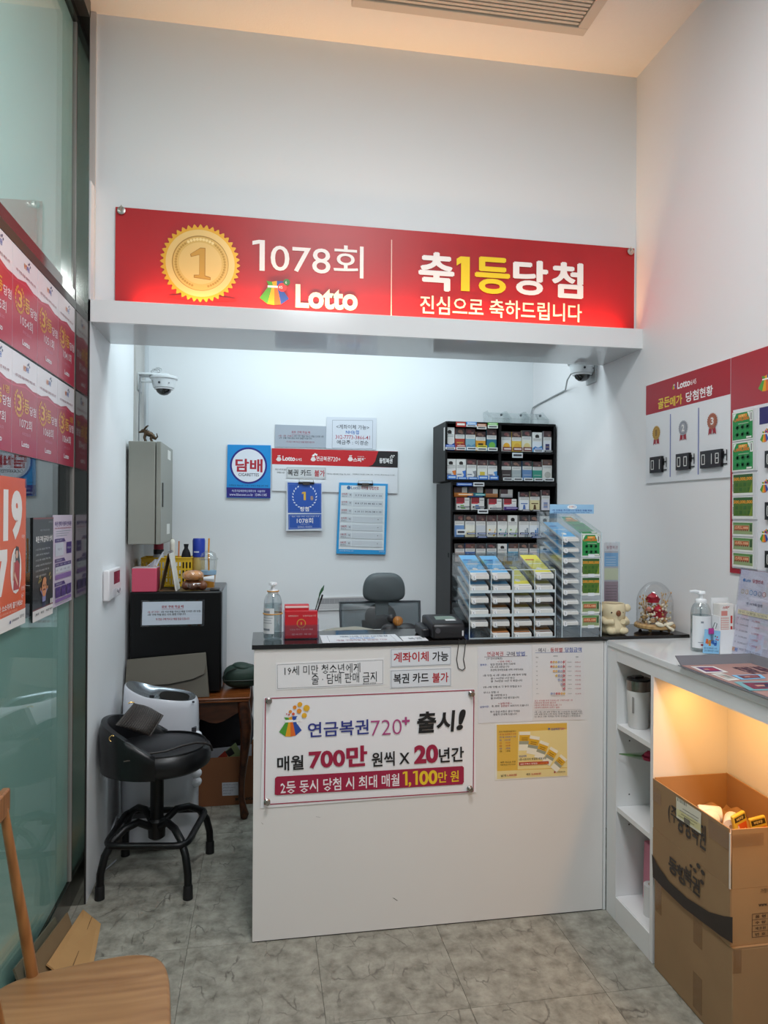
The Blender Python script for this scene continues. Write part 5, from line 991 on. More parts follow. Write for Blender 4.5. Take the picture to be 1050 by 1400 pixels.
c = Vector((1.46, 2.40, sh2)); part('vase', t, lambda b: b.lathe([(.02, .0008), (.024, .01), (.022, .07), (.012, .10), (.014, .13)], c, M('#c9c4bd', .4), 20), smooth=50)
t = thing('pink_block', 'pink block with a cord loop added inside the bottom shelf of the desk', 'paper bag', (1.47, 2.47, .095))  # pink block added where a pink haze shows in the shelf
part('bag_body', t, lambda b: b.prism([(1.435, 2.44, .095), (1.52, 2.44, .095), (1.515, 2.44, .31), (1.44, 2.44, .31)], (0, .06, 0), M('#d98aa0', .6)), bevel=.003); part('cord_loop', t, lambda b: b.tube([(1.45, 2.45, .311), (1.455, 2.45, .34), (1.495, 2.45, .34), (1.50, 2.45, .311)], .0018, M('#c47a90', .7), 6))
t = thing('paper_roll', 'white till roll standing on the bottom shelf of the desk', 'paper roll', (1.405, 2.385, .094)); c = Vector((1.405, 2.385, .094))
part('roll', t, lambda b: b.lathe([(.012, .0006), (.028, .0006), (.028, .11), (.012, .11)], c, M('#d7d6d6', .6), 28), smooth=40); part('core', t, lambda b: b.lathe([(.0118, .0006), (.0118, .1105), (.009, .1105), (.009, .0006)], c, M('#a58a6a', .8), 16), smooth=40)
# ------------------------------------------------------------ cardboard boxes under the desk
def cardboard(h):
    m, nt, b, N, L = nodes_mat('cardboard_'+h[1:])
    tc = N('TexCoord'); n = N('TexNoise'); n.inputs['Scale'].default_value = 7; n.inputs['Detail'].default_value = 5
    wv = N('TexWave'); wv.inputs['Scale'].default_value = 60; wv.inputs['Distortion'].default_value = .4; wv.bands_direction = 'Z'
    c = lin(h); mx = N('Mix'); mx.data_type = 'RGBA'; mx.inputs[6].default_value = tuple(x*.86 for x in c[:3])+(1,); mx.inputs[7].default_value = tuple(min(1, x*1.1) for x in c[:3])+(1,)
    L(tc.outputs['Object'], n.inputs[0]); L(n.outputs['Fac'], mx.inputs[0]); L(mx.outputs[2], b.inputs['Base Color']); b.inputs['Roughness'].default_value = .75
    bp = N('Bump'); bp.inputs['Strength'].default_value = .05; bp.inputs['Distance'].default_value = .001; L(tc.outputs['Object'], wv.inputs[0]); L(wv.outputs['Fac'], bp.inputs['Height']); L(bp.outputs[0], b.inputs['Normal'])
    return m
cb1, cb2 = cardboard('#977855'), cardboard('#a8835a'); tape = clear('packing_tape', (.93, .89, .83), .03, .16, .15)  # cb2: same cardboard, lighter, with warm light put into its colour
bx0, bx1, by0, by1 = 1.330, 1.612, 1.842, 2.252
lo = thing('cardboard_box', 'closed brown cardboard box on the floor under the desk', 'cardboard box', (1.47, 2.04, 0)); zl = .312
part('body', lo, lambda b: b.box(bx0+.003, bx1, by0-.008, by1-.008, .001, zl-.004, cb1), bevel=.003)
part('top_flap', lo, lambda b: b.box(bx0+.003, (bx0+bx1)/2-.001, by0-.008, by1-.008, zl-.0038, zl-.0008, cb1), smooth=0); part('top_flap', lo, lambda b: b.box((bx0+bx1)/2+.001, bx1, by0-.008, by1-.008, zl-.0038, zl-.0008, cb1), smooth=0)
for (ya, yb, za, zb_) in ((1.975, 2.02, .22, .308), (1.975, 2.02, .02, .13)): part('tape', lo, lambda b: b.box(bx0+.0015, bx0+.0028, ya, yb, za, zb_, tape), smooth=0)
part('tape', lo, lambda b: b.box(bx0+.0015, bx0+.0028, 2.20, 2.235, .20, .308, tape), smooth=0); part('tape', lo, lambda b: b.box(bx0+.002, bx0+.03, by0-.0098, by0-.0085, .24, .308, tape), smooth=0)
up_ = thing('cardboard_box', 'open brown cardboard box with raised flaps and black lettering, stacked on another', 'cardboard box', (1.47, 2.05, zl)); zc_, zt_ = .476, .648
th = .005
part('left_wall', up_, lambda b: b.box(bx0, bx0+th, by0, by1, zl, zc_-.0008, cb1), smooth=0); part('front_wall', up_, lambda b: b.box(bx0+th, bx1-th, by0, by0+th, zl, zc_-.0008, cb2), smooth=0)
part('right_wall', up_, lambda b: b.box(bx1-th, bx1, by0, by1, zl, zc_-.0008, cb1), smooth=0); part('back_wall', up_, lambda b: b.box(bx0+th, bx1-th, by1-th, by1, zl, zc_-.0008, cb2), smooth=0)
part('bottom', up_, lambda b: b.box(bx0+th, bx1-th, by0+th, by1-th, zl, zl+.005, cb1), smooth=0)
part('flap', up_, lambda b: b.prism([(bx0+.001, by0+.004, zc_), (bx0+.001, by1-.002, zc_), (bx0-.001, by1, zt_-.004), (bx0-.001, by0+.006, zt_)], (th-.001, 0, 0), cb1), smooth=0)
part('flap', up_, lambda b: b.prism([(bx0+th+.001, by0, zc_), (bx1-th, by0, zc_), (bx1, by0-.006, zt_), (bx0+.004, by0-.002, zt_)], (0, th-.001, 0), cb2), smooth=0)
part('flap', up_, lambda b: b.prism([(bx1-.002, by0+.004, zc_), (bx1-.002, by1-.002, zc_), (bx1-.002, by1, zt_), (bx1-.002, by0+.004, zt_-.012)], (-th+.001, 0, 0), cb2), smooth=0)
part('flap', up_, lambda b: b.prism([(bx0+th, by1-.002, zc_), (bx1-th, by1-.002, zc_), (bx1-th, by1-.002, zt_), (bx0+th, by1-.002, zt_)], (0, -th+.001, 0), cb2), smooth=0)
part('tape', up_, lambda b: b.box(bx0-.0018, bx0-.0005, 2.20, 2.25, .57, .62, tape), smooth=0); part('tape', up_, lambda b: b.box(bx0-.0024, bx0-.0012, by0+.006, by0+.10, .585, .638, tape), smooth=0); part('tape', up_, lambda b: b.box(bx0, bx0+.10, by0-.0085, by0-.007, .60, .635, tape), smooth=0)
part('corner_tape', up_, lambda b: b.box(bx0-.003, bx0-.0003, by0-.003, by0+.002, zc_+.002, zt_-.01, M('#d8cfc4', .35)), smooth=0)
S = Sheet((bx0-.0022, by1, zl), (0, -1, 0), (0, 0, 1), .0003)
BK = '#2a211c'
S.tpx('(주)', 913.5, 1103, 930, 1129, BK, .01); S.tpx('동행복권', 926, 1116, 965, 1150, BK, .02)
S.tpx('동', 914, 1174, 926, 1196, BK, .03); S.tpx('행', 925.5, 1184, 937, 1208, BK, .03); S.tpx('복', 936, 1187, 946, 1211, BK, .03); S.tpx('권', 946, 1199, 957, 1223, BK, .03); S.tpx('DongHaeng Lottery', 937, 1216, 956, 1220, BK)
for u, v, r in ((950, 1190, .006), (955, 1184, .007), (961, 1193, .007), (960, 1206, .0065), (945, 1184, .005)): a, b = S.px(u, v); S.disc(a, b, r*1.5, BK, ry=r*1.05, n=12)
sw = [(891.5, 1167), (899, 1182), (915, 1205), (940, 1228), (970, 1247), (990, 1252.5), (1002, 1254)]; sw2 = [(1002, 1290), (985, 1279), (960, 1260), (935, 1241), (910, 1217), (893, 1199)]
S.poly([S.px(*p) for p in sw]+[S.px(*p) for p in sw2], M(BK, .6))
lb = [S.px(*p) for p in ((925, 1089), (959, 1111), (958.5, 1140), (925, 1117))]; S.poly(lb, '#d9d5c2')
S.poly([S.px(*p) for p in ((925.5, 1105), (958.5, 1127), (958.5, 1137), (925.5, 1115))], '#d6cf9a')
for k in range(9): S.line(*S.px(927+k*1.5, 1090.5+k*.95), *S.px(927+k*1.5, 1095+k*.95), .0016 if k % 3 else .003, INK)
for k, (u0, u1) in enumerate(((934, 956), (930, 955), (932, 954), (928, 950))): S.line(*S.px(u0, 1100+k*4.2+(u0-925)*.62), *S.px(u1, 1100+k*4.2+(u1-925)*.62), .0014, '#5a564a')
S.poly([S.px(*p) for p in ((936, 1117), (944, 1122), (944, 1129), (936, 1124))], '#6a665a')
S.build('lettering', up_)
S = Sheet((bx0, by0-.0008, zl), (1, 0, 0), (0, 0, 1), .0003)
S.tpx('가정의 행복', 1040, 1214, 1062, 1220, BK); S.tpx('www.dhlottery.co.kr', 1037, 1232, 1082, 1239, BK, .02)
a, b = S.px(1028, 1282); c_, d = S.px(1095, 1243); S.frame(a, b, c_, d, .0012, BK)
for k in range(1, 4): S.line(a, b+(d-b)*k/4, c_, b+(d-b)*k/4, .001, BK)
S.line(a+.052, b, a+.052, d, .001, BK)
for k, tx in enumerate(('품 명', '수 량', '제조원', '번 호')): S.text(tx, a+.010, d-(k+.75)*(d-b)/4, a+.044, d-(k+.25)*(d-b)/4, BK, .01)
S.build('lettering', up_)
# contents
for k, (x, y, rot) in enumerate(((1.478, 2.0, .2), (1.535, 1.985, -.15))):
    t = thing('candy_packet', '%s yellow and orange packet standing in the open cardboard box' % ('left' if k == 0 else 'right'), 'packet', (x, y, .545)); m4 = Matrix.Translation((x, y, .572-.010*k)) @ Matrix.Rotation(rot, 4, 'Z') @ Matrix.Rotation(-.25, 4, 'Y')
    part('pouch', t, lambda b: b.box(-.026, .026, -.006, .006, -.05, .05, M('#d9c04a', .35), m4), bevel=.003)
    S = Sheet(m4 @ Vector((-.026, -.0062, -.05)), m4.to_3x3() @ Vector((1, 0, 0)), m4.to_3x3() @ Vector((0, 0, 1)), .0004)
    S.rect(.004, .078, .048, .094, '#3a3424'); S.text('비타', .012, .081, .04, .091, '#e6d98a', .03); S.rect(.012, .02, .048, .07, '#d9642a'); S.rect(.002, .01, .014, .05, '#7fae3a'); S.rect(.024, .03, .042, .05, '#e8c0a0'); S.build('print', t)
for k, (x, y, r, a) in enumerate(((1.40, 2.06, .028, .3), (1.44, 2.10, .026, -.4), (1.47, 2.03, .024, .9), (1.545, 1.90, .03, .2))):
    t = thing('paper_roll', ['white paper roll nearest the left flap inside the open box', 'white paper roll at the back inside the open box', 'white paper roll in the middle inside the open box', 'white paper roll in the near corner inside the open box'][k], 'paper roll', (x, y, .58)); m4 = Matrix.Rotation(a, 4, 'Z') @ Matrix.Rotation(PI/2, 4, 'Y')
    part('roll', t, lambda b: b.lathe([(.006, -.035), (r*.9, -.035), (r, -.03), (r, .03), (r*.9, .035), (.006, .035)], (x, y, .578), M('#e4dcd0', .7), 20, m4), smooth=50); part('core', t, lambda b: b.lathe([(.0058, -.036), (.0058, .036)], (x, y, .578), M('#a58a6a', .8), 10, m4), smooth=50)
t = thing('paper_filler', 'crumpled brown filler paper under the rolls in the open box', 'filler paper', (1.47, 2.05, .33)); t['kind'] = 'stuff'
part('crumple', t, lambda b: b.grid(lambda u, v: (bx0+.010+u*(bx1-bx0-.02), by0+.010+v*(by1-by0-.02), .542+.02*math.sin(u*17+v*5)*math.cos(v*19-u*3)), 30, 30, cb2), smooth=30, kind='stuff')
# ------------------------------------------------------------ things on the desk
c = Vector((at(958, 850, Y=2.33).x, 2.33, DZ)); hb = at(958, 808, Y=2.33).z-DZ; R = .0345
t = thing('sanitizer_bottle', 'clear hand sanitizer pump bottle with white label on the white desk', 'sanitizer bottle', tuple(c))
pump_bottle(t, c, R, hb, bg, .60, (.07, .60, 2.6, '#e3e4e6', ((.35, .45, .78, .84, '#8a8f96'), (.6, .66, .25, .38, '#b3b8bd'), (.25, .75, .17, .19, '#8a8f96'), (.35, .72, .08, .14, '#a33a4a'))), M('#eceef0', .25), (-.052, -.012, .01))
x0, x1 = 1.592, 1.652
hz = at(990, 818, Y=2.30).z
t = thing('slip_holder', 'white upright holder of bet slips on the desk beside the sanitizer', 'slip holder', (1.62, 2.30, DZ))
hw_ = M('#e9e9ea', .3)
part('back', t, lambda b: b.box(x0, x1+.008, 2.318, 2.322, DZ+.0006, hz, hw_), smooth=0); part('side', t, lambda b: b.box(x1+.004, x1+.008, 2.272, 2.318, DZ+.0006, hz-.02, hw_), smooth=0); part('side', t, lambda b: b.box(x0, x0+.004, 2.272, 2.318, DZ+.0006, hz-.06, hw_), smooth=0); part('front', t, lambda b: b.box(x0, x1+.008, 2.268, 2.272, DZ+.0006, DZ+.085, hw_), smooth=0); part('floor', t, lambda b: b.box(x0, x1+.008, 2.272, 2.318, DZ+.0006, DZ+.004, hw_), smooth=0)
zs_ = at(985, 826, Y=2.28).z
q = thing('bet_slips', 'stack of white bet slips with red print in the white holder', 'paper slips', (1.62, 2.295, DZ+.0045)); part('stack', q, lambda b: b.box(x0+.005, x1-.002, 2.276, 2.312, DZ+.0045, zs_, M('#e4dfda', .5)), smooth=0)
S = Sheet((x0+.005, 2.276, DZ+.0045), (1, 0, 0), (0, 0, 1), .0004); w_, h = x1-x0-.007, zs_-DZ-.0045
S.text('스피또', w_*.2, h*.90, w_*.75, h*.96, '#c03a34', .03); S.rect(w_*.1, h*.76, w_*.55, h*.86, '#d88a80')
for i in range(5):
    for j in range(12): S.rect(w_*(.08+i*.12), h*(.18+j*.047), w_*(.15+i*.12), h*(.205+j*.047), '#d98a7c', up=False)
S.rect(w_*.78, h*.6, w_*.92, h*.76, '#c03a34'); S.rect(w_*.78, h*.40, w_*.92, h*.54, '#c03a34'); S.disc(w_*.85, h*.33, w_*.06, '#c03a34', n=10); S.build('print', q)
# blue card with pink clip
P = [at(u, v, Y=2.262) for u, v in ((961, 893), (983, 894), (985, 863), (964, 860))]
t = thing('price_card', 'light blue card with colourful lettering held by a pink clip', 'card', tuple((P[0]+P[1])/2))
part('sheet', t, lambda b: b.prism(P, (0, .002, 0), M('#8fc6ea', .4)), smooth=0)
r_ = (P[1]-P[0]).normalized(); S = Sheet(P[0], r_, Vector((0, -1, 0)).cross(r_), .0004)
S.tpx('특', 964.5, 873.5, 968.5, 881.5, '#d9642a', .05); S.tpx('별', 968.5, 874.5, 972, 883, '#c98a2a', .05); S.tpx('배', 972, 875, 976, 881, '#2a66b8', .05); S.tpx('급', 976, 876, 980, 883, '#2a66b8', .05)
for k, (u, v, col) in enumerate(((978, 870, '#3a8a4a'), (980.5, 871, '#c03a3a'), (981.5, 875, '#c03a3a'), (979, 874, '#c03a6a'))): S.disc(*S.px(u, v), .0028, col, n=8)
S.tpx('비타 1개 구매하시면 1,000원', 962.5, 885, 980, 887.5, '#2a3a5a'); S.tpx('2개 구매하시면 1,900원', 962.5, 888.5, 982, 891.5, '#2a3a5a'); S.build('lettering', t)
pc = at(972, 862, Y=2.26)
part('clip', t, lambda b: (b.box(pc.x-.009, pc.x+.009, 2.256, 2.261, pc.z-.012, pc.z+.008, M('#b03a8c', .35)), b.tube([pc+Vector((.004, -.004, .008)), pc+Vector((.012, -.004, .028)), pc+Vector((.022, -.002, .024)), pc+Vector((.016, -.003, .006))], .0012, M('#77787a', .3, metal=1), 6), b.tube([pc+Vector((-.003, -.006, -.010)), pc+Vector((-.002, -.006, -.036)), pc+Vector((.003, -.006, -.036)), pc+Vector((.004, -.006, -.01))], .0011, M('#77787a', .3, metal=1), 6)), smooth=40)
# winning numbers notice leaning on the wall
bl = Vector((1.640, 2.275, DZ+.002)); uu = (Vector((1.680, 2.275, DZ+.30))-bl).normalized()
t = thing('notice', 'white winning numbers notice leaning on the right wall behind the tray', 'notice', tuple(bl+Vector((0, -.1, 0))))
part('sheet', t, lambda b: b.prism([bl, bl+Vector((0, -.22, 0)), bl+Vector((0, -.22, 0))+uu*.298, bl+uu*.298], (.0015, 0, 0), M('#dcdbe6', .35)), smooth=0)
S = Sheet(bl, (0, -1, 0), uu, .0004); w_, h = .22, .298
S.disc(.022, .262, .006, '#3a7ab8', n=10); S.text('Lotto', .030, .257, .058, .268, '#3a7ab8', .02); S.text('당첨번호', .066, .256, .12, .269, '#b84a5a', .02)
for k, cl in enumerate(('#c9b98a', '#c9a87a', '#5a9ad0', '#4a8ac8', '#8a8a96', '#c05a5a')): S.disc(.022+k*.022, .222, .0085, cl, n=16); S.disc(.022+k*.022, .222, .0062, '#e0dfe6', n=14); S.text(str(k*7+3), .019+k*.022, .219, .025+k*.022, .225, cl)
S.text('제 1078회 당첨', .05, .178, .13, .188, '#4a4a66', .01); S.rect(.012, .142, .2, .158, '#d3cba6'); S.text('등위  당첨금  당첨자', .018, .146, .16, .154, '#55554a')
for k in range(5): S.text('%d등' % (k+1), .016, .125-k*.021, .022, .131-k*.021, '#55556a'); S.text('25,000,000', .03, .124-k*.021, .075, .130-k*.021, '#55556a'); S.text('1,100원', .095, .124-k*.021, .13, .131-k*.021, '#b84a5a')
S.text('동행', .008, .010, .022, .024, '#d08a3a', .03); S.text('복권', .022, .010, .036, .024, '#3a6ab8', .03); S.text('복권은 소액으로 1인 10만원', .045, .018, .15, .026, '#4a4a66'); S.build('print', t)
part('acrylic_sleeve', t, lambda b: b.prism([bl+Vector((-.004, .002, 0)), bl+Vector((-.004, -.222, 0)), bl+Vector((-.004, -.222, 0))+uu*.305, bl+Vector((-.004, .002, 0))+uu*.305], (.002, 0, 0), clear('sleeve', (.96, .96, .98), .04, .3)), smooth=0)
# grey tray with pink lining and tickets
tx0, tx1, ty0, ty1 = 1.318, 1.592, 1.50, 2.105; tz0, tz1 = DZ+.001, DZ+.034; ins = .014
t = thing('tray', 'dark grey plastic tray with a dusty pink lining on the white desk', 'tray', (1.47, 1.8, DZ)); tg = M('#77757b', .4)
part('tray_floor', t, lambda b: b.box(tx0+ins, tx1-ins, ty0+ins, ty1-ins, tz0, tz0+.003, tg), smooth=0)
for nm, q in (('tray_wall', [(tx0, ty1, tz1), (tx1, ty1, tz1), (tx1-ins, ty1-ins, tz0), (tx0+ins, ty1-ins, tz0)]), ('tray_wall', [(tx0, ty0, tz1), (tx1, ty0, tz1), (tx1-ins, ty0+ins, tz0), (tx0+ins, ty0+ins, tz0)]), ('tray_wall', [(tx1, ty0, tz1), (tx1, ty1, tz1), (tx1-ins, ty1-ins, tz0), (tx1-ins, ty0+ins, tz0)])):
    part(nm, t, lambda b: b.add(q, [(0, 1, 2, 3)], tg), smooth=0, solid=.003)
part('tray_wall', t, lambda b: b.add([(tx0+.004, ty0+.01, tz0+.004), (tx0+.004, ty1-.01, tz0+.004), (tx0+ins, ty1-ins, tz0), (tx0+ins, ty0+ins, tz0)], [(0, 1, 2, 3)], tg), smooth=0, solid=.003)
part('lining', t, lambda b: b.box(tx0+ins+.001, tx1-ins-.001, ty0+ins+.001, ty1-ins-.001, tz0+.0032, tz0+.0045, M('#a8837c', .6, var=.1)), smooth=0)
S = Sheet((tx0+ins, ty0, tz0+.0046), (1, 0, 0), (0, 1, 0), .0003)
S.tpx('행복한 복권', 1012, 911, 1055, 922, '#4a2a3a', .06); S.build('lining_print', t)
for k, (lab, pts, base, a_, b_) in enumerate((('ticket with a blue and crimson picture, farthest left in the tray', ((944, 911), (976, 911), (996, 919), (964, 920)), '#e3dfdc', '#5a2a66', '#a02a4a'), ('white printed ticket below the crimson picture ticket in the tray', ((972, 921), (986, 920), (1012, 929), (996, 930.5)), '#dedcd6', '#b9b6ae', '#8a8780'), ('light blue ticket with a dark red picture in the tray', ((1000, 923), (1040, 922), (1047, 927), (1014, 929)), '#7ec0e6', '#6a2a38', '#8c4a4a'), ('teal rimmed ticket with a dark crimson picture at the tray edge', ((1003, 932), (1068, 931), (1080, 943), (1025, 944)), '#6fa8ae', '#7a2840', '#2e2040'))):
    P = [at(u, v, Z=tz0+.0060) for u, v in pts]; q = thing('ticket', lab, 'ticket', tuple(P[0]), 0, 'tickets lying in the grey tray')
    part('card', q, lambda b: b.prism(P, (0, 0, -.0007), M(base, .4)), smooth=0)
    S = Sheet(P[3], (P[2]-P[3]), Vector((0, 0, 1)).cross(P[2]-P[3]), .0003); L4 = [S.px(*p) for p in pts]
    cx_, cy_ = sum(p[0] for p in L4)/4, sum(p[1] for p in L4)/4; sc = lambda f, dx=0: [(cx_+(p[0]-cx_)*f+dx, cy_+(p[1]-cy_)*f) for p in L4]
    S.poly(sc(.72), a_); S.poly(sc(.42, .008), b_); S.poly(sc(.2, -.01), '#c08a7a'); S.build('print', q)
# ------------------------------------------------------------ winner board on the right wall
def BR(u, v): return 870+u/4.243, 470+v/4.243
XB = XR-.006
def rboard(name, label, u0, u1, zlo, zhi, col, cat='board', th=.006, x=XB, **k):
    y0, y1 = at(u0, 600, X=x).y, at(u1, 600, X=x).y
    t = thing(name, label, cat, (x, (y0+y1)/2, zlo)); part('panel', t, lambda b: b.box(x, x+th-.0005, y1, y0, zlo, zhi, M(col, .3)), smooth=0)
    return t, Sheet((x, y0, zlo), (0, -1, 0), (0, 0, 1), .0004), y0-y1, zhi-zlo
ztop = at(883, 528, X=XB).z; zlow = at(883, 661, X=XB).z; zred = at(883, 568, X=XB).z
t, S, w_, h = rboard('winner_board', 'white winner count board with red header, three medals and black digits', 883, 998.5, zlow, ztop, '#e0e1e4')
S.rect(0, zred-zlow, w_, h, '#a5182a')
def BT(tx, u0, v0, u1, v1, c, bold=0): S.tpx(tx, *BR(u0, v0), *BR(u1, v1), c, bold)
BT('Lotto', 238, 211, 313, 253, WHT, .03); BT('6/45', 316, 206, 348, 235, WHT); x0, y0 = S.px(*BR(207, 268)); x1, y1 = S.px(*BR(232, 222)); bag(S, x0, y0, x1-x0, y1-y0, dots=False)
BT('골든', 127, 313, 195, 372, '#e6c93a', .02); BT('메가', 197, 299, 267, 358, '#e6c93a', .02); BT('당첨', 288, 272, 362, 332, WHT, .02); BT('현황', 368, 248, 445, 308, WHT, .02)
for u, v0, v1 in ((197, 408, 772), (360, 372, 758)): a0, b0 = S.px(*BR(u, v1)); a1, b1 = S.px(*BR(u, v0)); S.rect(a0-.003, b0, a0+.003, b1, '#6a72b0')
for k, (u, v, c1, c2) in enumerate(((117, 517, '#b98f3c', '#8a6420'), (273, 488, '#9a9ca4', '#6a6c74'), (443, 448, '#a8624a', '#7a3f2c'))):
    a, b = S.px(*BR(u, v)); r = .030
    for sx in (-1, 1): S.poly([(a+sx*.002, b-r*.8), (a+sx*.020, b-r*.9), (a+sx*.024, b-r*1.75), (a+sx*.013, b-r*1.5), (a+sx*.004, b-r*1.7)], '#9c2030')
    S.disc(a, b, r, c1, n=80, lobes=20); S.disc(a, b, r*.80, c2, n=30); S.disc(a, b, r*.74, c1, n=30); S.text(str(k+1), a-.009, b-.014, a+.009, b+.014, c2 if k == 0 else '#e0dcd8', .03)
for u0, v0, u1, v1 in ((147, 660, 180, 735), (304, 638, 342, 716), (490, 615, 532, 700)): BT('번', u0, v0, u1, v1, INK, .005)
S.build('lettering', t)
def seg7(S, a0, b0, w, h, dgt, c='#e3e2de'):
    on = {'0': 'abcdef', '1': 'bc', '2': 'abged', '3': 'abgcd', '8': 'abcdefg', '5': 'afgcd', '4': 'fgbc'}[dgt]; t_ = w*.17; m = h/2
    R4 = {'a': (0, h-t_, w, h), 'd': (0, 0, w, t_), 'g': (0, m-t_/2, w, m+t_/2), 'f': (0, m, t_, h), 'e': (0, 0, t_, m), 'b': (w-t_, m, w, h), 'c': (w-t_, 0, w, m)}
    for q in on: x0, y0, x1, y1 = R4[q]; S.rect(a0+x0, b0+y0, a0+x1, b0+y1, c, up=False)
def digits(t, u0, v0, u1, v1, tx, x=XB, S=None):
    dp = .012; xf = x-dp; um = (u0+u1)/2; vm = (v0+v1)/2
    ya = at(*BR(u0, vm), X=xf).y; yb = at(*BR(u1, vm), X=xf).y; z0 = at(*BR(um, v1), X=xf).z; z1 = at(*BR(um, v0), X=xf).z
    b = MB(); b.box(xf, x-.0009, yb, ya, z0, z1, M('#121114', .3)); bx = b.build('digit_block', t, smooth=0)
    D = Sheet((xf, ya, z0), (0, -1, 0), (0, 0, 1), .0005); n = len(tx); W = ya-yb; H = z1-z0
    for k, ch in enumerate(tx): seg7(D, W*(k+.22)/n, H*.2, W*.52/n, H*.6, ch)
    D.build('digit_segments', bx)
digits(t, 77, 655, 144, 748, '01', S=S); digits(t, 228, 636, 303, 731, '00', S=S); digits(t, 369, 617, 489, 718, '018', S=S)
zlow2 = at(1000, 783, X=XB).z
yA = at(998.8, 600, X=XB).y; yB_ = 1.45
t = thing('winner_board', 'large red rimmed board of scratch tickets and money bags on the right wall', 'board', (XB, (yA+yB_)/2, zlow2))
part('panel', t, lambda b: b.box(XB, XB+.0055, yB_, yA, zlow2, ztop, M('#a5182a', .3)), smooth=0)
S = Sheet((XB, yA, zlow2), (0, -1, 0), (0, 0, 1), .0004)
a0, b0 = S.px(*BR(557, 1310)); a1 = S.px(*BR(557, 500))[0]; b1 = S.px(*BR(600, 378))[1]
S.rect(a0, .018, yA-yB_-.02, b1, '#dddce0')
a, b = S.px(*BR(705, 285)); c_, d = S.px(*BR(800, 150)); bag(S, a, b, (c_-a), d-b, dots=False)
a, b = S.px(*BR(715, 470)); d = S.px(*BR(715, 372))[1]; S.rect(a, b, a+.5, d, '#2a2566'); S.text('당첨현황', a+.06, b+.02, a+.22, d-.02, WHT, .02)
for v0, v1 in ((488, 575), (780, 865), (1065, 1150)):
    a, b = S.px(*BR(718, v1)); d = S.px(*BR(718, v0))[1]; bag(S, a, b, (d-b)*.85, (d-b)*.9, dots=True)
S.build('lettering', t)
for v0, v1, tx in ((615, 715, '00'), (918, 1022, '00'), (1205, 1305, '02')): digits(t, 744, v0, 860, v1, tx, S=S)
for k, (v0, v1, kind, n, lab) in enumerate(((388, 740, 0, 2, 'green scratch ticket pair, topmost on the red rimmed board'), (750, 1018, 1, 2, 'olive scratch ticket pair in the middle of the red rimmed board'), (1030, 1300, 2, 3, 'pale green strip of three scratch tickets, lowest on the red rimmed board'))):
    p0 = S.px(*BR(563, (v0+v1)/2+5))[0]; p1 = S.px(*BR(692, (v0+v1)/2))[0]; zb_ = S.px(*BR(627, v1))[1]; zt_ = S.px(*BR(627, v0))[1]
    ya, yb = yA-p0, yA-p1; z0, z1 = zlow2+zb_, zlow2+zt_
    q = thing('scratch_ticket', lab, 'scratch ticket', (XB-.004, (ya+yb)/2, z0), 0, 'scratch tickets on the board')
    part('acrylic_pocket', q, lambda b: b.box(XB-.005, XB-.0008, yb-.012, ya, z0, z1, M('#d2d2d4', .2)), smooth=0)
    D = Sheet((XB-.005, ya, z0), (0, -1, 0), (0, 0, 1), .0004); H = (z1-z0)/n
    for j in range(n): scratch(D, .003, j*H+.002, ya-yb-.004, (j+1)*H-.002, kind)
    D.build('print', q)
# ------------------------------------------------------------ antique table with the black fridge
dw = wood('dark_walnut', '#2a140a', '#5a3018', .3, (1, 6, 6), 4)
dw2 = wood('walnut_top', '#5a2c12', '#8a4c22', .22, (1, 6, 6), 4)
tb = thing('wooden_table', 'antique dark wooden table with curved legs under the black fridge', 'table', (-.37, 3.95, 0)); tzt = .618
TX0, TX1, TY0, TY1 = -.665, -.055, 3.640, 4.27
part('table_top', tb, lambda b: (b.box(TX0, TX1, TY0, TY1, tzt-.010, tzt, dw2), b.box(TX0+.006, TX1-.006, TY0+.006, TY1, tzt-.024, tzt-.0102, dw2)), bevel=.004)
def apron(b):
    n = 17; top = tzt-.0245; pts = [(TX0+.03+(TX1-TX0-.06)*k/(n-1), TY0+.03, .505+.022*math.cos(k/(n-1)*4*PI)+.02*(abs(k/(n-1)-.5)*2)**3) for k in range(n)]
    b.prism(pts+[(TX1-.03, TY0+.03, top), (TX0+.03, TY0+.03, top)], (0, .018, 0), dw)
part('apron', tb, apron, smooth=0)
part('apron', tb, lambda b: b.box(TX1-.045, TX1-.03, TY0+.05, TY1-.05, .50, tzt-.0245, dw), smooth=0); part('apron', tb, lambda b: b.box(TX0+.03, TX0+.045, TY0+.05, TY1-.05, .50, tzt-.0245, dw), smooth=0)
for x, sx in ((TX1-.035, 1), (TX0+.035, -1)):
    for y, sy in ((TY0+.035, -1), (TY1-.05, 1)):
        def leg(b):
            pr = [(0, .59, .030), (.006, .53, .032), (.012, .46, .030), (.010, .38, .025), (.002, .28, .020), (-.006, .18, .016), (-.006, .10, .015), (.002, .05, .018), (.008, .02, .023), (.006, .004, .018)]
            b.tube([(x+sx*o*1.2, y+sy*o*1.2, z) for o, z, r in pr], [r for o, z, r in pr], dw, 12)
        part('leg', tb, leg, smooth=60)
fz = tzt+.0005; FX0, FX1, FY0, FY1, FZ1 = -.655, -.205, 3.735, 4.255, 1.140
fb = M('#08080a', .35, spec=.3)
fr = thing('mini_fridge', 'black mini fridge with a taped notice standing on the wooden table', 'fridge', (-.43, 4.0, fz))
part('cabinet', fr, lambda b: b.box(FX0, FX1, FY0+.05, FY1, fz+.012, FZ1, M('#3c3d42', .3)), bevel=.006)
frd = part('door', fr, lambda b: b.box(FX0, FX1, FY0, FY0+.044, fz+.012, FZ1+.004, fb), bevel=.008)
part('door_seal', fr, lambda b: b.box(FX0+.006, FX1-.006, FY0+.0445, FY0+.0495, fz+.02, FZ1-.01, M('#222226', .7)), smooth=0)
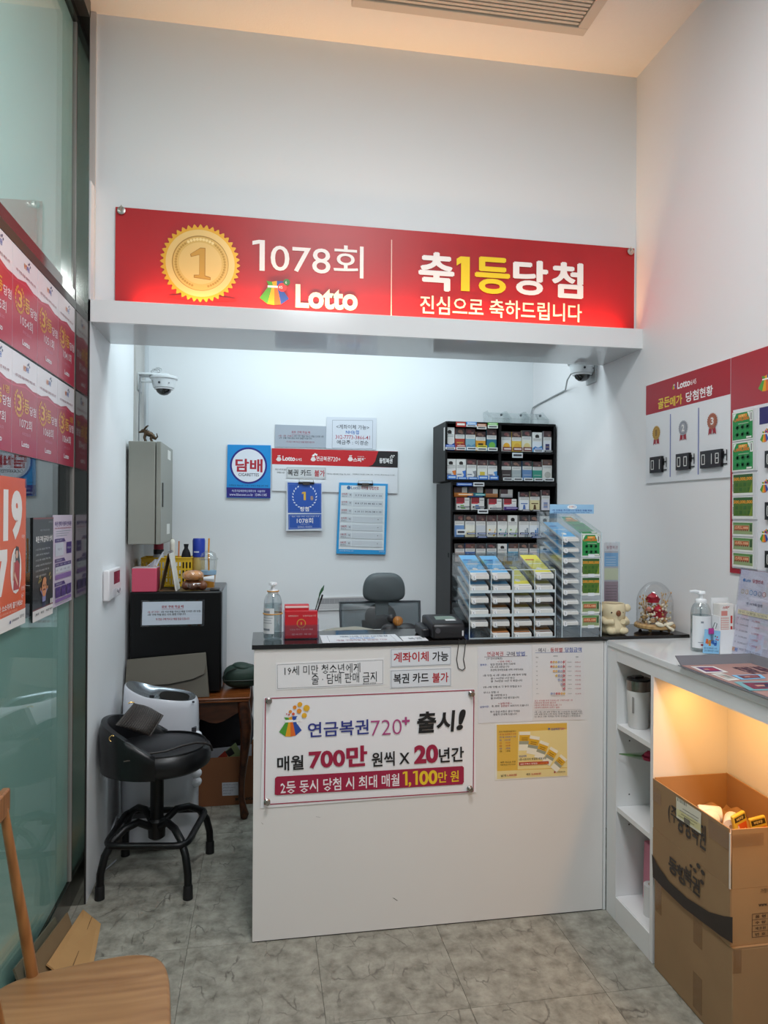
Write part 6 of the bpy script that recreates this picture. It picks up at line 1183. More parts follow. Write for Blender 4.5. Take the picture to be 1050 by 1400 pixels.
part('hinge', fr, lambda b: b.box(FX1-.06, FX1-.012, FY0+.015, FY0+.085, FZ1+.0045, FZ1+.014, M('#1a1a1c', .4)), bevel=.002)
for x in (FX0+.04, FX1-.04):
    for y in (FY0+.07, FY1-.04): part('foot', fr, lambda b: b.lathe([(.014, 0), (.014, .0115)], (x, y, fz), M('#151517', .6), 12))
part('trim_edge', fr, lambda b: b.box(FX1+.0005, FX1+.003, FY0+.06, FY1-.02, fz+.02, FZ1-.006, M('#9aa0a6', .35)), smooth=0)
P = [at(u, v, Y=FY0-.002) for u, v in ((195, 823), (276.5, 822), (276, 853), (194, 855))]
part('notice_sleeve', frd, lambda b: b.prism([p+Vector((d, 0, e)) for p, d, e in zip(P, (-.006, .012, .012, -.006), (.008, .008, -.010, -.008))], (0, .0015, 0), clear('sleeve_dark', (.85, .86, .88), .08, .4)), smooth=0)
part('notice', frd, lambda b: b.prism([p+Vector((0, -.0006, 0)) for p in P], (0, .0005, 0), M('#c9d3de', .45)), smooth=0)['label'] = 'white notice with red heading'
S = Sheet(P[3]+Vector((0, -.0008, 0)), (P[2]-P[3]), Vector((0, -1, 0)).cross((P[2]-P[3]).normalized()), .0003)
S.tpx('로또 구매 하실 때', 221, 827.5, 251, 831.5, '#a3283c', .02); S.line(*S.px(221, 833), *S.px(251, 832.5), .0015, '#a3283c'); S.tpx('1등 1장 구매시', 202, 835.5, 218, 838, '#a3283c', .01); S.tpx('5장 이상 매월 하시고 매월 드리면 1등 당첨', 220, 834.5, 274, 837.5, INK, .01); S.tpx('5장 구매 하실 분은 미리 말씀 드립니다', 202, 838.5, 254, 841.5, INK, .01); S.tpx('꼭 현금 구매 하시고 매월 현금 드립니다', 213, 844.5, 259, 848, '#a3283c', .01)
S.build('notice_print', frd)
ft = FZ1+.0045
# things on the fridge
pk = M('#d0506a', .5); x0, x1 = at(180, 795, Y=3.74).x, at(214, 795, Y=3.74).x; zt = at(197, 777, Y=3.74).z
t = thing('tissue_box', 'pink tissue box with a white tissue pulled out on the fridge', 'tissue box', ((x0+x1)/2, 3.80, ft))
part('box', t, lambda b: b.box(x0, x1, 3.740, 3.86, ft, zt, pk), bevel=.003)
part('rim', t, lambda b: b.box(x0+.001, x1-.001, 3.741, 3.859, zt+.0003, zt+.002, M('#e2d2d6', .5)), smooth=0)
def tis(u, v):
    return Vector((x0+.06+u*.055+v*.035, 3.80+.02*math.sin(u*5+v*3)-v*.02, zt+.003+v*.055*(.4+u)+.008*math.sin(u*9)))
part('tissue', t, lambda b: b.grid(tis, 10, 8, M('#dfe3ea', .8)), smooth=60)
pts = {k: at(u, v, Y=3.755) for k, (u, v) in dict(a=(217, 807), b=(229, 757), c=(240, 806), d=(231, 757)).items()}
t = thing('tent_calendar', 'white tent calendar seen end on at the front of the fridge top', 'calendar', (pts['b'].x, 3.82, ft))
za = ft+.0005; zb2 = pts['b'].z
def leaf(b, xa, xb, m, th): b.prism([(xa, 3.757, za), (xa+th, 3.757, za), (xb+th, 3.757, zb2), (xb, 3.757, zb2)], (0, .15, 0), m)
cbm = M('#6a543a', .8)
part('board', t, lambda b: leaf(b, pts['a'].x, pts['b'].x, cbm, .003), smooth=0); part('board', t, lambda b: leaf(b, pts['c'].x-.003, pts['b'].x+.004, cbm, .003), smooth=0)
part('pages', t, lambda b: leaf(b, pts['c'].x, pts['b'].x+.007, M('#d8d6cf', .6), .006), smooth=0); part('foot_strip', t, lambda b: b.box(pts['a'].x+.004, pts['c'].x-.004, 3.757, 3.907, za, za+.002, cbm), smooth=0)
for k in range(7): part('ring', t, lambda b: b.tube([(pts['b'].x+.005+.007*math.cos(a), 3.77+k*.02, zb2+.004+.007*math.sin(a)) for a in [i*PI/6 for i in range(12)]], .0009, M('#a9acb0', .3, metal=1), 5, closed=True))
# yellow basket with things in it
bx0_, bx1_, by0_, by1_ = at(193, 770, Y=3.98).x, at(262, 770, Y=3.98).x, 3.98, 4.14; bz1 = at(240, 763, Y=3.98).z
ym = M('#d9ae1c', .45)
t = thing('basket', 'yellow perforated plastic basket behind the tent calendar on the fridge', 'basket', ((bx0_+bx1_)/2, 4.06, ft))
def wall_y(b, y):
    nx = 15; w_ = (bx1_-bx0_)/nx
    b.box(bx0_, bx1_, y, y+.003, bz1-.012, bz1, ym); b.box(bx0_, bx1_, y, y+.003, ft+.0005, ft+.012, ym)
    for r in range(3):
        z0 = ft+.012+r*(bz1-ft-.024)/3; z1 = ft+.012+(r+1)*(bz1-ft-.024)/3
        b.box(bx0_, bx1_, y, y+.003, z1-.010, z1, ym)
        for k in range(nx+1): b.box(max(bx0_, bx0_+k*w_-.0045), min(bx1_, bx0_+k*w_+.0045), y, y+.003, z0, z1-.0101, ym)
part('front', t, lambda b: wall_y(b, by0_), smooth=0); part('back', t, lambda b: wall_y(b, by1_-.003), smooth=0)
part('side', t, lambda b: b.box(bx0_, bx0_+.003, by0_+.003, by1_-.003, ft+.0005, bz1, ym), smooth=0); part('side', t, lambda b: b.box(bx1_-.003, bx1_, by0_+.003, by1_-.003, ft+.0005, bz1, ym), smooth=0); part('base', t, lambda b: b.box(bx0_, bx1_, by0_+.003, by1_-.003, ft+.0005, ft+.003, ym), smooth=0)
part('rim', t, lambda b: b.tube([(bx0_, by0_-.001, bz1), (bx1_, by0_-.001, bz1), (bx1_+.001, by1_, bz1), (bx0_-.001, by1_, bz1)], .004, ym, 6, closed=True), smooth=40)
def up(u, vtop, Y=4.05): p = at(u, vtop, Y=Y); return p.x, p.z
x, z = up(217, 743); c = Vector((x, 4.05, ft+.006))
t = thing('bottle', 'clear bottle with a red and black cap in the yellow basket', 'bottle', tuple(c)); h = z-c.z
part('body', t, lambda b: b.lathe([(.028, 0), (.03, .005), (.03, h*.66), (.026, h*.74)], c, M('#aeb4bc', .25), 20), smooth=50); part('cap', t, lambda b: b.lathe([(.026, h*.86), (.026, h)], c, M('#a3243a', .4), 20), smooth=40); part('cap_ring', t, lambda b: b.lathe([(.0275, h*.745), (.0275, h*.855)], c, M('#15151a', .4), 20), smooth=40)
x, z = up(236, 737); c = Vector((x, 4.045, ft+.006)); h = z-c.z
t = thing('back_scratcher_roll', 'ribbed cream cylinder standing in the yellow basket', 'tube', tuple(c)); t.name = 'ribbed_tube'; WM['ribbed_tube'] = WM['back_scratcher_roll']
part('tube_body', t, lambda b: b.lathe([(.013, 0)]+[(.0145 if k % 2 else .0135, h*k/24) for k in range(1, 23)]+[(.012, h*.97), (.006, h)], c, M('#d6d2c6', .5), 18), smooth=50); part('end_cap', t, lambda b: b.lathe([(.0062, h+.0002), (.0062, h+.003)], c, M('#b9b4a6', .5), 12))
x, z = up(245, 741); a = Vector((x-.004, 4.04, ft+.006)); t = thing('stick', 'thin orange stick standing in the yellow basket', 'stick', tuple(a)); part('shaft', t, lambda b: b.tube([a, Vector((x, 4.04, z))], .004, M('#c97a4a', .5), 8)); part('tip', t, lambda b: b.ball((x, 4.04, z+.002), .0045, .0045, .004, M('#b0623a', .5), 8, 6))
x, z = up(254, 744); c = Vector((x, 4.07, ft+.006)); h = z-c.z
t = thing('pouch', 'black cloth pouch stuffed in the yellow basket', 'pouch', tuple(c)); part('pouch_body', t, lambda b: b.ball(c+Vector((0, 0, h*.45)), .028, .024, h*.45, M('#0f1016', .8), 16, 12, pw=.8), smooth=60); part('drawstring_top', t, lambda b: b.lathe([(.018, h*.82), (.010, h*.90), (.014, h)], c, M('#0f1016', .8), 14), smooth=60)
x, z = up(272, 736, 4.06); c = Vector((x, 4.06, ft)); h = z-ft
t = thing('spray_can', 'tall royal blue bottle behind the plastic cup on the fridge', 'bottle', tuple(c)); t.name = 'tall_bottle'; WM['tall_bottle'] = WM['spray_can']
part('body', t, lambda b: b.lathe([(.030, .0006), (.033, .01), (.033, h*.55), (.032, h*.60)], c, M('#b9a36a', .35), 24), smooth=50); part('cap', t, lambda b: b.lathe([(.0335, h*.605), (.0345, h*.95), (.031, h)], c, M('#1f3aa0', .35), 24), smooth=40); part('cap_mark', t, lambda b: b.grid(lambda u, v: c+Vector((.0349*math.cos(-PI*.75+u*.9), .0349*math.sin(-PI*.75+u*.9), h*(.70+v*.03))), 6, 2, M('#c9d2ea', .5)))
x = at(285, 780, Y=3.90).x; c = Vector((x, 3.90, ft)); hc = at(285, 765, Y=3.90).z-ft; hl = at(285, 755, Y=3.90).z-ft; hs = at(285, 736, Y=3.90).z-ft
cup = clear('cup_plastic', (.93, .95, .95), .06, .4)
t = thing('plastic_cup', 'clear plastic cup of orange juice with dome lid and orange straw', 'cup', tuple(c))
part('cup_body', t, lambda b: b.lathe([(.032, .0006), (.034, .004), (.046, hc)], c, cup, 28), smooth=50); part('juice', t, lambda b: b.lathe([(.031, .004), (.0385, hc*.46)], c, M('#d98f1e', .3), 24), smooth=50); part('blue_band', t, lambda b: b.lathe([(.0405, hc*.48), (.0425, hc*.62)], c, M('#8fb0c9', .4), 28), smooth=50)
part('dome_lid', t, lambda b: b.lathe([(.050, hc+.0005), (.050, hc+.008), (.044, hc+.009), (.036, hl*.97), (.016, hl+.006), (.012, hl+.008)], c, cup, 28), smooth=50); part('straw', t, lambda b: b.tube([c+Vector((.004, 0, .02)), c+Vector((0, 0, hs*.7)), c+Vector((.002, 0, hs))], .0045, M('#e0952e', .4), 8), smooth=50)
for k, (lab, u, v, rx_, ry_, rz_, col) in enumerate((('golden bread bun in clear wrap resting on the dark bread', 264, 783, .052, .045, .027, '#c98a4e'), ('dark brown braided bread in clear wrap on the fridge', 266, 798, .058, .048, .026, '#6a3d22'))):
    p = at(u, v, Y=3.79); p.z = ft+.027+.0505*(1-k) if k == 0 else ft+.0265
    t = thing('bread', lab, 'bread', (p.x, p.y, p.z-rz_)); bm2 = M(col, .4, var=.35, vscale=22, bump=.25, bscale=40)
    if k == 0: part('bun', t, lambda b: b.ball(p, rx_, ry_, rz_, bm2, 24, 14, pw=.85), smooth=60)
    else: part('braid', t, lambda b: [b.ball(p+Vector((-.036+.024*i, (-.008 if i % 2 else .006), 0)), .026, .040, rz_, bm2, 14, 10, Matrix.Rotation(.5 if i % 2 else -.4, 4, 'Z')) for i in range(4)], smooth=60)
    wrap = clear('film_wrap', (.97, .97, .98), .10, .45, .08)
    part('wrapper', t, lambda b: b.grid(lambda a, w_: p+Vector(((rx_+.005)*math.cos(a*2*PI)*math.sin(w_*PI)*(1+.05*math.sin(a*37)), (ry_+.004)*math.sin(a*2*PI)*math.sin(w_*PI)*(1+.05*math.sin(a*29)), (rz_+.0015)*math.cos(w_*PI)*-1)), 40, 12, wrap, closed_u=True), smooth=60)
    if k == 0: part('wrapper_tail', t, lambda b: b.grid(lambda a, w_: p+Vector((rx_+w_*.055, .02*math.sin(a*2*PI)*(.3+w_*.5), -.018+.02*math.cos(a*2*PI)*(.3+w_*.5)+.004*math.sin(a*29))), 14, 5, M('#dfe3e6', .3), closed_u=True), smooth=60)
# flat grey document case leaning on the fridge front
lm = M('#5b564b', .5, bump=.06, bscale=300)
cs = [at(u, v, Y=3.70) for u, v in ((172, 903), (281, 893), (287, 951), (172, 952))]
t = thing('document_case', 'taupe leather document case leaning against the black fridge', 'document case', (cs[3].x+.2, 3.69, tzt))
z0 = tzt+.001; xa, xb = -.664, cs[2].x; za_, zb2_ = cs[0].z, cs[1].z
part('back_panel', t, lambda b: b.prism([(xa, 3.668, z0), (xb, 3.668, z0), (cs[1].x, 3.716, zb2_), (xa, 3.716, za_)], (0, .012, 0), lm), bevel=.003)
part('flap', t, lambda b: b.prism([(xa, 3.716, za_+.0005), (cs[1].x, 3.716, zb2_+.0005), (cs[1].x+.004, 3.690, z0+.17), (cs[1].x-.004, 3.682, z0+.115), (cs[1].x-.06, 3.678, z0+.092), (-.45, 3.675, z0+.072), (xa, 3.673, z0+.062)], (0, -.004, 0), lm), bevel=.0015)
# dark green pouch at the right of the table
t = thing('toiletry_bag', 'dark green drawstring bag on the right end of the wooden table', 'bag', (-.095, 3.86, tzt)); gm = M('#1e3329', .6, bump=.2, bscale=30)
pb_ = at(337, 918, Y=3.84); part('bag_body', t, lambda b: (b.ball((-.105, 3.86, tzt+.062), .095, .075, .061, gm, 24, 14, pw=.75), b.ball((-.10, 3.85, tzt+.112), .055, .05, .022, gm, 18, 10, Matrix.Rotation(.15, 4, 'Y'))), smooth=60)
part('carry_strap', t, lambda b: b.tube([(-.19, 3.80, tzt+.04), (-.198, 3.79, tzt+.07), (-.175, 3.785, tzt+.10), (-.13, 3.785, tzt+.118)], .005, M('#16261e', .7), 6)); part('piping', t, lambda b: b.tube([(-.198+.186*k/10, 3.782+.012*abs(k/5-1)**2, tzt+.052) for k in range(11)], .003, M('#16261e', .5), 6))
# cardboard box and dark bag under the table
x0, x1, y0, y1, zt = -.335, -.028, 3.84, 4.12, .255
cb3 = cardboard('#7a4c2c')
t = thing('cardboard_box', 'open brown cardboard box with shipping label under the wooden table', 'cardboard box', (-.18, 3.98, 0))
for nm, bb in (('front_wall', (x0, x1, y0, y0+.004, .001, zt)), ('back_wall', (x0, x1, y1-.004, y1, .001, zt)), ('side_wall', (x0, x0+.004, y0+.004, y1-.004, .001, zt)), ('side_wall', (x1-.004, x1, y0+.004, y1-.004, .001, zt)), ('bottom', (x0+.004, x1-.004, y0+.004, y1-.004, .001, .006))): part(nm, t, lambda b: b.box(*bb, cb3), smooth=0)
part('flap', t, lambda b: b.prism([(x0, y0+.004, zt+.0005), (x0, y1, zt+.0005), (x0-.03, y1, zt+.09), (x0-.03, y0+.004, zt+.09)], (.003, 0, 0), cb3), smooth=0)
S = Sheet((x0, y0-.0006, 0), (1, 0, 0), (0, 0, 1), .0004)
S.poly([S.px(*p) for p in ((303.5, 1070), (329, 1069), (329, 1087), (304, 1088))], '#b9bcc4')
for k in range(4): S.tpx('품명 복권 5장 1,000원 번호', 305, 1071.5+k*4, 305+20-k*3, 1074+k*4, '#4a4a55')
S.tpx('KING', 322, 1090, 346, 1094, '#1c120c', .03); S.build('lettering', t)
t = thing('duffel_bag', 'dark grey cloth bag stuffed behind the box under the table', 'bag', (-.22, 4.0, .255)); part('bag_body', t, lambda b: b.ball((-.19, 4.03, .345), .15, .09, .13, M('#27262b', .8, bump=.3, bscale=18), 28, 16, pw=.7), smooth=60); part('print_patch', t, lambda b: b.prism([(-.16, 3.938, .30), (-.09, 3.94, .31), (-.09, 3.94, .318), (-.16, 3.938, .312)], (0, -.001, 0), M('#0c0c0e', .6)), smooth=0)
t = thing('leaflet', 'white leaflet with a red corner sticking out of the box under the table', 'leaflet', (-.16, 3.90, .10)); part('sheet', t, lambda b: b.prism([(-.29, 3.888, .10), (-.05, 3.888, .10), (-.05, 3.893, .30), (-.28, 3.893, .285)], (0, .002, 0), M('#b9bcc4', .5)), smooth=0)
S = Sheet((-.29, 3.8875, .10), (1, 0, 0), (0, .005, .19), .0005); S.poly([S.px(*p) for p in ((300, 1034), (322, 1015), (330, 1030), (326, 1036))], '#8a9a6a'); S.poly([S.px(*p) for p in ((297, 1036), (308, 1026), (312, 1036))], '#9a3424'); S.poly([S.px(*p) for p in ((308, 1028), (316, 1022), (321, 1030), (313, 1035))], '#1f1d1f'); S.build('print', t)
# ------------------------------------------------------------ white dehumidifier
dm = M('#d6d8df', .28); cx, cy, rx0, ry0 = -.467, 3.495, .173, .125
t = thing('dehumidifier', 'white oval dehumidifier with a black control panel in front of the table', 'dehumidifier', (cx, cy, 0))
def sup(a, rx_, ry_, p=2.6): c_, s_ = math.cos(a), math.sin(a); return math.copysign(abs(c_)**(2/p), c_)*rx_, math.copysign(abs(s_)**(2/p), s_)*ry_
def ztop(x): f = (x-cx)/rx0; return .690-.028*f+.050*max(0, -f-.25)**1.4
def dbody(b):
    L = [(.03, .96, .96), (.05, 1, 1), (.30, 1, 1), (.55, 1, 1), (.64, .985, .985)]; n = 56; vs = []; fs = []
    for z, a_, c_ in L:
        for k in range(n): x, y = sup(2*PI*k/n, rx0*a_, ry0*c_); vs.append((cx+x, cy+y, z))
    for sc in (.955, .91):
        for k in range(n): x, y = sup(2*PI*k/n, rx0*sc, ry0*sc); vs.append((cx+x, cy+y, ztop(cx+x)-(.008 if sc > .93 else -.002)))
    for i in range(6):
        for k in range(n): fs.append((i*n+k, i*n+(k+1) % n, (i+1)*n+(k+1) % n, (i+1)*n+k))
    fs.append(list(range(n-1, -1, -1)))
    b.add(vs, fs, dm)
part('body', t, dbody, smooth=50)
part('base', t, lambda b: b.lathe([(1, .002), (1, .0295)], (cx, cy, 0), M('#24242a', .5), 48, None, rx0*.93, ry0*.93), smooth=40)
sv = M('#9fa6ad', .22, metal=.8)
def top_disc(b, sx0, sx1, syr, m, dz, dip=0):
    n = 36; mx = (sx0+sx1)/2; rr = (sx1-sx0)/2; vs = [(mx, cy, ztop(mx)+dz-dip)]
    for f in (.5, 1):
        for k in range(n): x, y = sup(2*PI*k/n, rr*f, syr*f); vs.append((mx+x, cy+y, ztop(mx+x)+dz-dip*(1-f)))
    b.add(vs, [(0, 1+k, 1+(k+1) % n) for k in range(n)]+[(1+k, 1+n+k, 1+n+(k+1) % n, 1+(k+1) % n) for k in range(n)], m)
def recess(b):
    n = 56; vs = []; fs = []; R_ = ((.912, .0015), (.86, -.006), (.70, -.013), (.35, -.015), (.01, -.015))
    for sc, dz in R_:
        for k in range(n): x, y = sup(2*PI*k/n, rx0*sc, ry0*sc); vs.append((cx+x, cy+y, ztop(cx+x)+dz-.016*max(0, min(1, (-x/rx0-.05)*3))*(sc < .8)))
    for i in range(len(R_)-1):
        for k in range(n): fs.append((i*n+k, i*n+(k+1) % n, (i+1)*n+(k+1) % n, (i+1)*n+k))
    b.add(vs, fs, sv)
part('silver_recess', t, recess, smooth=60)
part('control_panel', t, lambda b: top_disc(b, cx-rx0*.05, cx+rx0*.74, ry0*.62, M('#0a090b', .32, spec=.2), -.004), smooth=60, recalc=False)
part('grip_slot', t, lambda b: b.box(cx-rx0*.30, cx-rx0*.18, cy-.025, cy-.005, ztop(cx)-.016, ztop(cx)-.004, M('#1a1a1e', .4)), smooth=0)
part('side_slot', t, lambda b: b.box(cx+rx0*.84, cx+rx0*.97, cy-ry0*.66, cy-ry0*.50, .525, .545, M('#3a3a40', .5)), smooth=0)
for z in (.50, .40, .365, .325, .285): part('louvre', t, lambda b: b.ball((cx+rx0*.965, cy-ry0*.52, z), .028, .018, .024, M('#dfe2e8', .25), 14, 10, Matrix.Rotation(-.5, 4, 'Y')), smooth=60)
part('intake_notch', t, lambda b: b.box(cx-.12, cx-.045, cy-ry0-.0012, cy-ry0+.002, .155, .185, M('#4a4a52', .6)), smooth=0)
part('emblem', t, lambda b: b.box(cx+rx0*.86, cx+rx0*.92, cy-ry0*.66, cy-ry0*.60, .66, .668, M('#55555c', .5)), smooth=0)
part('power_cord', t, lambda b: b.tube([(-.635, 3.44, .12), (-.645, 3.40, .16), (-.655, 3.33, .13), (-.662, 3.27, .05), (-.66, 3.22, .006), (-.63, 3.30, .005)], .004, M('#b9bac0', .5), 6))
# ------------------------------------------------------------ black stool with a handbag
blk = M('#0b0b0e', .36, bump=.05, bscale=120); pipe = M('#09090b', .4, spec=.35)
SCX, SCY = -.437, 3.155
t = thing('work_stool', 'black upholstered work stool with a foot ring in front of the dehumidifier', 'stool', (SCX, SCY, 0))
def seat(b):
    n, prof = 48, [(.20, .462), (.86, .464), (.98, .482), (1.0, .510), (.985, .540), (.90, .556), (.86, .552), (.60, .560), (.25, .564)]
    vs = []; fs = []
    for r, z in prof:
        for k in range(n):
            a = 2*PI*k/n; x = .225*math.cos(a); y = .195*math.sin(a)
            if math.cos(a) > 0: x = .225*abs(math.cos(a))**.8
            vs.append((SCX+x*r, SCY+y*r, z))
    for i in range(len(prof)-1):
        for k in range(n): fs.append((i*n+k, i*n+(k+1) % n, (i+1)*n+(k+1) % n, (i+1)*n+k))
    fs.append(list(range(n-1, -1, -1))); fs.append([(len(prof)-1)*n+k for k in range(n)]); b.add(vs, fs, blk)
part('seat', t, seat, smooth=60)
def back(b):
    def f(u, v):
        a = PI+(u-.5)*PI*1.05; e = 1-abs(2*u-1)**2.2; h = .56+.115*e; z = .47+(h-.47)*v
        return a, e, z
    nu, nv = 29, 6; vs = []; fs = []
    for side in (1.02, .84):
        for j in range(nv):
            for i in range(nu):
                a, e, z = f(i/(nu-1), j/(nv-1)); q = side*(1+.02*(j/(nv-1))) - (.04*(j == nv-1) if side > 1 else -.04*(j == nv-1))
                vs.append((SCX+.225*math.cos(a)*q, SCY+.195*math.sin(a)*q, z+(.010 if 0 < j < nv-1 else 0)*(j/nv)))
    N_ = nu*nv
    for o in (0, N_):
        for j in range(nv-1):
            for i in range(nu-1): fs.append((o+j*nu+i, o+j*nu+i+1, o+(j+1)*nu+i+1, o+(j+1)*nu+i))
    for i in range(nu-1): fs.append(((nv-1)*nu+i, (nv-1)*nu+i+1, N_+(nv-1)*nu+i+1, N_+(nv-1)*nu+i)); fs.append((i, i+1, N_+i+1, N_+i))
    for i in (0, nu-1):
        for j in range(nv-1): fs.append((j*nu+i, (j+1)*nu+i, N_+(j+1)*nu+i, N_+j*nu+i))
    b.add(vs, fs, blk)
part('backrest', t, back, smooth=70)
part('seat_piping', t, lambda b: b.tube([(SCX+.225*(math.copysign(abs(math.cos(a))**(.8 if math.cos(a) > 0 else 1), math.cos(a)))*.90, SCY+.195*math.sin(a)*.90, .557) for a in [2*PI*k/48 for k in range(48)]], .004, blk, 6, closed=True), smooth=60)
part('column', t, lambda b: b.lathe([(.028, .22), (.028, .46)], (SCX, SCY, 0), pipe, 20)); part('hub', t, lambda b: b.lathe([(.022, .155), (.035, .165), (.038, .235), (.030, .245)], (SCX, SCY, 0), pipe, 24), smooth=40)
feet = [(-.632, 2.990), (-.285, 2.938), (-.226, 3.318), (-.600, 3.352)]
for fx, fy in feet:
    d = Vector((fx-SCX, fy-SCY, 0)); L = d.length; d.normalize()
    P = [Vector((SCX, SCY, 0))+d*r+Vector((0, 0, z)) for r, z in ((.03, .215), (L*.35, .252), (L*.58, .245), (L*.78, .215), (L*.92, .165), (L*.99, .10), (L, .04))]
    lg_ = part('leg', t, lambda b: b.tube(P, .0155, pipe, 12), smooth=60)
    part('foot_cap', lg_, lambda b: b.lathe([(.0195, .001), (.0185, .05), (.0165, .055)], (fx, fy, 0), M('#0b0b0d', .6), 16), smooth=40)
ring = [Vector((SCX, SCY, .205))+(Vector((fx-SCX, fy-SCY, 0))*.93) for fx, fy in feet]
def rr(P, r=.055, n=5):
    out = []
    for i in range(len(P)):
        a, p, c_ = P[i-1], P[i], P[(i+1) % len(P)]; d0 = (a-p).normalized()*r; d1 = (c_-p).normalized()*r
        for k in range(n+1): f = k/n; out.append((p+d0)*(1-f)**2+p*2*f*(1-f)+(p+d1)*f*f)
    return out
part('foot_ring', t, lambda b: b.tube(rr(ring), .0135, pipe, 10, closed=True), smooth=60)
# woven handbag
hb_ = M('#2a2422', .45, bump=.3, bscale=120)
def woven():
    m, nt, b, N, L = nodes_mat('woven_leather'); tc = N('TexCoord'); mp = N('Mapping'); mp.inputs['Rotation'].default_value = (0, 0, .5); mp.inputs['Scale'].default_value = (1, 1, 1)
    ck = N('TexChecker'); ck.inputs['Scale'].default_value = 110; ck.inputs[1].default_value = lin('#2a2421'); ck.inputs[2].default_value = lin('#403833')
    L(tc.outputs['Object'], mp.inputs[0]); L(mp.outputs[0], ck.inputs[0]); L(ck.outputs[0], b.inputs['Base Color']); b.inputs['Roughness'].default_value = .5
    bp = N('Bump'); bp.inputs['Strength'].default_value = .5; bp.inputs['Distance'].default_value = .002; L(ck.outputs['Fac'], bp.inputs['Height']); L(bp.outputs[0], b.inputs['Normal']); return m
wv_ = woven()
t = thing('handbag', 'dark brown woven leather handbag with gold clasp lying on the black stool', 'handbag', (-.50, 3.10, .566))
HB = [at(158, 991, Y=3.045), at(206, 1007, Y=3.045), at(224, 978, Y=3.10), at(183, 961, Y=3.12)]
def hb_p(u, v, side):
    p = HB[0].lerp(HB[1], u).lerp(HB[3].lerp(HB[2], u), v); e = (1-abs(2*u-1)**3)*(1-abs(2*v-1)**3)
    p = p+Vector((0, 1, .35))*(-.030*e if side == 0 else .045*e)+Vector((0, 0, .006*math.sin(u*PI)*v))
    return Vector((p.x, p.y, max(p.z, .5645)))
part('bag_body', t, lambda b: (b.grid(lambda u, v: hb_p(u, v, 0), 26, 18, wv_), b.grid(lambda u, v: hb_p(u, v, 1), 26, 18, wv_)), smooth=60)
def ribs(b):
    for k in range(17): b.tube([hb_p((k+.5)/17, .02+.96*i/12, 0)+Vector((0, -.0008, .0005)) for i in range(13)], .0021, hb_, 5)
part('woven_strips', t, ribs, smooth=60, kind='stuff')
gd = M('#c9a86a', .25, metal=1)
part('zip_pull', t, lambda b: b.tube([HB[3]+Vector((.002, -.004, .002)), HB[3]+Vector((-.012, -.01, .006)), HB[3]+Vector((-.020, -.012, .001))], .003, gd, 6)); part('strap_ring', t, lambda b: b.tube([(-.592+.012*math.cos(a), 3.010, .634+.012*math.sin(a)) for a in [k*PI/6 for k in range(12)]], .0022, gd, 6, closed=True)); part('clasp', t, lambda b: b.tube([(-.583, 3.008, .627), (-.572, 3.006, .616), (-.566, 3.005, .610)], [.003, .004, .0025], gd, 6))
part('strap', t, lambda b: b.tube([(-.566, 3.004, .609), (-.54, 2.998, .590), (-.50, 2.995, .576), (-.44, 2.99, .572), (-.38, 3.005, .574), (-.32, 3.04, .582), (-.27, 3.07, .582), (-.232, 3.09, .572), (-.212, 3.11, .555), (-.206, 3.12, .53)], .0048, hb_, 8), smooth=60); part('strap_loop', t, lambda b: b.tube([(-.57, 3.006, .604), (-.53, 2.990, .586), (-.495, 2.98, .572), (-.49, 2.975, .563), (-.51, 2.968, .556), (-.54, 2.968, .552)], .0025, M('#4a403a', .4), 6), smooth=60)
# ------------------------------------------------------------ office chair behind the counter
gm1 = M('#5f686b', .5); OX, OY = .628, 3.70
t = thing('office_chair', 'grey mesh office chair with a padded headrest behind the counter', 'chair', (OX, OY-.25, 0))
hx0, hx1 = at(496, 805, Y=OY).x, at(553, 805, Y=OY).x; hz0, hz1 = at(525, 822, Y=OY).z, at(525, 783, Y=OY).z
def head(b):
    def prof(a):
        x = math.cos(a); z = math.sin(a); w_ = (hx1-hx0)/2; h = (hz1-hz0)
        return (math.copysign(abs(x)**.55, x)*w_*(1 if z < 0 else 1-.06*z), (math.copysign(abs(z)**(.55 if z < 0 else .85), z))*h*(.40 if z < 0 else .60))
    n = 40; vs = []; fs = []; cx_ = (hx0+hx1)/2; cz = hz0+(hz1-hz0)*.40
    for f, y in ((.75, -.040), (.93, -.032), (1, -.015), (1, .005), (.93, .022), (.75, .03)):
        for k in range(n): x, z = prof(2*PI*k/n); vs.append((cx_+x*f, OY+y, cz+z*f))
    for i in range(5):
        for k in range(n): fs.append((i*n+k, i*n+(k+1) % n, (i+1)*n+(k+1) % n, (i+1)*n+k))
    fs.append(list(range(n))); fs.append([5*n+k for k in range(n)]); b.add(vs, fs, M('#4d5558', .5))
part('headrest', t, head, smooth=60)
bx0_, bx1_ = at(466, 835, Y=OY).x, at(577, 835, Y=OY).x; bzt = at(520, 823, Y=OY).z; cxb = (bx0_+bx1_)/2; wb = (bx1_-bx0_)/2
def mesh_back(u, v): x = (2*u-1); return Vector((cxb+x*wb*(.93+.07*v), OY+.03-.05*(1-x*x)+.03*(v-.5)**2*4, .62+(bzt-.62-.006*x*x)*v))
part('mesh_back', t, lambda b: b.grid(mesh_back, 20, 14, clear('chair_mesh', (.50, .54, .56), .10, .25, .4)), smooth=60, solid=.003)
part('back_frame', t, lambda b: b.tube([mesh_back(i/12, 1) for i in range(13)]+[mesh_back(1, 1-i/10) for i in range(1, 11)]+[mesh_back(1-i/12, 0) for i in range(1, 13)]+[mesh_back(0, i/10) for i in range(1, 10)], .006, M('#4a4f54', .4), 8, closed=True), smooth=60)
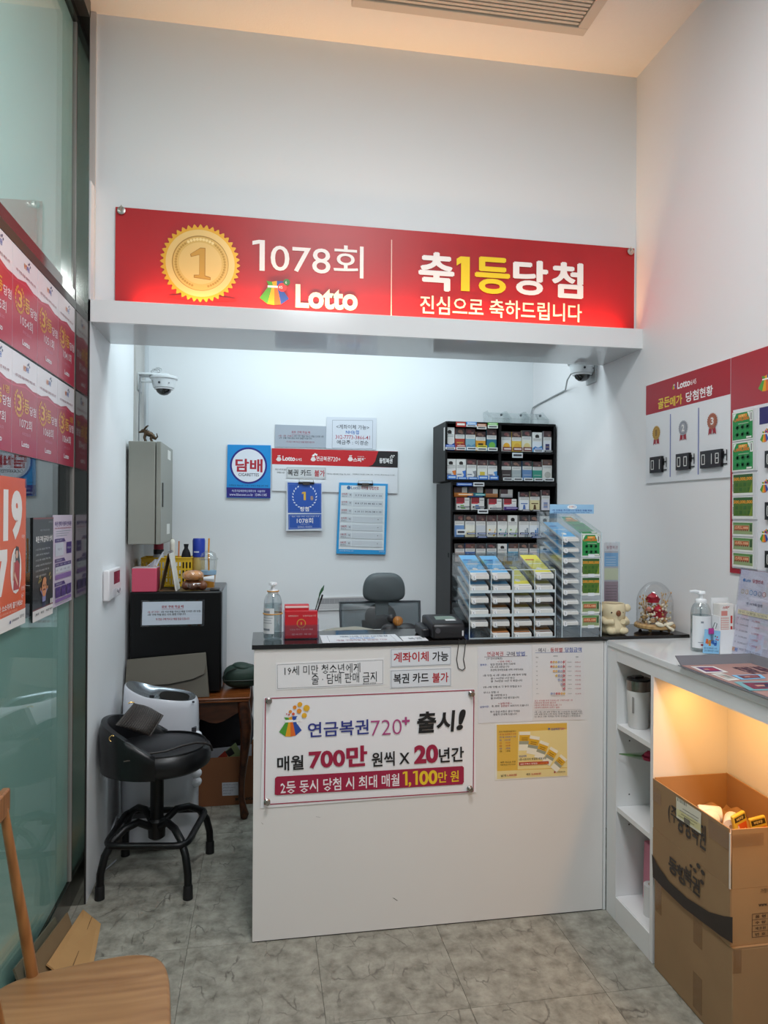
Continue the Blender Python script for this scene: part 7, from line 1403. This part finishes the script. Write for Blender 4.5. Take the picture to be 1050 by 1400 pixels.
part('headrest_stem', t, lambda b: b.box(cxb-.035, cxb+.035, OY-.006, OY+.006, bzt-.10, hz0+.03, gm1), bevel=.003); part('back_support', t, lambda b: b.prism([(cxb-.08, OY+.045, .55), (cxb+.08, OY+.045, .55), (cxb+.10, OY+.045, .98), (cxb-.10, OY+.045, .98)], (0, .015, 0), gm1), bevel=.004); part('lumbar_pad', t, lambda b: b.ball((cxb, OY+.045, 1.0), .085, .012, .07, gm1, 20, 12), smooth=60)
part('seat', t, lambda b: b.ball((cxb, OY-.22, .50), .24, .24, .05, M('#3d4346', .7), 28, 12, pw=.7), smooth=60); part('gas_column', t, lambda b: b.lathe([(.025, .10), (.025, .46)], (cxb, OY-.22, 0), pipe, 16)); part('spine', t, lambda b: b.tube([(cxb, OY-.1, .455), (cxb, OY+.05, .47), (cxb, OY+.06, .60)], .02, pipe, 8))
for k in range(5):
    a = 2*PI*k/5+.3; e = Vector((cxb+.28*math.cos(a), OY-.22+.28*math.sin(a), .075))
    bsp = part('base_spoke', t, lambda b: b.tube([(cxb, OY-.22, .10), e], [.022, .014], pipe, 8)); part('caster', bsp, lambda b: b.lathe([(.026, -.012), (.028, -.008), (.028, .008), (.026, .012)], (e.x, e.y, .0285), M('#17171a', .4), 16, Matrix.Rotation(a, 4, 'Z') @ Matrix.Rotation(PI/2, 4, 'X')))
jm = M('#8f8b80', .9, bump=.2, bscale=60)
zj = at(485, 858, Y=3.25).z; xj0, xj1 = at(440, 865, Y=3.25).x, at(518, 865, Y=3.25).x
t = thing('folded_jacket', 'beige jacket heaped behind the left of the black worktop', 'jacket', ((xj0+xj1)/2, 3.25, .99))
def jk(u, v): x = 2*u-1; y = 2*v-1; r = max(0, 1-x*x)**.6*max(0, 1-y*y)**.6; return Vector(((xj0+xj1)/2+x*(xj1-xj0)*.55, 3.25+y*.13, .985+(zj-.985)*r*(1+.05*math.sin(u*16+v*6))))
part('cloth', t, lambda b: b.grid(jk, 30, 16, jm), smooth=60); part('seam', t, lambda b: b.tube([jk(.08+.84*k/20, .30)+Vector((0, 0, .001)) for k in range(21)], .002, M('#7a766c', .9), 5))
part('rear_shelf', ctr, lambda b: b.box(.02, .95, 2.88, 3.42, .965, .984, lam2), smooth=0)
p1 = at(535, 846, Y=3.22); p2 = at(544, 849, Y=3.20); p3 = at(552, 862, Y=3.24); zz = .985
t = thing('massage_tool', 'rounded black object with a ribbed amber ball behind the worktop', 'object', (p2.x, 3.21, zz))
bk3 = M('#151114', .5); part('dome_base', t, lambda b: b.ball((p3.x+.008, 3.25, zz+.001), .078, .06, at(555, 852, Y=3.25).z-zz, bk3, 24, 14), smooth=60); part('small_base', t, lambda b: b.ball((p1.x-.012, 3.20, zz+.030), .040, .03, .030, bk3, 18, 12), smooth=60); part('black_ball', t, lambda b: b.ball(p1, .021, .021, .021, bk3, 18, 12), smooth=60)
part('amber_ball', t, lambda b: b.ball(p2, .022, .022, .021, M('#b0742e', .35), 18, 12), smooth=60)
part('ribs', t, lambda b: [b.tube([p2+Vector((.0225*math.cos(a)*math.cos(w_), .0225*math.sin(a)*math.cos(w_), .0215*math.sin(w_))) for w_ in [-1.3+i*.26 for i in range(11)]], .0014, M('#8a5520', .4), 5) for a in [k*PI/6 for k in range(12)]], smooth=60, kind='stuff')
# ------------------------------------------------------------ posters on the glass wall
XP = XG+.0045
lamn = lambda h: M(h, .30, spec=.45, coat=.12)
def poster(name, label, y0, y1, z0, z1, col, group=None, cat='poster'):
    t = thing(name, label, cat, (XG, (y0+y1)/2, z0), 0, group)
    part('sheet', t, lambda b: b.box(XG+.0008, XP, y0, y1, z0, z1, lamn(col)), smooth=0)
    return t, Sheet((XP, y0, z0), (0, 1, 0), (0, 0, 1), .0004), y1-y0, z1-z0
ys = [2.005, 2.245, 2.482, 2.718, 2.944]
ROWS = ((2.034, 2.342, ('1055회', '1054회', '1051회', '1041회'), 'upper'), (1.722, 2.026, ('1077회', '1072회', '1068회', '1064회'), 'lower'))
for z0, z1, names, rw in ROWS:
    for k, nm in enumerate(names):
        dz = .006*k if rw == 'upper' else (-.004*k if k < 3 else 0)
        t, S, w_, h = poster('prize_poster', 'crimson third prize poster, %s in the %s row on the glass' % (['leftmost', 'second from left', 'third from left', 'rightmost by the post'][k], rw), ys[k]+.001, ys[k+1]-.001, z0, z1, '#e3dfe4', 'third prize posters on the glass')
        S.b.mats  # crimson field with a notched upper edge
        cr = lamn('#b3173c' if rw == 'upper' else '#a81a3a')
        S.poly([(0, 0), (w_, 0), (w_, h*.70), (w_*.82, h*.695), (w_*.5, h*.735), (w_*.18, h*.695), (0, h*.70)], cr)
        S.poly([(0, h*.655), (w_*.5, h*.69), (w_, h*.655), (w_, h*.67), (w_*.5, h*.705), (0, h*.67)], lamn('#c23a58'))
        S.text('동행', w_*.42, h*.86, w_*.53, h*.915, lamn('#d9803a'), .03); S.text('복권', w_*.53, h*.86, w_*.64, h*.915, lamn('#3a62b0'), .03)
        for q, (a, b) in enumerate(((.60, .94), (.64, .955), (.67, .93))): S.disc(w_*a, h*b, w_*.018, lamn('#2a3a6a'), n=8)
        S.text('1등 당첨 매월 행복한 복권 5장', w_*.12, h*.765, w_*.90, h*.795, lamn('#8c2a44'), .01)
        g = lamn('#d9a52e')
        for j in range(20):
            a = 2*PI*j/20+.15
            if abs(a-PI/2) > .35: S.disc(w_*.26+math.cos(a)*w_*.165, h*.51+math.sin(a)*w_*.165, w_*.022, g, n=6, up=False)
        S.k += .25; S.text('3', w_*.17, h*.43, w_*.35, h*.59, g, .02); S.text('등', w_*.45, h*.43, w_*.66, h*.575, g, .015); S.text('당첨', w_*.68, h*.43, w_*.95, h*.525, lamn('#ece4e8'), .01)
        if rw == 'lower' and k in (0, 3): S.text('%d명' % (1 if k == 0 else 2), w_*.70, h*.555, w_*.90, h*.63, g, .01)
        S.text(nm, w_*.28, h*.27, w_*.78, h*.375, lamn('#e6dade'), .004); S.text('축하드립니다', w_*.38, h*.20, w_*.72, h*.235, lamn('#c98a9a')); S.text('Lotto', w_*.36, h*.085, w_*.66, h*.14, lamn('#ece4e8'), .03)
        S.build('print', t)
# orange age notice
t, S, w_, h = poster('age_poster', 'large orange poster with huge white numbers 19 and 70 on the glass', 1.985, 2.380, 1.200, 1.650, '#e0581c')
W = lamn('#ece8e4'); wt = S
S.poly([(0, 0), (w_, 0), (w_, h*.105), (0, h*.085)], W)
def num(tx, a0, b0, a1, b1): S.text(tx, a0, b0, a1, b1, W, .06)
S.rect(w_*.50, h*.585, w_*.60, h*.915, W); num('9', w_*.665, h*.585, w_*.905, h*.915)
S.poly([(w_*.30, h*.53), (w_*.585, h*.53), (w_*.585, h*.46), (w_*.47, h*.235), (w_*.36, h*.235), (w_*.47, h*.46), (w_*.30, h*.46)], W); num('0', w_*.655, h*.225, w_*.895, h*.535)
S.text('미만', w_*.90, h*.59, w_*.965, h*.615, W); S.text('만원', w_*.90, h*.235, w_*.97, h*.262, W)
sk, rd, hr = lamn('#d9a78c'), lamn('#b01f2c'), lamn('#2a1a1a')
cx_, bz = w_*.775, h*.25
S.poly([(cx_-.022, bz+.09), (cx_+.030, bz+.01), (cx_+.034, bz+.085), (cx_+.022, bz+.128), (cx_, bz+.132), (cx_-.008, bz+.12)], hr)
S.poly([(cx_-.024, bz), (cx_+.028, bz), (cx_+.030, bz+.075), (cx_+.010, bz+.090), (cx_-.016, bz+.080)], rd); S.disc(cx_+.006, bz+.108, .011, sk, ry=.014); S.poly([(cx_-.003, bz+.118), (cx_+.020, bz+.118), (cx_+.022, bz+.126), (cx_+.008, bz+.130)], hr)
S.poly([(cx_-.030, bz+.03), (cx_-.022, bz+.03), (cx_-.016, bz+.085), (cx_-.026, bz+.09)], sk); S.rect(cx_-.026, bz+.084, cx_-.008, bz+.108, lamn('#d8cfc9')); S.poly([(cx_-.02, bz+.045), (cx_+.012, bz+.010), (cx_+.016, bz+.018), (cx_-.012, bz+.055)], sk)
S.text('행복한 소소하게 즐기세요!', w_*.30, h*.135, w_*.92, h*.175, W, .02); S.text('복권은 1인 1회 10만원까지 구매 가능합니다', w_*.30, h*.108, w_*.80, h*.124, lamn('#f0c0a8')); S.text('기획재정부', w_*.68, h*.045, w_*.84, h*.062, lamn('#44404a'), .01); S.disc(w_*.65, h*.05, .005, lamn('#2a3a7a'), n=10); S.text('동행복권', w_*.86, h*.05, w_*.96, h*.072, lamn('#44404a'))
for a, b in ((.90, .20), (.93, .205), (.91, .19)): S.ring(w_*a, h*b, .004, .005, W, 12)
S.build('print', t); part('sticky_tape', t, lambda b: b.box(XP+.0002, XP+.0012, 2.368, 2.386, 1.622, 1.655, clear('tape_clear', (.9, .88, .86), .15, .4, .1)), smooth=0)
# black warning notice
t, S, w_, h = poster('warning_poster', 'narrow black warning poster with a cartoon man on the glass', 2.452, 2.676, 1.188, 1.528, '#17191b')
Y_ = lamn('#c9b53a'); G = lamn('#8d9094')
S.poly([(0, 0), (w_, 0), (w_, h*.105), (0, h*.105)], W); S.rect(0, h*.985, w_, h, lamn('#7a1f24')); S.rect(0, h*.105, w_, h*.117, lamn('#7a1f24'))
S.text('동행복권', w_*.74, h*.945, w_*.95, h*.965, G); S.text('복권 구매 금지 대상', w_*.33, h*.865, w_*.80, h*.885, G, .01); S.text('복권 구매 금지와 상식', w_*.12, h*.755, w_*.94, h*.82, W, .03)
for k, e in enumerate((.82, .78, .84, .90, .78, .62)): S.text('%d 복권은 19세 미만 구매 금지입니다' % (k+1) if k % 2 else '%d 1인 1회 10만원 구매 가능' % (k+1), w_*.12, h*(.68-k*.052), w_*e, h*(.70-k*.052), lamn('#c4c6c8'), .01)
sk, sh = lamn('#d98f5e'), lamn('#8f8fc0'); cx_ = w_*.52
S.rect(cx_-.014, h*.11, cx_-.004, h*.17, lamn('#3a3a66')); S.rect(cx_+.004, h*.11, cx_+.014, h*.17, lamn('#3a3a66')); S.poly([(cx_-.018, h*.165), (cx_+.018, h*.165), (cx_+.020, h*.235), (cx_-.020, h*.235)], sh)
S.poly([(cx_-.020, h*.235), (cx_-.042, h*.285), (cx_-.034, h*.295), (cx_-.012, h*.235)], sh); S.poly([(cx_+.020, h*.235), (cx_+.040, h*.28), (cx_+.032, h*.29), (cx_+.012, h*.235)], sh); S.disc(cx_-.038, h*.298, .006, sk, n=10); S.disc(cx_+.037, h*.296, .006, sk, n=10)
S.disc(cx_, h*.30, .026, sk, ry=.030); S.disc(cx_+.004, h*.37, .020, sk, ry=.012); S.poly([(cx_-.016, h*.275), (cx_+.014, h*.275), (cx_+.010, h*.292), (cx_-.012, h*.292)], lamn('#7a2a2a')); S.disc(cx_-.009, h*.325, .004, lamn('#2a1a1a'), n=8); S.disc(cx_+.009, h*.325, .004, lamn('#2a1a1a'), n=8)
for a, b in ((.24, .36), (.28, .40), (.33, .37), (.76, .41), (.80, .37)): S.line(w_*a, h*b, w_*(a+.05), h*(b+.03), .004, Y_)
S.rect(w_*.82, h*.12, w_*.87, h*.17, W); S.rect(w_*.89, h*.12, w_*.94, h*.17, W)
for k, a in enumerate((.1, .34, .6, .78)): S.text('복권', w_*a, h*.055, w_*(a+.15), h*.078, lamn('#44464a'), .02)
S.build('print', t)
# pale pink and violet notice
t, S, w_, h = poster('info_poster', 'pale pink poster with violet tables on the glass beside the post', 2.680, 2.930, 1.206, 1.536, '#d3c4d6')
V, V2, V3 = lamn('#4a2a78'), lamn('#8a64a8'), lamn('#cfd2dc')
S.text('복권 판매 이용자 안내문', w_*.06, h*.875, w_*.94, h*.93, V, .03); S.text('복권은 매월 19세 미만 청소년에게 판매 금지', w_*.06, h*.845, w_*.92, h*.862, lamn('#a33a5a'), .02)
for k in range(3): S.line(w_*.12, h*(.82-k*.025), w_*(.9-.1*k), h*(.82-k*.025), .002, lamn('#8fa0a8'))
for z in (.70, .48, .22): S.poly([(w_*.06, h*z), (w_*.62, h*z), (w_*.54, h*(z+.04)), (w_*.06, h*(z+.04))], V); S.text('구매 금지', w_*.12, h*(z+.01), w_*.42, h*(z+.03), V3)
S.rect(w_*.08, h*.55, w_*.50, h*.69, V3); S.text('매월 1장', w_*.2, h*.61, w_*.4, h*.635, lamn('#77708a')); S.rect(w_*.66, h*.56, w_*.94, h*.69, V); S.text('구매금지', w_*.70, h*.61, w_*.9, h*.635, V3); S.rect(w_*.08, h*.43, w_*.92, h*.47, V); S.rect(w_*.08, h*.36, w_*.92, h*.43, V3); S.rect(w_*.08, h*.29, w_*.92, h*.345, V2)
for k in range(4): S.text('복권', w_*(.12+k*.2), h*.44, w_*(.24+k*.2), h*.46, V3); S.text('1장', w_*(.12+k*.2), h*.385, w_*(.22+k*.2), h*.405, V)
for k in range(3): S.rect(w_*(.08+k*.29), h*.095, w_*(.34+k*.29), h*.21, V); S.text('금지', w_*(.14+k*.29), h*.14, w_*(.28+k*.29), h*.17, V2)
S.rect(w_*.08, h*.045, w_*.92, h*.08, V2); S.text('복권은 소액으로 1인 10만원', w_*.1, h*.015, w_*.8, h*.03, V); S.build('print', t)
# ------------------------------------------------------------ wooden chair in the foreground
oak = wood('oak', '#7f5633', '#b48a5c', .40, (.7, 7, 7), 2.0, .12)
ck = Vector((-.40, 1.63, 0)); chm = Matrix.Translation(ck) @ Matrix.Rotation(.14, 4, 'Z')
t = thing('wooden_chair', 'light oak chair with a spindle back in the left foreground', 'chair', tuple(ck))
TH = .028
def seat_pts(sc=1):
    n = 64; o = []
    for k in range(n):
        a = 2*PI*k/n; c_, s_ = math.cos(a), math.sin(a); x = math.copysign(abs(c_)**.55, c_)*.205; y = math.copysign(abs(s_)**.50, s_)*(.205+.012*(x/.2))
        o.append(chm @ Vector((x*sc-(.0), y*sc, 0)))
    return o
def seatf(b):
    L = [(.90, .45-TH), (.975, .45-TH+.005), (1, .45-TH*.5), (.985, .4475), (.955, .4505), (.5, .445), (.02, .4435)]; vs = []; fs = []; n = 64
    for sc, z in L: vs += [p+Vector((0, 0, z)) for p in seat_pts(sc)]
    for i in range(len(L)-1):
        for k in range(n): fs.append((i*n+k, i*n+(k+1) % n, (i+1)*n+(k+1) % n, (i+1)*n+k))
    fs.append(list(range(n-1, -1, -1))); fs.append([(len(L)-1)*n+k for k in range(n)]); b.add(vs, fs, oak)
part('seat', t, seatf, smooth=50)
oak2 = wood('oak_turned', '#83522a', '#a8703f', .32, (8, 8, 1), 3)
sp0 = at(45, 1333, Z=.448); sp1 = at(5, 1113, X=sp0.x-.045)
dirb = (chm.to_3x3() @ Vector((0, -1, 0))).normalized()
rail_t = sp1.z
for k in range(2):
    a = sp0+dirb*(.308*k); b_ = sp1+dirb*(.308*k)
    part('back_post', t, lambda b: b.tube([a+Vector((0, 0, -.01)), a.lerp(b_, .3), a.lerp(b_, .6), b_+Vector((0, 0, .01))], [.0140, .0130, .0112, .010], oak2, 14), smooth=60)
def rail(b):
    n = 14; vs = []; fs = []
    for i in range(n+1):
        f = -.028/.308+(1+2*.028/.308)*i/n; c0 = sp1+dirb*(.308*f)+Vector((-.014*math.sin(max(0, min(1, f))*PI), 0, 0)); e = 1 if 0 < i < n else .9
        for dx, dz in ((-.009, 0), (.009, 0), (.009, .058*e), (-.009, .058*e)): vs.append(c0+Vector((dx, 0, dz-.004+(0 if e == 1 else .002))))
    for i in range(n):
        for k in range(4): fs.append((i*4+k, i*4+(k+1) % 4, (i+1)*4+(k+1) % 4, (i+1)*4+k))
    fs.append((3, 2, 1, 0)); fs.append(tuple(n*4+k for k in range(4))); b.add(vs, fs, oak2)
part('top_rail', t, rail, bevel=.004)
for sx, sy in ((1, 1), (1, -1), (-1, 1), (-1, -1)):
    a = chm @ Vector((sx*.15, sy*.15, .424)); b_ = chm @ Vector((sx*.205, sy*.195, .001))
    part('leg', t, lambda b: b.tube([b_, b_.lerp(a, .5), a], [.012, .0155, .017], oak2, 14), smooth=60)
for sy in (1, -1): part('stretcher', t, lambda b: b.tube([chm @ Vector((-.178, sy*.173, .21)), chm @ Vector((.178, sy*.173, .21))], .009, oak2, 10), smooth=60)
# flattened cardboard leaning against the glass
def board(label, pts, th, m, name='cardboard_sheet'):
    t = thing(name, label, 'cardboard', tuple((Vector(pts[0])+Vector(pts[1]))/2), 0, 'flattened cardboard by the glass'); n = (Vector(pts[1])-Vector(pts[0])).cross(Vector(pts[3])-Vector(pts[0])).normalized()*th
    part('sheet', t, lambda b: b.prism(pts, n, m), smooth=0); e = Vector(pts[2]).lerp(Vector(pts[3]), .5)
    part('crease', t, lambda b: b.prism([Vector(pts[0]).lerp(Vector(pts[3]), f)-n*.06 for f in (.48, .50)]+[Vector(pts[1]).lerp(Vector(pts[2]), f)-n*.06 for f in (.50, .48)], n*1.12, M('#7a5a38', .8)), smooth=0)
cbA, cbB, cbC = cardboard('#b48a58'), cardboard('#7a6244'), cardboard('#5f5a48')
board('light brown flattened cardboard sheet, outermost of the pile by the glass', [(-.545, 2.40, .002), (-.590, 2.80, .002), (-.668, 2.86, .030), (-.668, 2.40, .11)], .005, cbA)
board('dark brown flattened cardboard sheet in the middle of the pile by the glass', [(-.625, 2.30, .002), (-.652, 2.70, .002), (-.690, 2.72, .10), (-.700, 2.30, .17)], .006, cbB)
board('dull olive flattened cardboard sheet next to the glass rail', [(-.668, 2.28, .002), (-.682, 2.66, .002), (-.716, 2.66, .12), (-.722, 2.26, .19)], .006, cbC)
